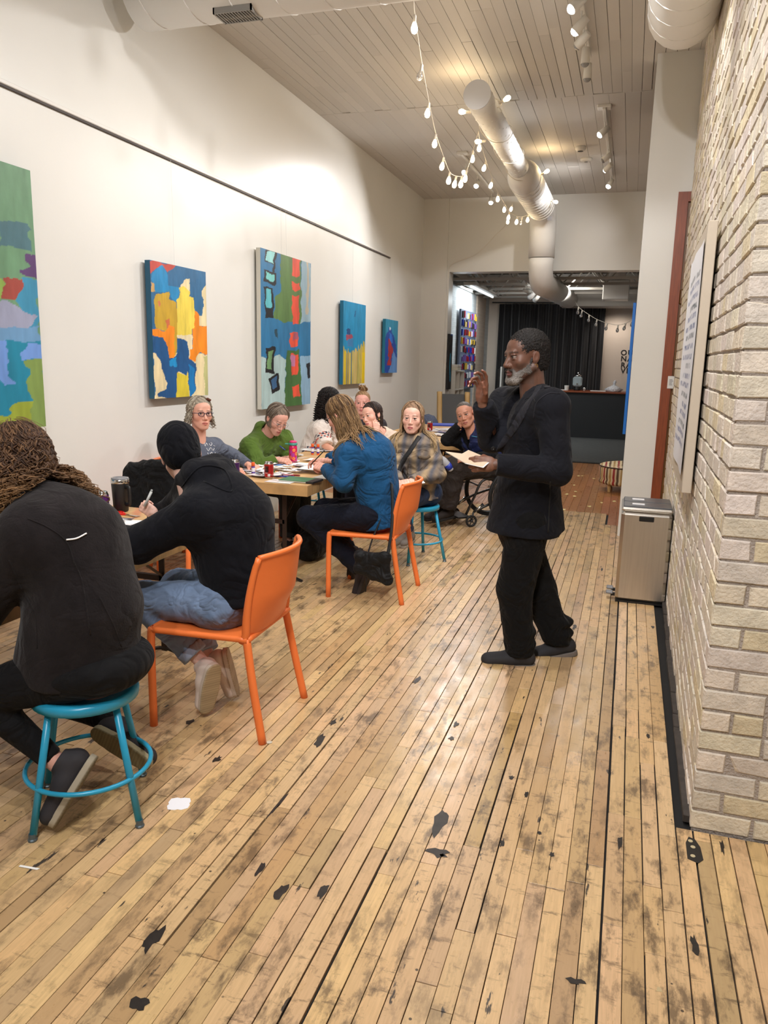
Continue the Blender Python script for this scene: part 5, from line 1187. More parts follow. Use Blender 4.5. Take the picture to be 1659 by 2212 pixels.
def locks(J,n,L,cols,phis=(40,180),amp=.004,wl=.05,thick=.0065,seed=1,part=.02,r=(.084,.102,.088),push=.02,name='hair_locks',elev=(0,1),Lvar=.2,side=0,taper=.3,flow=(0,0,0),tip=None,drop=-.3,flat=.45,parent=None,coll=(),lift=.004,nseg=4):
    bt=[]
    for o_ in coll:
        me_=o_.data; bt.append(BVHTree.FromPolygons([v_.co.copy() for v_ in me_.vertices],[tuple(q_.vertices) for q_ in me_.polygons]))
    r_=np.random.default_rng(seed); R3=J['RH']; dn=R3.T@nrm(np.array([0,0,-1.])+np.asarray(flow)); m=MB(); c0=np.array([0,-.016,.042])
    for i in range(n):
        s=(r_.choice([-1,1]) if side==0 else side); phi=math.radians(r_.uniform(*phis)); az=np.array([s*math.sin(phi),math.cos(phi),0])
        e1=nrm(az+np.array([0,0,drop])); e0=nrm(np.array([s*part+r_.normal()*.03,az[1]*.35*r_.uniform(.2,1)+.15,1.]) ) ; q=r_.uniform(*elev); e0=nrm(e0*(1-q)+e1*q)
        k=1.+r_.uniform(-.01,.05); P_=[]
        for t in np.linspace(0,1,8): P_.append(c0+np.array(r)*k*nrm(e0*(1-t)+e1*t))
        d=nrm(P_[-1]-P_[-2]); p=P_[-1].copy(); Lh=L*(1+r_.uniform(-Lvar,Lvar)); ns=max(4,int(Lh/.022)); out=nrm(np.array([az[0],az[1],0])); ph=r_.random()*6.3; ph2=r_.random()*6.3
        for q in range(ns):
            d=nrm(d*.55+dn*.45+out*push*(1 if q<3 else 0)); pn=p+d*.022
            for b_ in bt:
                w_=R3@(pn*J['hs'])+J['hc']; co,no,_,dd=b_.find_nearest(Vector(w_))
                if co is not None:
                    sd=(Vector(w_)-co).dot(no); lf=lift*(1+(i%7)*.6)+amp*.6
                    if sd<lf: pn=R3.T@((np.array(co+no*lf))-J['hc'])/J['hs']
            d=nrm(pn-p); p=pn; P_.append(p.copy())
        P_=np.array(P_); s_=np.arange(len(P_))*.022; g=np.clip(np.arange(len(P_))/8.,0.15,1.6)
        a1=nrm(np.cross(dn,out)); P_=P_+(amp*g*np.sin(2*math.pi*s_/wl+ph))[:,None]*a1+(amp*g*np.cos(2*math.pi*s_/wl+ph2))[:,None]*out
        Pw=(P_*J['hs'])@R3.T+J['hc']
        P_=spline(Pw,2); th=thick*r_.uniform(.6,1.3)*(1-(1-taper)*np.linspace(0,1,len(P_))**2); c=lin(cols[r_.integers(len(cols))])*r_.uniform(.75,1.2)
        if tip is not None: w=np.clip(np.linspace(-.6,1,len(P_)),0,1)[:,None]; cc=c*(1-w)+lin(tip)*w; cc=np.repeat(cc,nseg,axis=0)
        else: cc=c
        m.tube(P_,th,nseg,cc,flat=flat)
    return m.build(name,M_hair,parent or J['root'],smooth=True)
def glasses(J,col=(40,35,40),w=.021,hh=.016,wire=.0016,z=.0,y=.103):
    m=MB(); c=lin(col)
    for s in (-1,1):
        P_=[(s*.031+w*np.sign(math.cos(a))*abs(math.cos(a))**.7,y-.0,z+hh*np.sign(math.sin(a))*abs(math.sin(a))**.8) for a in np.linspace(0,2*math.pi,28,endpoint=False)]
        m.tube(P_,wire,5,c,closed=True); m.tube([(s*.052,y,z+.005),(s*.072,y-.02,z+.006),(s*.079,0,z+.004),(s*.078,-.02,z-.01)],wire,5,c)
    m.tube([(-.011,y,z+.003),(0,y+.003,z+.006),(.011,y,z+.003)],wire,5,c)
    return m.build('glasses',M_gloss,J['root'],True,xf=(J['RH']*J['hs'],J['hc']))
def drape(objs,pix,off=.003,n=6):
    """points on the surface of the given meshes along a line surveyed in the photo"""
    if not isinstance(objs,(list,tuple)): objs=[objs]
    T=[]
    for o in objs:
        me=o.data; T.append(BVHTree.FromPolygons([v.co.copy() for v in me.vertices],[tuple(p.vertices) for p in me.polygons]))
    out=[]; pp=spline(np.array(pix,float),n) if len(pix)>2 else np.array([np.array(pix[0])+(np.array(pix[1])-np.array(pix[0]))*t for t in np.linspace(0,1,n)])
    for q in pp:
        d=nrm(R@_v(q)); best=None
        for t in T:
            h=t.ray_cast(Vector(O),Vector(d))
            if h[0] is not None and (best is None or h[3]<best[1]): best=(np.array(h[0])-d*off,h[3])
        if best: out.append(best[0])
    return np.array(out)
def stroke(name,objs,pix,r,m,parent,off=.003,n=6,flat=1.,label=None):
    P_=drape(objs,pix,off,n)
    if len(P_)<2: return None
    return MB().tube(P_,r,6,flat=flat).build(name,m,parent,True,label=label)
V3=lambda *a: np.array(a,float)
def strip(name,objs,pix,w,m,parent,off=.003,n=6,th=.0025,label=None,side=0):
    objs=objs if isinstance(objs,(list,tuple)) else [objs]; T=[BVHTree.FromPolygons([v.co.copy() for v in o.data.vertices],[tuple(q.vertices) for q in o.data.polygons]) for o in objs]
    P_=[];N_=[]; pp=spline(np.array(pix,float),n)
    for q in pp:
        d=nrm(R@_v(q)); best=None
        for t in T:
            h=t.ray_cast(Vector(O),Vector(d))
            if h[0] is not None and (best is None or h[3]<best[2]): best=(np.array(h[0]),np.array(h[1]),h[3])
        if best: P_.append(best[0]); N_.append(best[1] if best[1]@d<0 else -best[1])
    if len(P_)<3: return None
    P_=np.array(P_); N_=np.array(N_); N_=np.array([nrm(N_[max(0,i-2):i+3].mean(0)) for i in range(len(N_))]); P_=np.array([P_[max(0,i-1):i+2].mean(0) for i in range(len(P_))])
    T_=np.gradient(P_,axis=0); ww=np.broadcast_to(np.interp(np.linspace(0,1,len(P_)),np.linspace(0,1,len(w)),w) if np.ndim(w) else w,(len(P_),)); V=[];F=[]
    for i in range(len(P_)):
        b_=nrm(np.cross(nrm(T_[i]),N_[i])); c_=P_[i]+N_[i]*off+b_*ww[i]*side
        for a_,h_ in ((-1,0),(-.9,th),(.9,th),(1,0),(1,-th*1.5),(-1,-th*1.5)): V.append(c_+b_*a_*ww[i]/2+N_[i]*h_)
    k=6; F=[(i*k+j,i*k+(j+1)%k,(i+1)*k+(j+1)%k,(i+1)*k+j) for i in range(len(P_)-1) for j in range(k)]+[tuple(range(k))[::-1],tuple(range((len(P_)-1)*k,len(P_)*k))]
    return MB().add(V,F).build(name,m,parent,True,label=label)
# ================================================== the standing speaker
J=dict(P=A(1128,1108,Y=4.08),N=A(1158,848,Y=4.08),fwd=(-.85,-.5),skin=(104,71,56),handskin=(118,80,62),lip=(132,76,72),b=1.12,sw=.20,
 head=(A(1137,771,Y=4.07),(-.80,-.60,-.07),(-.10,0,1),1.1),hh=.0026,face=dict(jaw=1.15,brow=1.35,no=1,nose=1.3,neck=1.15,open=.0015,age=1,lid=.85,blush=.6,browc=(30,24,22),stubble=(70,60,55),w=1.02),neckw=1.15,
 SL=A(1192,878,Y=3.90),SR=A(1090,872,Y=4.26),EL=A(1204,1018,Y=3.84),WL=A(1066,1003,Y=3.74),ER=A(1064,948,Y=4.06),WR=A(1042,868,Y=3.93),
 handL=dict(dir=(-.9,-.25,-.0),back=(-.1,-.9,.25),curl=[52,50,50,48],thumb=.75,s=1.0,off=.0),
 handR=dict(dir=(-.05,-.08,1),back=(.55,.75,0.05),curl=[(8,28,25),(18,45,35),(35,60,40),(42,62,40)],thumb=.35,s=1.02,off=.0,spread=.3),
 HL=A(1142,1125,Y=3.98),HR=A(1112,1125,Y=4.16),KL=A(1112,1275,Y=3.97),AL=A(1122,1402,Y=3.99),KR=A(1163,1275,Y=4.17),AR=A(1205,1378,Y=4.2),iris=(34,22,18),gaze=0,sclera=(150,136,128))
pm=person('man standing in black blazer and trousers, grey beard, one hand raised, other holding papers',J)
M_suit=cloth('black_suiting',(19,20,27),.85,bump=(500,.2,.001),fold=.3); M_tee=cloth('black_tee',(46,45,46),.9,fold=.25)
hem=A(1128,1148,Y=4.07); N=J['N']
tee=garment('t_shirt',[('c',J['W'],J['C']+V3(0,0,.02),.14,.155,dict(flat=(J['fn'],.8),k=0)),('c',J['C'],N-V3(0,0,.03),.15,.075,dict(flat=(J['fn'],.8),k=.04)),('c',N+J['fn']*.112-V3(0,0,.10),N+J['fn']*.07+V3(0,0,.03),.022,.070,dict(k=.006,sub=True)),('c',N,N+V3(0,0,.2),.064,.07,dict(k=.006,sub=True))],M_tee,pm,.01,.002)
bargs=dict(e=.032,hem=hem,hemr=.225,amp=.004,seed=5,neck=.070,cuff=.026,k=.05,freq=13,necky=.01); low=('c',J['W']+V3(.02,0,-.05),hem+V3(.055,0,-.06),.15,.175,dict(k=.03,flat=(J['fw'],1.05),cut=(hem+V3(0,0,.02),V3(0,0,-1))))
probe=topg(J,'blazer',M_suit,h=.014,extra=[low],**bargs); pts_=drape(probe,[(1122,850),(1104,875),(1088,915),(1074,950),(1066,968)],.0,4); bpy.data.objects.remove(probe)
ra=np.interp(np.linspace(0,1,len(pts_)),[0,.35,.8,1],[.046,.050,.032,.012]); dv=J['fn']*.004
bz=topg(J,'blazer',M_suit,h=.009,extra=[low]+[('c',pts_[i]+dv,pts_[i+1]+dv,float(ra[i]),float(ra[i+1]),dict(k=.004,sub=True)) for i in range(len(pts_)-1)],**bargs)
bz['label']='open black blazer'
pr=[]
for s in 'LR':
    H_,K,An=J['H'+s],J['K'+s],J['A'+s]; d=nrm(An-K); pr+=[('c',H_,K,.115,.098,dict(k=.02)),('c',K,An-d*.0+V3(0,0,-.02),.096,.078,dict(k=.02,cut=(An+V3(0,0,-.028),V3(0,0,-1)))),('e',An+V3(0,0,.035),(.088,.082,.035),dict(k=.02)),('e',An+V3(0,0,.10),(.082,.078,.03),dict(k=.03))]
pr.append(('c',J['P'],J['P']+V3(0,0,.1),.16,.15,dict(k=.04)))
tr=garment('trousers',pr,cloth('black_trousers',(15,15,16),.9),pm,.010,.006,17,9)
shoe(pm,A(1122,1402,Y=3.985)+V3(0,0,-.0),V3(-.98,-.18,-.02),V3(0,0,1),(44,44,48),(112,104,98),1.08)
shoe(pm,A(1208,1380,Y=4.2),V3(-.90,-.25,-.20),V3(-.2,0,1),(42,42,46),(114,106,100),1.06)
haircap(J,(30,26,24),r=(.083,.103,.090),lower=True,short=True,name='hair',amp=.006,freq=420,front=(.105,-.03,.085,.078,.112),h=.0032)
# beard
f=Fld((-.1,-.09,-.16),(.1,.14,.0),.0032); 
for s in (-1,1): f.cone((s*.064,.008,-.012),(s*.058,.020,-.065),.008,.015,.01); f.cone((s*.052,.022,-.06),(s*.022,.072,-.104),.019,.020,.015)

for s in (-1,1): f.cone((s*.055,.030,-.048),(s*.038,.070,-.080),.011,.014,.012)
f.cone((-.024,.078,-.106),(.024,.078,-.106),.022,.022,.015); f.cone((-.026,.094,-.060),(.026,.094,-.060),.0065,.0065,.006); f.cone((-.03,.088,-.06),(-.034,.078,-.095),.008,.012,.008); f.cone((.03,.088,-.06),(.034,.078,-.095),.008,.012,.008)
f.ell((0,.104,-.0715),(.022,.02,.0095),.003,True)
V,Q=f.mesh(); V=folds(V,Q,.0035,520,5); x,y,z=V.T; g=np.clip((-.035-z)*14,0,1)[:,None]; C=lin((54,48,45))*(1-g)+lin((146,140,134))*g; C=C*(1+.35*np.sin(V@V3(900,500,700)))[:,None]; mm=(z>-.068)&(np.abs(x)<.034)&(y>.085); C[mm]=lin((58,48,44))
mkobj('beard',(V*J['hs'])@J['RH'].T+J['hc'],Q,M_hair,pm,True,np.clip(C,0,1))
MB().tube([J['hc']+J['RH']@V3(-.079,-.005+.007*math.cos(a),-.045+.008*math.sin(a))*J['hs'] for a in np.linspace(0,6.28,14,endpoint=False)],.0016,5,closed=True).build('earring',mat('gold',(214,180,110),.2,1.),pm)
# lapels, pocket, button and seams lie on the blazer
M_lap=cloth('blazer_lapel',(40,40,46),.8)
strip('lapel',bz,[(1170,818),(1160,845),(1136,880),(1110,925),(1084,960),(1071,974)],[.030,.052,.058,.046,.026,.006],M_lap,pm,.002,7)
strip('collar',bz,[(1160,815),(1172,812),(1184,822),(1182,840)],[.02,.03,.034,.03],M_lap,pm,.003,6)
stroke('notch',bz,[(1135,862),(1150,858),(1156,868)],.0022,M_black,pm,.001,6)
stroke('sleeve_seam',bz,[(1152,905),(1160,870),(1185,850),(1210,850)],.003,M_lap,pm,.001,8)
stroke('vent_edge',bz,[(1189,1040),(1186,1100),(1184,1150)],.004,M_black,pm,.001,8)
q=drape(bz,[(1065,969),(1066,970)],.004,2)
if len(q): MB().lathe([(.012,0),(.012,.004),(.005,.005),(.001,.003)],14,q[0],ax=frame(V3(0,0,1),-(R@V3(0,0,-1)))).build('button',M_blackp,pm)
# papers in his left hand
wp=J['WL']; pl=thing('folded_papers','cream folded sheets held in the standing man\'s lower hand','paper',tuple(A(1040,993,Y=3.71)))
a0=A(1042,1003,Y=3.70); pts=[A(963,976,Y=3.78),A(1010,980,Y=3.86),A(1060,985,Y=3.80),A(1043,1008,Y=3.68)]; org=A(1040,993,Y=3.71)
pp=np.array([A(962,975,Y=3.80),A(1003,999,Y=3.70),A(1042,1008,Y=3.68),A(1060,992,Y=3.74),A(1012,972,Y=3.92),A(998,980,Y=3.86)])-org
m=MB(); m.add(np.vstack([pp,pp+V3(0,0,-.0012)]),[(0,1,5),(1,2,3),(1,3,4),(1,4,5),(6,11,7),(7,9,8),(7,10,9),(7,11,10)]+[(i,6+i,6+(i+1)%6,(i+1)%6) for i in range(6)]); m.build('cream_sheet',mat('cream_paper',(214,190,164),.7),pl)
pp2=pp+V3(.006,-.004,-.004); m=MB(); m.add(np.vstack([pp2,pp2+V3(0,0,-.0012)]),[(0,1,5),(1,2,3),(1,3,4),(1,4,5),(6,11,7),(7,9,8),(7,10,9),(7,11,10)]+[(i,6+i,6+(i+1)%6,(i+1)%6) for i in range(6)]); m.build('white_sheet',M_paper,pl)
# ================================================== curly-haired person in front
J=dict(P=V3(-1.70,2.10,.57),N=A(78,1082,Y=2.13),C=A(150,1180,Y=2.12),W=A(195,1310,Y=2.1),fwd=(-1,-.05),skin=(214,160,142),b=1.15,sw=.19,head=(A(42,995,Y=2.17),(-.93,.12,-.34),(-.25,0,1),1.0),
 SL=A(66,1150,Y=1.97),SR=A(100,1080,Y=2.32),EL=A(-70,1360,Y=1.92),WL=A(-190,1290,Y=1.84),ER=A(-60,1150,Y=2.38),WR=A(-160,1140,Y=2.3),
 HL=V3(-1.74,2.0,.54),HR=V3(-1.74,2.2,.54),KL=A(-50,1500,Y=1.90),AL=A(128,1652,Y=1.96),KR=A(35,1480,Y=2.36),AR=A(262,1568,Y=2.33),eyes=True)
p1=person('long-haired curly person in black fleece seen from behind on the blue stool',J)
M_fleece=cloth('black_fleece',(30,26,27),.98,noise=(14,.3),bump=(150,.6,.003),sheen=.35,fold=.22)
fz=topg(J,'fleece_jacket',M_fleece,e=.040,hem=A(165,1425,Y=2.1),hemr=.205,amp=.005,k=.07,seed=3,neck=.0,cuff=.014,h=.010,freq=10,flat=.92,extra=[('c',A(175,1330,Y=2.1),A(172,1440,Y=2.1),.19,.215,dict(k=.03,cut=(A(165,1442,Y=2.1),V3(0,0,-1))))])
M_legg=cloth('black_leggings',(14,14,16),.85)
garment('leggings',[('c',J['HL'],J['KL'],.105,.068,dict(k=0)),('c',J['HR'],J['KR'],.105,.068,dict(k=.03)),('c',J['KL'],J['AL'],.064,.037,dict(k=.02,cut=(J['AL']-nrm(J['AL']-J['KL'])*.03,nrm(J['AL']-J['KL'])))),('c',J['KR'],J['AR'],.064,.037,dict(k=.02,cut=(J['AR']-nrm(J['AR']-J['KR'])*.02,nrm(J['AR']-J['KR'])))),('e',J['P']+V3(.03,0,-.02),(.175,.20,.10),dict(k=.04,cut=(V3(0,0,.468),V3(0,0,-1))))],M_legg,p1,.010,.002,20,4)
s1=shoe(p1,J['AL']+V3(0,0,-.0),nrm(A(72,1792,Y=1.86)-A(165,1640,Y=1.97)),nrm(V3(-.75,-.2,.5)),(44,42,46),(168,158,138),1.0,(120,108,84))
s2=shoe(p1,J['AR']+V3(.01,0,0),nrm(V3(.82,.10,-.42)),nrm(V3(-.30,.80,.35)),(40,38,42),(150,140,110),.98,(118,106,76))
for k in range(4):
    pass
for k,(a_,b_) in enumerate((((85,1702),(96,1692)),((88,1718),(99,1708)),((83,1734),(94,1724)),((80,1748),(90,1738)))): stroke('shoelace',s1,[a_,b_],.004,mat('lace_white',(216,206,196),.7),s1,.004,3)
M_stripe=mat('reflective_white',(235,235,235),.4); stroke('reflective_stripe',fz,[(143,1166),(165,1163),(187,1152)],.0028,M_stripe,p1,.003,6)
for pl_ in ([(60,1120),(105,1140),(143,1170),(160,1215),(178,1260),(195,1370)],[(20,1210),(45,1270),(75,1330),(80,1400)],[(215,1290),(245,1350),(262,1395)]): stroke('seam',fz,pl_,.0022,M_fleece,p1,.001,8)
q=drape(fz,[(272,1432),(273,1432)],.003,2)
haircap(J,(70,50,38),r=(.088,.108,.094),amp=.010,freq=60,front=(.12,-.03,.08,.07,.10),h=.005)
CB=[(74,52,38),(92,66,46),(60,42,32),(112,82,56),(82,58,42)]
locks(J,700,.42,CB,phis=(30,180),amp=.014,wl=.085,thick=.0052,seed=2,push=.14,coll=(fz,),lift=.004,tip=(134,100,66),Lvar=.35,flow=(-.10,-.12,0),drop=-.1)
locks(J,320,.34,CB,phis=(120,180),amp=.012,wl=.08,thick=.0052,seed=14,push=.02,coll=(fz,),lift=.010,tip=(134,100,66),Lvar=.35,flow=(0,0,0),drop=-.5,elev=(.2,1))
locks(J,280,.46,CB,phis=(60,175),amp=.020,wl=.10,thick=.0040,seed=8,push=.16,coll=(fz,),lift=.006,tip=(150,112,72),Lvar=.3,flow=(-.05,-.15,0),side=-1,drop=0)
locks(J,90,.16,[(110,80,58)],phis=(20,180),amp=.012,wl=.06,thick=.0014,seed=9,push=.2,Lvar=.6,name='flyaway_hair',r=(.094,.112,.102))
# ================================================== beanie and hoodie
J=dict(P=V3(-1.60,2.94,.57),N=A(455,1036,Y=2.98),C=A(492,1118,Y=2.96),W=A(512,1215,Y=2.95),fwd=(-1,.05),skin=(220,178,162),b=1.15,sw=.19,head=(A(390,980,Y=2.99),(-.52,.76,-.38),(-.36,.18,.88),1.03),
 SL=A(428,1108,Y=2.77),SR=A(420,1060,Y=3.17),EL=A(296,1176,Y=2.70),WL=A(205,1150,Y=2.90),ER=A(362,1125,Y=3.22),WR=A(330,1108,Y=3.13),
 handL=dict(dir=(-1,.3,-.1),back=(0,0,1),curl=25,thumb=.2),handR=dict(dir=(-.8,-.1,.55),back=(-.1,-.9,.2),curl=[60,65,65,65],thumb=.9,s=.8,off=-.01),
 HL=V3(-1.62,2.84,.54),HR=V3(-1.62,3.04,.54),KL=A(308,1293,Y=2.84),AL=A(436,1430,Y=2.86),KR=A(385,1266,Y=3.10),AR=A(452,1425,Y=2.99))
p2=person('person in black hooded sweatshirt, black beanie and light jeans on the nearest orange chair',J)
M_hood=cloth('black_hoodie',(13,14,20),.95,bump=(260,.4,.002),sheen=.2,fold=.3)
hd=topg(J,'hoodie',M_hood,e=.040,hem=V3(-1.57,2.94,.53),hemr=.175,amp=.006,k=.075,seed=8,neck=0,cuff=.012,h=.010,freq=11,flat=.95,
 extra=[('c',J['N']+V3(-.02,-.10,.03),J['N']+V3(.07,-.09,-.02),.035,.042,dict(k=.03)),('c',J['N']+V3(.07,-.09,-.02),J['N']+V3(.10,.02,-.03),.045,.052,dict(k=.03)),('c',J['N']+V3(.10,.02,-.03),J['N']+V3(.04,.12,.0),.052,.038,dict(k=.03)),('c',J['N']+V3(-.03,-.05,.03),J['N']+V3(-.02,.07,.04),.07,.07,dict(k=.03)),('c',J['N']+V3(-.05,-.07,.05),J['N']+V3(.04,-.06,.045),.045,.05,dict(k=.02)),('c',J['N']+V3(.04,-.06,.045),J['N']+V3(.04,.06,.05),.05,.045,dict(k=.02)),('c',A(392,1036,Y=2.92),A(430,1030,Y=2.89),.034,.05,dict(k=.03))])
stroke('hood_seam',hd,[(385,1062),(430,1010),(480,1012),(500,1045),(495,1062),(440,1040)],.004,M_hood,p2,.001,8)
M_jean=cloth('light_denim',(120,140,170),.85,noise=(5,.35),bump=(500,.3,.001))
jn=pantsg(J,'jeans',M_jean,e=.025,ankle=.058,knee=.075,thigh=.095,cutz=.05,amp=.007,hipr=.155)
for s in 'LR':
    d=nrm(J['A'+s]-J['K'+s]); e_=J['A'+s]-d*.05
    garment('jean_cuff',[('c',e_-d*.03,e_+d*.05,.064,.062,dict(k=0,cut=(e_+d*.008,d),cuta=(e_-d*.035,-d)))],cloth('denim_cuff',(150,164,186),.85),p2,.006,.001,20,3)
sA=shoe(p2,J['AL']+V3(0,0,-.03),nrm(V3(-.25,.10,-.95)),nrm(V3(-.85,.5,.3)),(214,200,188),(206,194,178),.98,(176,158,126))
sB=shoe(p2,J['AR']+V3(.01,0,-.03),nrm(V3(.12,.2,-.95)),nrm(V3(-.85,-.35,.2)),(206,190,178),(200,186,172),.96,(170,150,124))
f=Fld((-.12,-.14,-.14),(.12,.13,.17),.0045); f.ell((0,-.018,.042),(.090,.110,.098),0); f.ell((0,-.05,-.02),(.078,.072,.07),.03); f.ell((0,.13,-.07),(.09,.08,.105),.006,True); f.put((-.2,-.2,-.2),(.2,.2,-.07),lambda X,Y,Z:(Z+.088-.25*Y)+0*X,.004,True)
V,Q=f.mesh(); V=folds(V,Q,.0025,40,6,False); mkobj('beanie',(V*J['hs'])@J['RH'].T+J['hc'],Q,cloth('black_knit',(9,10,16),.95,bump=(330,.7,.002)),p2,True)
pen=thing('marker_pen','light grey marker in the fist of the person in the beanie','pen',tuple(J['WR'])); MB().tube([A(312,1094,Y=3.10)-J['WR'],A(327,1062,Y=3.12)-J['WR']],.0065,8).build('barrel',mat('pen_grey',(190,192,188),.35),pen,True); MB().tube([A(325,1066,Y=3.12)-J['WR'],A(328,1058,Y=3.12)-J['WR']],.0052,8).build('cap_tip',mat('pen_grey2',(150,152,150),.35),pen,True)
# ================================================== grey-haired woman
J=dict(P=V3(-3.14,5.15,.57),N=A(420,956,Y=5.14),fwd=(1,-.25),skin=(222,166,144),lip=(196,112,100),b=1.0,sw=.17,head=(A(432,893,Y=5.12),(.80,-.60,.02),(0.03,0,1),1.0),hh=.003,face=dict(jaw=.95,age=1,nose=1.1,browc=(140,115,95)),
 SR=A(398,990,Y=4.98),SL=A(462,965,Y=5.30),ER=A(430,1050,Y=4.92),WR=A(494,1012,Y=5.06),EL=A(505,985,Y=5.46),WL=A(537,1004,Y=5.30),handR=dict(dir=(.9,.15,-.1),back=(0,-.2,1),curl=48,thumb=.6,s=.9),handL=dict(dir=(.85,-.35,-.05),back=(0,0,1),curl=52,thumb=.6,s=.92),
 KR=V3(-2.68,5.05,.54),AR=V3(-2.66,5.05,.1),KL=V3(-2.68,5.28,.54),AL=V3(-2.6,5.3,.1),iris=(80,90,100))
p3=person('woman with wavy grey hair, hair clip and dark glasses in a grey long-sleeved shirt',J)
sh=topg(J,'grey_shirt',cloth('slate_jersey',(96,102,116),.9),e=.016,hem=V3(-3.12,5.15,.55),amp=.005,seed=11,neck=.066,bust=1,cuff=.008,h=.009)
pantsg(J,'trousers',cloth('dark_trousers',(34,34,38),.9))
shoe(p3,V3(-2.64,5.05,.1),V3(1,-.1,0),V3(0,0,1),(40,40,44),(90,90,88),.92); shoe(p3,V3(-2.58,5.3,.1),V3(1,0,0),V3(0,0,1),(40,40,44),(90,90,88),.92)
haircap(J,(150,140,124),r=(.084,.103,.090),amp=.003,front=(.115,-.025,.078,.072,.118)); GH=[(182,173,154),(158,147,128),(200,192,176),(138,126,108)]
locks(J,260,.10,GH,phis=(62,180),amp=.010,wl=.06,thick=.0066,seed=3,push=.22,Lvar=.45)
glasses(J,(48,40,62),w=.022,hh=.015,wire=.0026)
c_=J['hc']+J['RH']@V3(-.045,.045,.098)*J['hs']; MB().tube([c_+J['RH']@V3(-.02,.01,0),c_+J['RH']@V3(0,0,.01),c_+J['RH']@V3(.02,-.012,.0)],[.008,.012,.008],8).build('hair_clip',mat('tortoiseshell',(88,42,22),.2),p3,True)
M_wp=mat('shirt_print',(226,226,228),.8)
for k,pl_ in enumerate(([(441,957),(443,964),(446,957),(449,963)],[(452,958),(455,963),(458,958),(455,956)],[(446,968),(450,974),(455,967),(460,973),(463,968)],[(448,978),(452,983),(457,977),(462,983),(465,978)],[(461,962),(464,964)])): stroke('shirt_print',sh,pl_,.0022,M_wp,p3,.003,4)
# ================================================== woman in green fleece
J=dict(P=V3(-3.13,5.90,.57),N=A(572,938,Y=5.84),fwd=(1,-.15),skin=(214,160,142),lip=(180,104,96),b=1.05,sw=.18,head=(A(598,905,Y=5.80),(.74,-.50,-.50),(.42,-.1,.9),.98),hh=.003,face=dict(jaw=.95,age=1,browc=(110,90,80)),
 C=A(556,972,Y=5.86),SR=A(540,966,Y=5.66),SL=A(612,950,Y=6.03),ER=A(560,1010,Y=5.58),WR=A(598,992,Y=5.68),EL=A(625,985,Y=6.1),WL=A(622,990,Y=5.95),handR=dict(dir=(.9,.1,-.1),back=(-.2,-.5,1),curl=45,thumb=.7,s=.9),handL=dict(dir=(.8,-.4,-.1),back=(0,0,1),curl=30,s=.9),
 KR=V3(-2.62,5.78,.54),AR=V3(-2.60,5.72,.1),KL=V3(-2.62,6.0,.54),AL=V3(-2.62,6.02,.1))
p4=person('woman with short grey bob and wire glasses bent over in an olive green fleece',J)
gf=topg(J,'green_fleece',cloth('olive_fleece',(82,106,44),.95,noise=(8,.2),bump=(160,.5,.002),sheen=.3),e=.030,hem=V3(-3.1,5.9,.54),hemr=.17,amp=.009,seed=13,neck=.062,cuff=.014,h=.009,freq=18,extra=[('c',J['N']+V3(-.06,0,-.02),J['N']+V3(-.03,0,.05),.068,.066,dict(k=.02))])
pantsg(J,'trousers',cloth('charcoal_trousers',(52,52,50),.9),e=.03,ankle=.075,knee=.09)
shoe(p4,V3(-2.60,5.72,.1),V3(1,-.25,0),V3(0,0,1),(30,30,32),(190,176,150),.92); shoe(p4,V3(-2.6,6.02,.1),V3(1,-.1,0),V3(0,0,1),(30,30,32),(190,176,150),.92)
haircap(J,(112,98,84),r=(.083,.101,.090),amp=.002,front=(.112,-.03,.076,.074,.115)); locks(J,170,.035,[(118,104,90),(96,82,70),(140,128,114)],phis=(60,180),amp=.001,thick=.008,seed=5,push=.02,Lvar=.3)
glasses(J,(120,110,110),w=.020,hh=.013,wire=.0013,z=-.004,y=.106)
pen=thing('pen','blue pen in the hand of the woman in green fleece','pen',tuple(J['WR'])); MB().tube([A(606,978,Y=5.7)-J['WR'],A(616,972,Y=5.7)-J['WR'],A(604,963,Y=5.7)-J['WR']][1:],.004,6).build('barrel',mat('pen_blue',(44,66,150),.35),pen,True)
# ================================================== dark curls, white blouse
J=dict(P=V3(-2.97,6.95,.57),N=A(704,905,Y=6.95),fwd=(1,.1),skin=(206,150,124),b=1.0,sw=.17,head=(A(713,866,Y=6.93),(.78,.55,-.25),(.1,0,1),.98),SR=A(694,928,Y=6.80),SL=A(716,925,Y=7.12),ER=A(703,962,Y=6.72),WR=A(722,974,Y=6.74),EL=A(735,965,Y=7.1),WL=A(740,978,Y=7.0),
 handR=dict(dir=(.9,-.1,-.2),back=(0,-.3,1),curl=40,s=.88),KR=V3(-2.5,6.85,.54),AR=V3(-2.5,6.85,.1),KL=V3(-2.5,7.05,.54),AL=V3(-2.5,7.05,.1))
p5=person('woman with long black curls in a white blouse with embroidered sleeves, turned away',J)
def embro(V):
    C=np.tile(lin((222,212,204)),(len(V),1)); E_=J['ER']; S_=J['SR']; d=nrm(E_-S_); t=(V-S_)@d; q=(t>.07)&(t<.135)&(V[:,1]<6.95); n_=np.sin(V[q]@V3(90,140,60))+np.sin(V[q]@V3(-120,60,150)); cc=np.tile(lin((222,212,204)),(q.sum(),1)); cc[n_>.55]=lin((38,38,60)); cc[n_<-.9]=lin((190,70,50)); C[q]=cc; return C
topg(J,'white_blouse',cloth('white_cotton',(255,255,255),.85,attr=True),e=.028,hem=V3(-2.95,6.95,.55),amp=.006,seed=15,neck=.062,sleeve=.5,h=.009,col=embro)
pantsg(J,'trousers',cloth('navy_trousers',(30,32,44),.9))
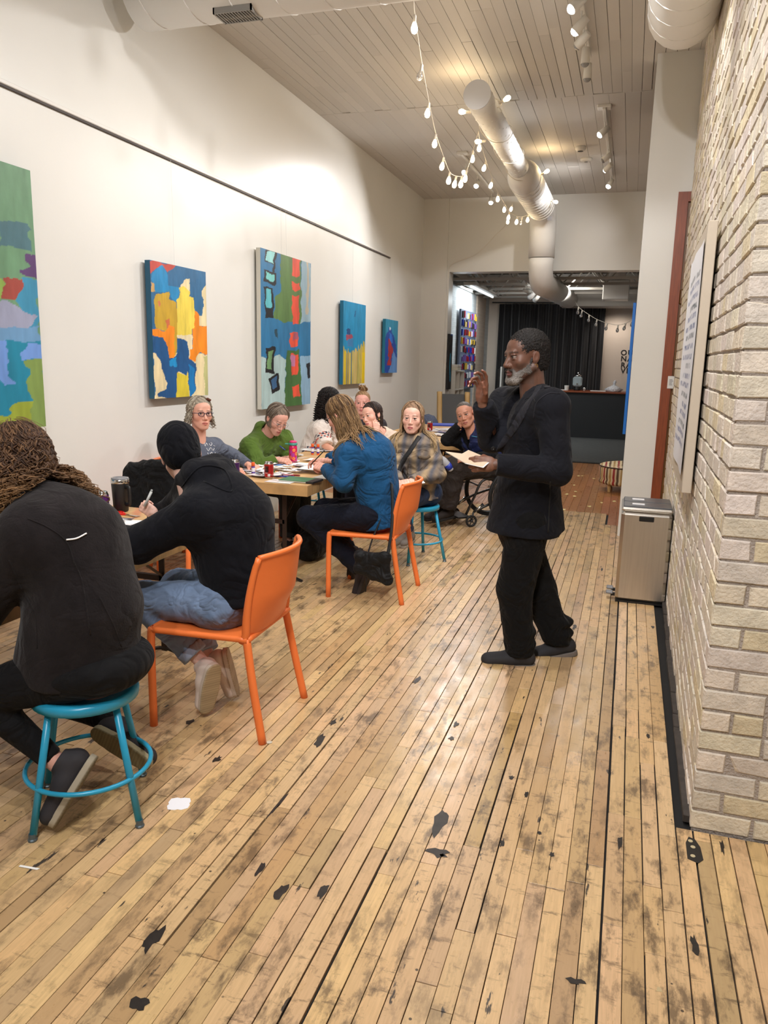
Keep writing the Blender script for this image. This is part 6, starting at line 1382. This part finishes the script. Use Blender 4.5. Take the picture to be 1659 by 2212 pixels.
haircap(J,(22,18,18),r=(.085,.104,.092),amp=.007,freq=120,front=(.115,-.02,.078,.07,.11)); locks(J,340,.27,[(24,19,18),(40,31,28),(18,15,16)],phis=(60,180),amp=.018,wl=.055,thick=.0052,seed=6,push=.08,Lvar=.35,flow=(-.12,0,0))
# ================================================== hair bun
J=dict(P=A(786,1000,Y=7.72),N=A(783,906,Y=7.62),fwd=(.1,-1),skin=(232,170,156),lip=(200,116,110),b=1.05,sw=.18,head=(A(783,870,Y=7.58),(.22,-.97,-.02),(0,0,1),.98),hh=.0034,face=dict(jaw=1.05,blush=1.5,browc=(150,115,90)),
 ER=A(740,975,Y=7.5),WR=A(760,985,Y=7.3),EL=A(830,975,Y=7.5),WL=A(800,985,Y=7.3))
J['P'][2]=.57; J['P'][1]=7.74
J.update(KR=J['P']+V3(-.12,-.42,-.03),AR=J['P']+V3(-.12,-.40,-.47),KL=J['P']+V3(.1,-.42,-.03),AL=J['P']+V3(.1,-.38,-.47))
p6=person('woman with a blond topknot and flushed face sitting at the back',J)
topg(J,'dark_top',cloth('dark_jersey',(60,56,60),.9),e=.018,amp=.004,seed=17,h=.011); pantsg(J,'trousers',cloth('dark_trousers2',(40,40,46),.9))
haircap(J,(150,118,84),r=(.081,.100,.088),amp=.003,lower=False,front=(.108,-.04,.082,.077,.118),freq=150); c=V3(0,-.02,.150)
m=MB(); r_=np.random.default_rng(3)
for k in range(46):
    a0=r_.random()*6.28; rr=r_.uniform(.012,.036); tl=r_.normal(size=3)*.4; P_=[c+V3(rr*math.cos(a0+t),rr*math.sin(a0+t),.022*math.sin(t*1.3+a0)+tl[2]*.02)+V3(tl[0]*.02,tl[1]*.02,0) for t in np.linspace(0,3.2,9)]
    m.tube(P_,.0055,5,lin([(150,116,80),(184,152,112),(120,92,64)][k%3]))
m.lathe([(.02,.11),(.034,.135),(.03,.165),(.001,.18)],12,(0,-.02,0),lin((140,106,74)))
m.build('hair_bun',M_hair,p6,True,xf=(J['RH']*J['hs'],J['hc']))
# ================================================== brown hair, hand at mouth
J=dict(P=A(838,1010,Y=6.98),N=A(824,938,Y=6.86),fwd=(-.5,-.85),skin=(228,176,156),lip=(190,108,104),b=.98,sw=.165,head=(A(804,898,Y=6.76),(-.42,-.90,-.08),(-.30,0,.95),.97),hh=.0034,face=dict(jaw=.9,browc=(70,48,40)),
 SR=A(800,952,Y=6.86),SL=A(850,950,Y=6.92),ER=A(806,985,Y=6.55),WR=A(814,936,Y=6.58),EL=A(862,985,Y=6.75),WL=A(835,992,Y=6.55),handR=dict(dir=(-.12,.15,1),back=(.5,-.85,.1),curl=[(40,60,40)]*4,thumb=.6,s=.85))
J['P'][2]=.57
J.update(KR=J['P']+V3(-.26,-.34,-.03),AR=J['P']+V3(-.24,-.3,-.47),KL=J['P']+V3(-.1,-.42,-.03),AL=J['P']+V3(-.08,-.38,-.47))
p7=person('woman with dark brown hair resting her hand against her mouth, cream sweater',J)
topg(J,'cream_sweater',cloth('cream_knit',(220,200,182),.9),e=.022,amp=.006,seed=19,h=.009,neck=.062); pantsg(J,'trousers',cloth('blue_jeans',(60,70,96),.9))
haircap(J,(58,42,36),r=(.082,.100,.089),amp=.002,front=(.108,-.03,.080,.076,.118)); locks(J,230,.25,[(62,44,36),(80,58,46),(48,36,32)],phis=(66,180),amp=.003,thick=.0065,seed=7,push=.03,Lvar=.25)
MB().tube([J['hc']+J['RH']@V3(-.079,0+.008*math.cos(a),-.05+.012*math.sin(a))*J['hs'] for a in np.linspace(0,6.28,14,endpoint=False)],.002,5,closed=True).build('earring',mat('gold'),p7)
# ================================================== blue sweater
J=dict(P=V3(-1.60,4.95,.57),N=A(768,950,Y=4.97),C=A(800,990,Y=4.96),W=A(812,1045,Y=4.95),fwd=(-1,.0),skin=(226,168,150),b=1.12,sw=.185,head=(A(736,896,Y=4.95),(-.88,.22,-.42),(-.35,0,.93),1.0),hh=.0032,
 SL=A(752,985,Y=4.77),SR=A(775,955,Y=5.16),EL=A(742,1042,Y=4.70),WL=A(702,1012,Y=4.86),ER=A(735,990,Y=5.25),WR=A(705,995,Y=5.15),handL=dict(dir=(-.85,.35,.15),back=(-.2,-.6,.8),curl=[48,52,55,58],thumb=.75,s=.9),handR=dict(dir=(-1,.1,0),back=(0,0,1),curl=30,s=.9),
 HL=V3(-1.62,4.85,.55),HR=V3(-1.62,5.05,.55),KL=A(668,1118,Y=4.86),AL=A(774,1222,Y=4.90),KR=A(700,1100,Y=5.10),AR=A(752,1190,Y=5.18))
p8=person('woman with long light brown hair and glasses in a blue sweater on an orange chair',J)
bs=topg(J,'blue_sweater',cloth('petrol_knit',(22,72,112),.9,noise=(7,.12),bump=(300,.4,.002),sheen=.25),e=.028,hem=V3(-1.55,4.95,.47),hemr=.175,amp=.005,k=.075,seed=21,neck=.06,cuff=.012,h=.009,freq=16,flat=.9)
garment('trousers',[('c',J['HL'],J['KL'],.105,.085,dict(k=0)),('c',J['HR'],J['KR'],.105,.08,dict(k=.02)),('c',J['KL'],J['AL'],.085,.068,dict(k=.02)),('c',J['KR'],J['AR'],.08,.068,dict(k=.02)),('e',J['P'],(.16,.17,.11),dict(k=.03,cut=(V3(0,0,.463),V3(0,0,-1))))],cloth('navy_cotton',(17,20,32),.9),p8,.010,.005,18,5)
shoe(p8,J['AL']+V3(0,0,-.02),nrm(V3(-.35,-.1,-.93)),nrm(V3(-.9,.2,.4)),(40,30,30),(52,44,42),1.0,(60,52,48)); shoe(p8,J['AR']+V3(0,0,-.02),nrm(V3(-.25,.2,-.95)),nrm(V3(-.9,.1,.3)),(40,30,30),(52,44,42),1.0,(60,52,48))
haircap(J,(100,76,52),r=(.085,.104,.091),amp=.002,front=(.118,-.03,.078,.072,.118)); BL=[(104,78,52),(128,98,66),(88,66,46),(150,118,80)]
locks(J,340,.31,BL,phis=(55,180),amp=.005,wl=.16,thick=.0068,seed=10,push=.08,coll=(bs,),Lvar=.3,flow=(.34,0,0),tip=(146,116,80))
glasses(J,(34,26,28),w=.021,hh=.016,wire=.0022)
pen=thing('pen','black pen in the writing hand of the woman in the blue sweater','pen',tuple(J['WL'])); MB().tube([A(672,1003,Y=4.9)-J['WL'],A(701,973,Y=4.86)-J['WL']],.004,6).build('barrel',M_blackp,pen,True)
# ================================================== plaid jacket
J=dict(P=V3(-1.56,5.94,.57),N=A(888,946,Y=5.90),fwd=(-.30,-.95),skin=(228,178,158),lip=(196,112,108),b=1.05,sw=.18,head=(A(891,903,Y=5.86),(.12,-.99,.0),(0.02,0,1),.99),hh=.003,face=dict(jaw=.98,browc=(110,80,58),neck=.92),
 SR=A(862,966,Y=5.84),SL=A(926,962,Y=5.97),ER=A(846,1018,Y=5.72),WR=A(862,1044,Y=5.52),EL=A(944,1024,Y=5.86),WL=A(886,1040,Y=5.54),handR=dict(dir=(.6,-.6,-.3),back=(-.2,-.5,1),curl=35,s=.85),handL=dict(dir=(-.8,-.4,-.2),back=(.2,-.5,.9),curl=40,s=.85,thumb=.5),
 HR=V3(-1.66,5.92,.55),HL=V3(-1.47,5.96,.55),KR=V3(-1.82,5.56,.53),AR=A(868,1152,Y=5.62),KL=V3(-1.60,5.52,.53),AL=A(884,1150,Y=5.70))
p9=person('young woman with long blond hair in a brown and blue-grey plaid jacket, facing the camera',J)
def plaid(V):
    a=np.sin(V[:,0]*52+1.2)+np.sin(V[:,0]*104); b=np.sin(V[:,2]*52)+.6*np.sin(V[:,2]*104+1); c1=lin((138,120,96)); c2=lin((92,94,104)); c3=lin((186,160,122)); q=np.clip(.5+.3*a,0,1)[:,None]; w=np.clip(.5+.35*b,0,1)[:,None]; return (c1*q+c2*(1-q))*(.55+.45*w)+c3*(q*w)*.45
pj=topg(J,'plaid_jacket',cloth('flannel',(255,255,255),.92,attr=True),e=.030,hem=V3(-1.56,5.93,.50),hemr=.185,amp=.008,seed=23,neck=.058,cuff=.014,h=.008,col=plaid,freq=20,flat=.88,necky=.02,extra=[('c',J['N']+V3(-.07,-.03,.0),J['N']+V3(-.02,-.10,-.06),.02,.014,dict(k=.01)),('c',J['N']+V3(.07,-.02,.0),J['N']+V3(.03,-.10,-.06),.02,.014,dict(k=.01))])
pantsg(J,'jeans',cloth('indigo_denim',(42,56,84),.88),e=.012,ankle=.045,knee=.06,thigh=.085,cutz=.02)
shoe(p9,J['AR'],V3(-.25,-.95,-.05),V3(0,0,1),(120,112,104),(150,142,130),.9); shoe(p9,J['AL'],V3(-.1,-.95,-.05),V3(0,0,1),(120,112,104),(150,142,130),.9)
haircap(J,(128,100,76),r=(.083,.101,.088),amp=.0015,front=(.105,-.03,.079,.074,.122)); BL=[(136,106,78),(160,130,98),(112,86,62)]
locks(J,340,.31,BL,phis=(62,180),amp=.005,wl=.18,thick=.0062,seed=12,push=.13,coll=(pj,),Lvar=.25,tip=(204,176,132),part=.01)
M_strap=mat('black_webbing',(16,16,18),.7); strip('shoulder_strap',pj,[(908,940),(885,975),(868,1000),(862,1018)],.036,M_strap,p9,.003,6)
M_flap=cloth('flannel_flap',(104,90,74),.92)
for fl_ in ([(848,972),(860,976),(870,972)],[(902,986),(918,990),(930,984)]): strip('pocket_flap',pj,fl_,.022,M_flap,p9,.002,5)
stroke('placket',pj,[(893,950),(884,985),(880,1025)],.003,M_flap,p9,.001,6)
o=sheet('sheet_of_paper','thin white card on the lap of the young woman in plaid','paper',905,1042,.02,.02,0)
bpy.data.objects.remove(o); c=A(893,1043,Y=5.50); o=MB().obox((0,0,0),(.07,.03,.012),(-.03,.07,.0),(0,0,.0015)).build('note_card',M_paper); o.location=tuple(c); tag(o,'thin white card on the lap of the young woman in plaid','paper')
# ================================================== man in wheelchair
J=dict(P=V3(-1.16,7.72,.57),N=A(1018,927,Y=7.48),fwd=(-.62,-.78),skin=(196,140,116),lip=(166,98,88),b=1.1,sw=.19,head=(A(1005,896,Y=7.38),(-.02,-1,-.03),(-.34,0,.94),1.02),hh=.0034,face=dict(jaw=1.1,brow=1.3,age=1,nose=1.15,browc=(60,50,46),lid=.7),
 SR=A(992,950,Y=7.52),SL=A(1052,952,Y=7.46),ER=A(966,950,Y=7.38),WR=A(994,916,Y=7.34),EL=A(1062,985,Y=7.36),WL=A(1012,992,Y=7.14),handR=dict(dir=(.10,-.05,1),back=(-.8,-.5,0),curl=[35,38,40,42],thumb=.4,s=.95),handL=dict(dir=(-.9,-.1,-.1),back=(0,-.4,.9),curl=40,s=.92),
 HR=V3(-1.24,7.76,.56),HL=V3(-1.08,7.64,.56),KR=A(962,1020,Y=7.40),AR=A(948,1098,Y=7.44),KL=A(985,1008,Y=7.20),AL=A(966,1100,Y=7.26))
p10=person('wheelchair man in a navy vest leaning his head on his hand',J)
topg(J,'black_shirt',cloth('black_longsleeve',(18,18,21),.9),e=.022,amp=.005,seed=25,h=.010,neck=.056,cuff=.012)
C_=J['C'];W_=J['W'];N=J['N']
vs=garment('puffer_vest',[('c',W_,J['P']+V3(0,0,0),.19,.185,dict(flat=(J['fn'],.95),k=0)),('c',W_,C_,.19,.20,dict(flat=(J['fn'],.95),k=.03)),('c',C_,N-V3(0,0,.03),.195,.105,dict(flat=(J['fn'],.85),k=.03)),('c',C_+V3(0,0,.05),J['SR'],.08,.068,dict(k=.03)),('c',C_+V3(0,0,.05),J['SL'],.08,.068,dict(k=.03)),('c',N+J['fn']*.12+V3(0,0,.04),C_+J['fn']*.16,.065,.03,dict(k=.01,sub=True)),('c',N,N+V3(0,0,.2),.066,.07,dict(k=.01,sub=True))],cloth('navy_quilt',(30,38,78),.55,sheen=.3),p10,.009,.003,20,7)
me=vs.data; import numpy as _n
co=np.zeros(len(me.vertices)*3,np.float32); me.vertices.foreach_get('co',co); co=co.reshape(-1,3); no=np.zeros_like(co); me.vertices.foreach_get('normal',no.reshape(-1)); no=no.reshape(-1,3) if no.ndim==1 else no
tt=co@J['up']; co+=no*(.009*np.abs(np.sin(tt*48)))[:,None]; me.vertices.foreach_set('co',co.astype(np.float32).ravel()); me.update()
pantsg(J,'trousers',cloth('brown_black_cotton',(52,46,44),.9),e=.04,ankle=.09,knee=.098,thigh=.10,amp=.009,cutz=.02)
shoe(p10,J['AR'],V3(-.6,-.8,-.1),V3(0,0,1),(34,26,24),(30,28,28),1.0); shoe(p10,J['AL'],V3(-.6,-.8,-.1),V3(0,0,1),(34,26,24),(30,28,28),1.0)
haircap(J,(84,76,70),r=(.079,.098,.084),short=True,amp=.0012,freq=500,front=(.112,-.03,.085,.077,.11))
stroke('vest_print',vs,[(1019,942),(1024,943),(1030,944),(1040,944)],.004,mat('print_cyan',(60,130,160),.7),p10,.003,4)
wc=thing('wheelchair','black manual wheelchair under the man in the navy vest','wheelchair',(-1.16,7.74,0)); 
wf=nrm(V3(-.80,-.60,0)); wl=np.cross([0,0,1],wf); Wm=lambda a,b,c: wf*a+wl*b+V3(0,0,c)
M_tyre=mat('tyre',(22,22,23),.7)
for s in (-1,1):
    c0=Wm(-.02,s*.27,.305); ring=lambda r_,o_=0: [c0+wl*o_*s+wf*r_*math.cos(a)+V3(0,0,r_*math.sin(a)) for a in np.linspace(0,2*math.pi,48,endpoint=False)]
    w_=MB().tube(ring(.288),.016,8,closed=True).build('wheel_tyre',M_tyre,wc,True); MB().tube(ring(.268),.010,6,closed=True).build('wheel_rim',M_blackm,w_,True); MB().tube(ring(.262,.03),.008,6,closed=True).build('push_rim',M_blackm,w_,True)
    m=MB(); 
    for k in range(18): a=k*math.pi/9; m.tube([c0+wl*.02*(1 if k%2 else -1),c0+wf*.265*math.cos(a)+V3(0,0,.265*math.sin(a))],.0016,4)
    m.tube([c0-wl*.03,c0+wl*.03],.022,10); m.build('spokes',M_chrome,w_)
    cc=Wm(.42,s*.2,.06); MB().tube([cc+wf*.05*math.cos(a)+V3(0,0,.05*math.sin(a)) for a in np.linspace(0,2*math.pi,24,endpoint=False)],.011,6,closed=True).build('caster_wheel',M_tyre,wc,True)
    m=MB(); m.tube([cc-wl*.02,cc+wl*.02],.012,8); 
    for k in range(5): a=k*1.257; m.tube([cc,cc+wf*.045*math.cos(a)+V3(0,0,.045*math.sin(a))],.005,5)
    m.tube([cc,cc+V3(0,0,.0)+wf*-.02+V3(0,0,.09)],.009,6).build('caster_fork',M_blackm,wc,True)
    MB().tube(spline([Wm(.40,s*.2,.15),Wm(.20,s*.22,.24),Wm(-.02,s*.22,.305)],4),.013,8).tube(spline([Wm(-.2,s*.22,.47),Wm(.15,s*.22,.48),Wm(.32,s*.21,.46),Wm(.40,s*.2,.30),Wm(.46,s*.16,.12)],5),.013,8).tube([Wm(-.12,s*.22,.30),Wm(-.2,s*.22,.9)],.012,8).build('side_frame',M_blackm,wc,True)
    MB().tube([Wm(.30,s*.205,.225),Wm(.38,s*.2,.155)],.015,8).build('chrome_clamp',M_chrome,wc,True)
MB().obox(Wm(.05,0,.47),wf*.2,wl*.21,V3(0,0,.012)).build('seat_sling',M_strap,wc); MB().obox(Wm(-.2,0,.70),wf*.01,wl*.21,V3(0,0,.18)).build('backrest',M_strap,wc); MB().obox(Wm(.48,0,.09),wf*.07,wl*.17,V3(0,0,.008)).build('foot_plate',M_blackp,wc); MB().tube([Wm(-.02,-.26,.305),Wm(-.02,.26,.305)],.012,8).build('axle',M_blackm,wc)
# water bottle tucked beside the knee
b0=A(953,988,Y=7.05); b1=A(972,1010,Y=7.10); ax=frame(V3(0,1,0),nrm(b0-b1)); ax=np.stack([nrm(np.cross(nrm(b0-b1),[0,1,0])),nrm(np.cross(nrm(b0-b1),nrm(np.cross(nrm(b0-b1),[0,1,0])))),nrm(b0-b1)],1)
t=thing('water_bottle','clear plastic water bottle with blue label tucked by the wheelchair man\'s knee','bottle',tuple(b1)); MB().lathe([(.028,-.03),(.033,-.02),(.033,.09),(.028,.12),(.014,.145),(.013,.155)],16,ax=ax).build('bottle_body',mat('bottle_plastic',(205,208,214),.12,alpha=.75,spec=.7),t,True)
MB().lathe([(.0338,-.01),(.0338,.045),(.033,.045)],16,ax=ax).build('label',mat('label_blue',(38,60,170),.4),t,True); MB().lathe([(.015,.15),(.015,.168),(.001,.17)],12,ax=ax).build('cap',M_wpaint,t,True)
# ================================================== bag on the second orange chair
bg=thing('shoulder_bag','black shoulder bag hung by its strap on the back of the orange chair','bag',tuple(A(805,1225,Y=4.66)))
bo=A(805,1225,Y=4.66); L_=lambda x,y,Y: A(x,y,Y=Y)-bo
Q_=[A(778,1200,Y=4.66),A(832,1204,Y=4.64),A(836,1252,Y=4.64),A(806,1244,Y=4.64),A(776,1228,Y=4.66)]; fl_=(V3(.25,-.97,0),.8)
garment('bag_body',[('c',Q_[i],Q_[(i+1)%5],.030,.030,dict(k=.02,flat=fl_)) for i in range(5)]+[('c',Q_[0],Q_[2],.04,.04,dict(k=.02,flat=fl_)),('c',Q_[4],Q_[1],.04,.04,dict(k=.02,flat=fl_))],cloth('black_nylon',(20,20,21),.6,bump=(60,.6,.004)),None,.007,.004,30,3)
bbd=COL.objects.get('bag_body'); bbd.data.transform(Matrix.Translation(-Vector(bo))); bbd.parent=bg
MB().tube(spline([L_(846,1046,4.79),L_(848,1100,4.74),L_(845,1150,4.68),L_(838,1195,4.64),L_(836,1215,4.63)],5),.011,6,flat=.3,up=(0,-1,0)).build('strap',M_strap,bg,True)
MB().tube(spline([L_(846,1046,4.79),L_(842,1046,4.92),L_(832,1075,4.86),L_(822,1120,4.80),L_(806,1160,4.74),L_(795,1195,4.68)],5),.010,6,flat=.3,up=(0,-1,0)).build('strap',M_strap,bg,True)
MB().tube([L_(793,1240,4.66),L_(790,1278,4.66)],.011,6,flat=.3).build('loose_strap',M_strap,bg,True); MB().tube([L_(836,1196,4.63),L_(836,1214,4.63)],.007,8).build('buckle',mat('bronze',(120,80,60),.3,.9),bg)
# black jacket over a chair between the tables
jk=thing('jacket','black jacket draped over a chair back between the two tables','jacket',(-3.0,4.35,0)); jo=V3(-3.0,4.35,0)
garment('jacket_cloth',[('c',A(288,1012,Y=4.3),A(380,1002,Y=4.29),.05,.05,dict(k=0)),('c',A(285,1025,Y=4.28),A(290,1095,Y=4.28),.06,.075,dict(k=.03,flat=(V3(0,1,0),.6))),('c',A(330,1025,Y=4.29),A(335,1110,Y=4.29),.09,.10,dict(k=.04,flat=(V3(0,1,0),.5))),('c',A(364,1030,Y=4.29),A(368,1095,Y=4.29),.08,.09,dict(k=.04,flat=(V3(0,1,0),.5))),('c',A(306,1040,Y=4.29),A(308,1130,Y=4.29),.08,.09,dict(k=.04,flat=(V3(0,1,0),.5)))],cloth('black_poplin',(17,17,19),.8,bump=(30,1,.01)),None,.010,.012,22,9)
o=COL.objects.get('jacket_cloth'); o.data.transform(Matrix.Translation(-Vector(jo))); o.parent=jk
c2=copy_tree(ch,(-2.99,4.60,0),.12,'orange plastic chair hidden under the draped black jacket')
# backpack and bags under the middle table
bp=garment('backpack',[('c',V3(-2.35,5.55,.12),V3(-2.35,5.75,.13),.13,.12,dict(k=0)),('c',V3(-2.35,5.65,.14),V3(-2.37,5.7,.30),.13,.09,dict(k=.04))],cloth('black_nylon',(20,20,21)),None,.010,.008,24,4); tag(bp,'black backpack slumped on the floor under the middle table','bag')
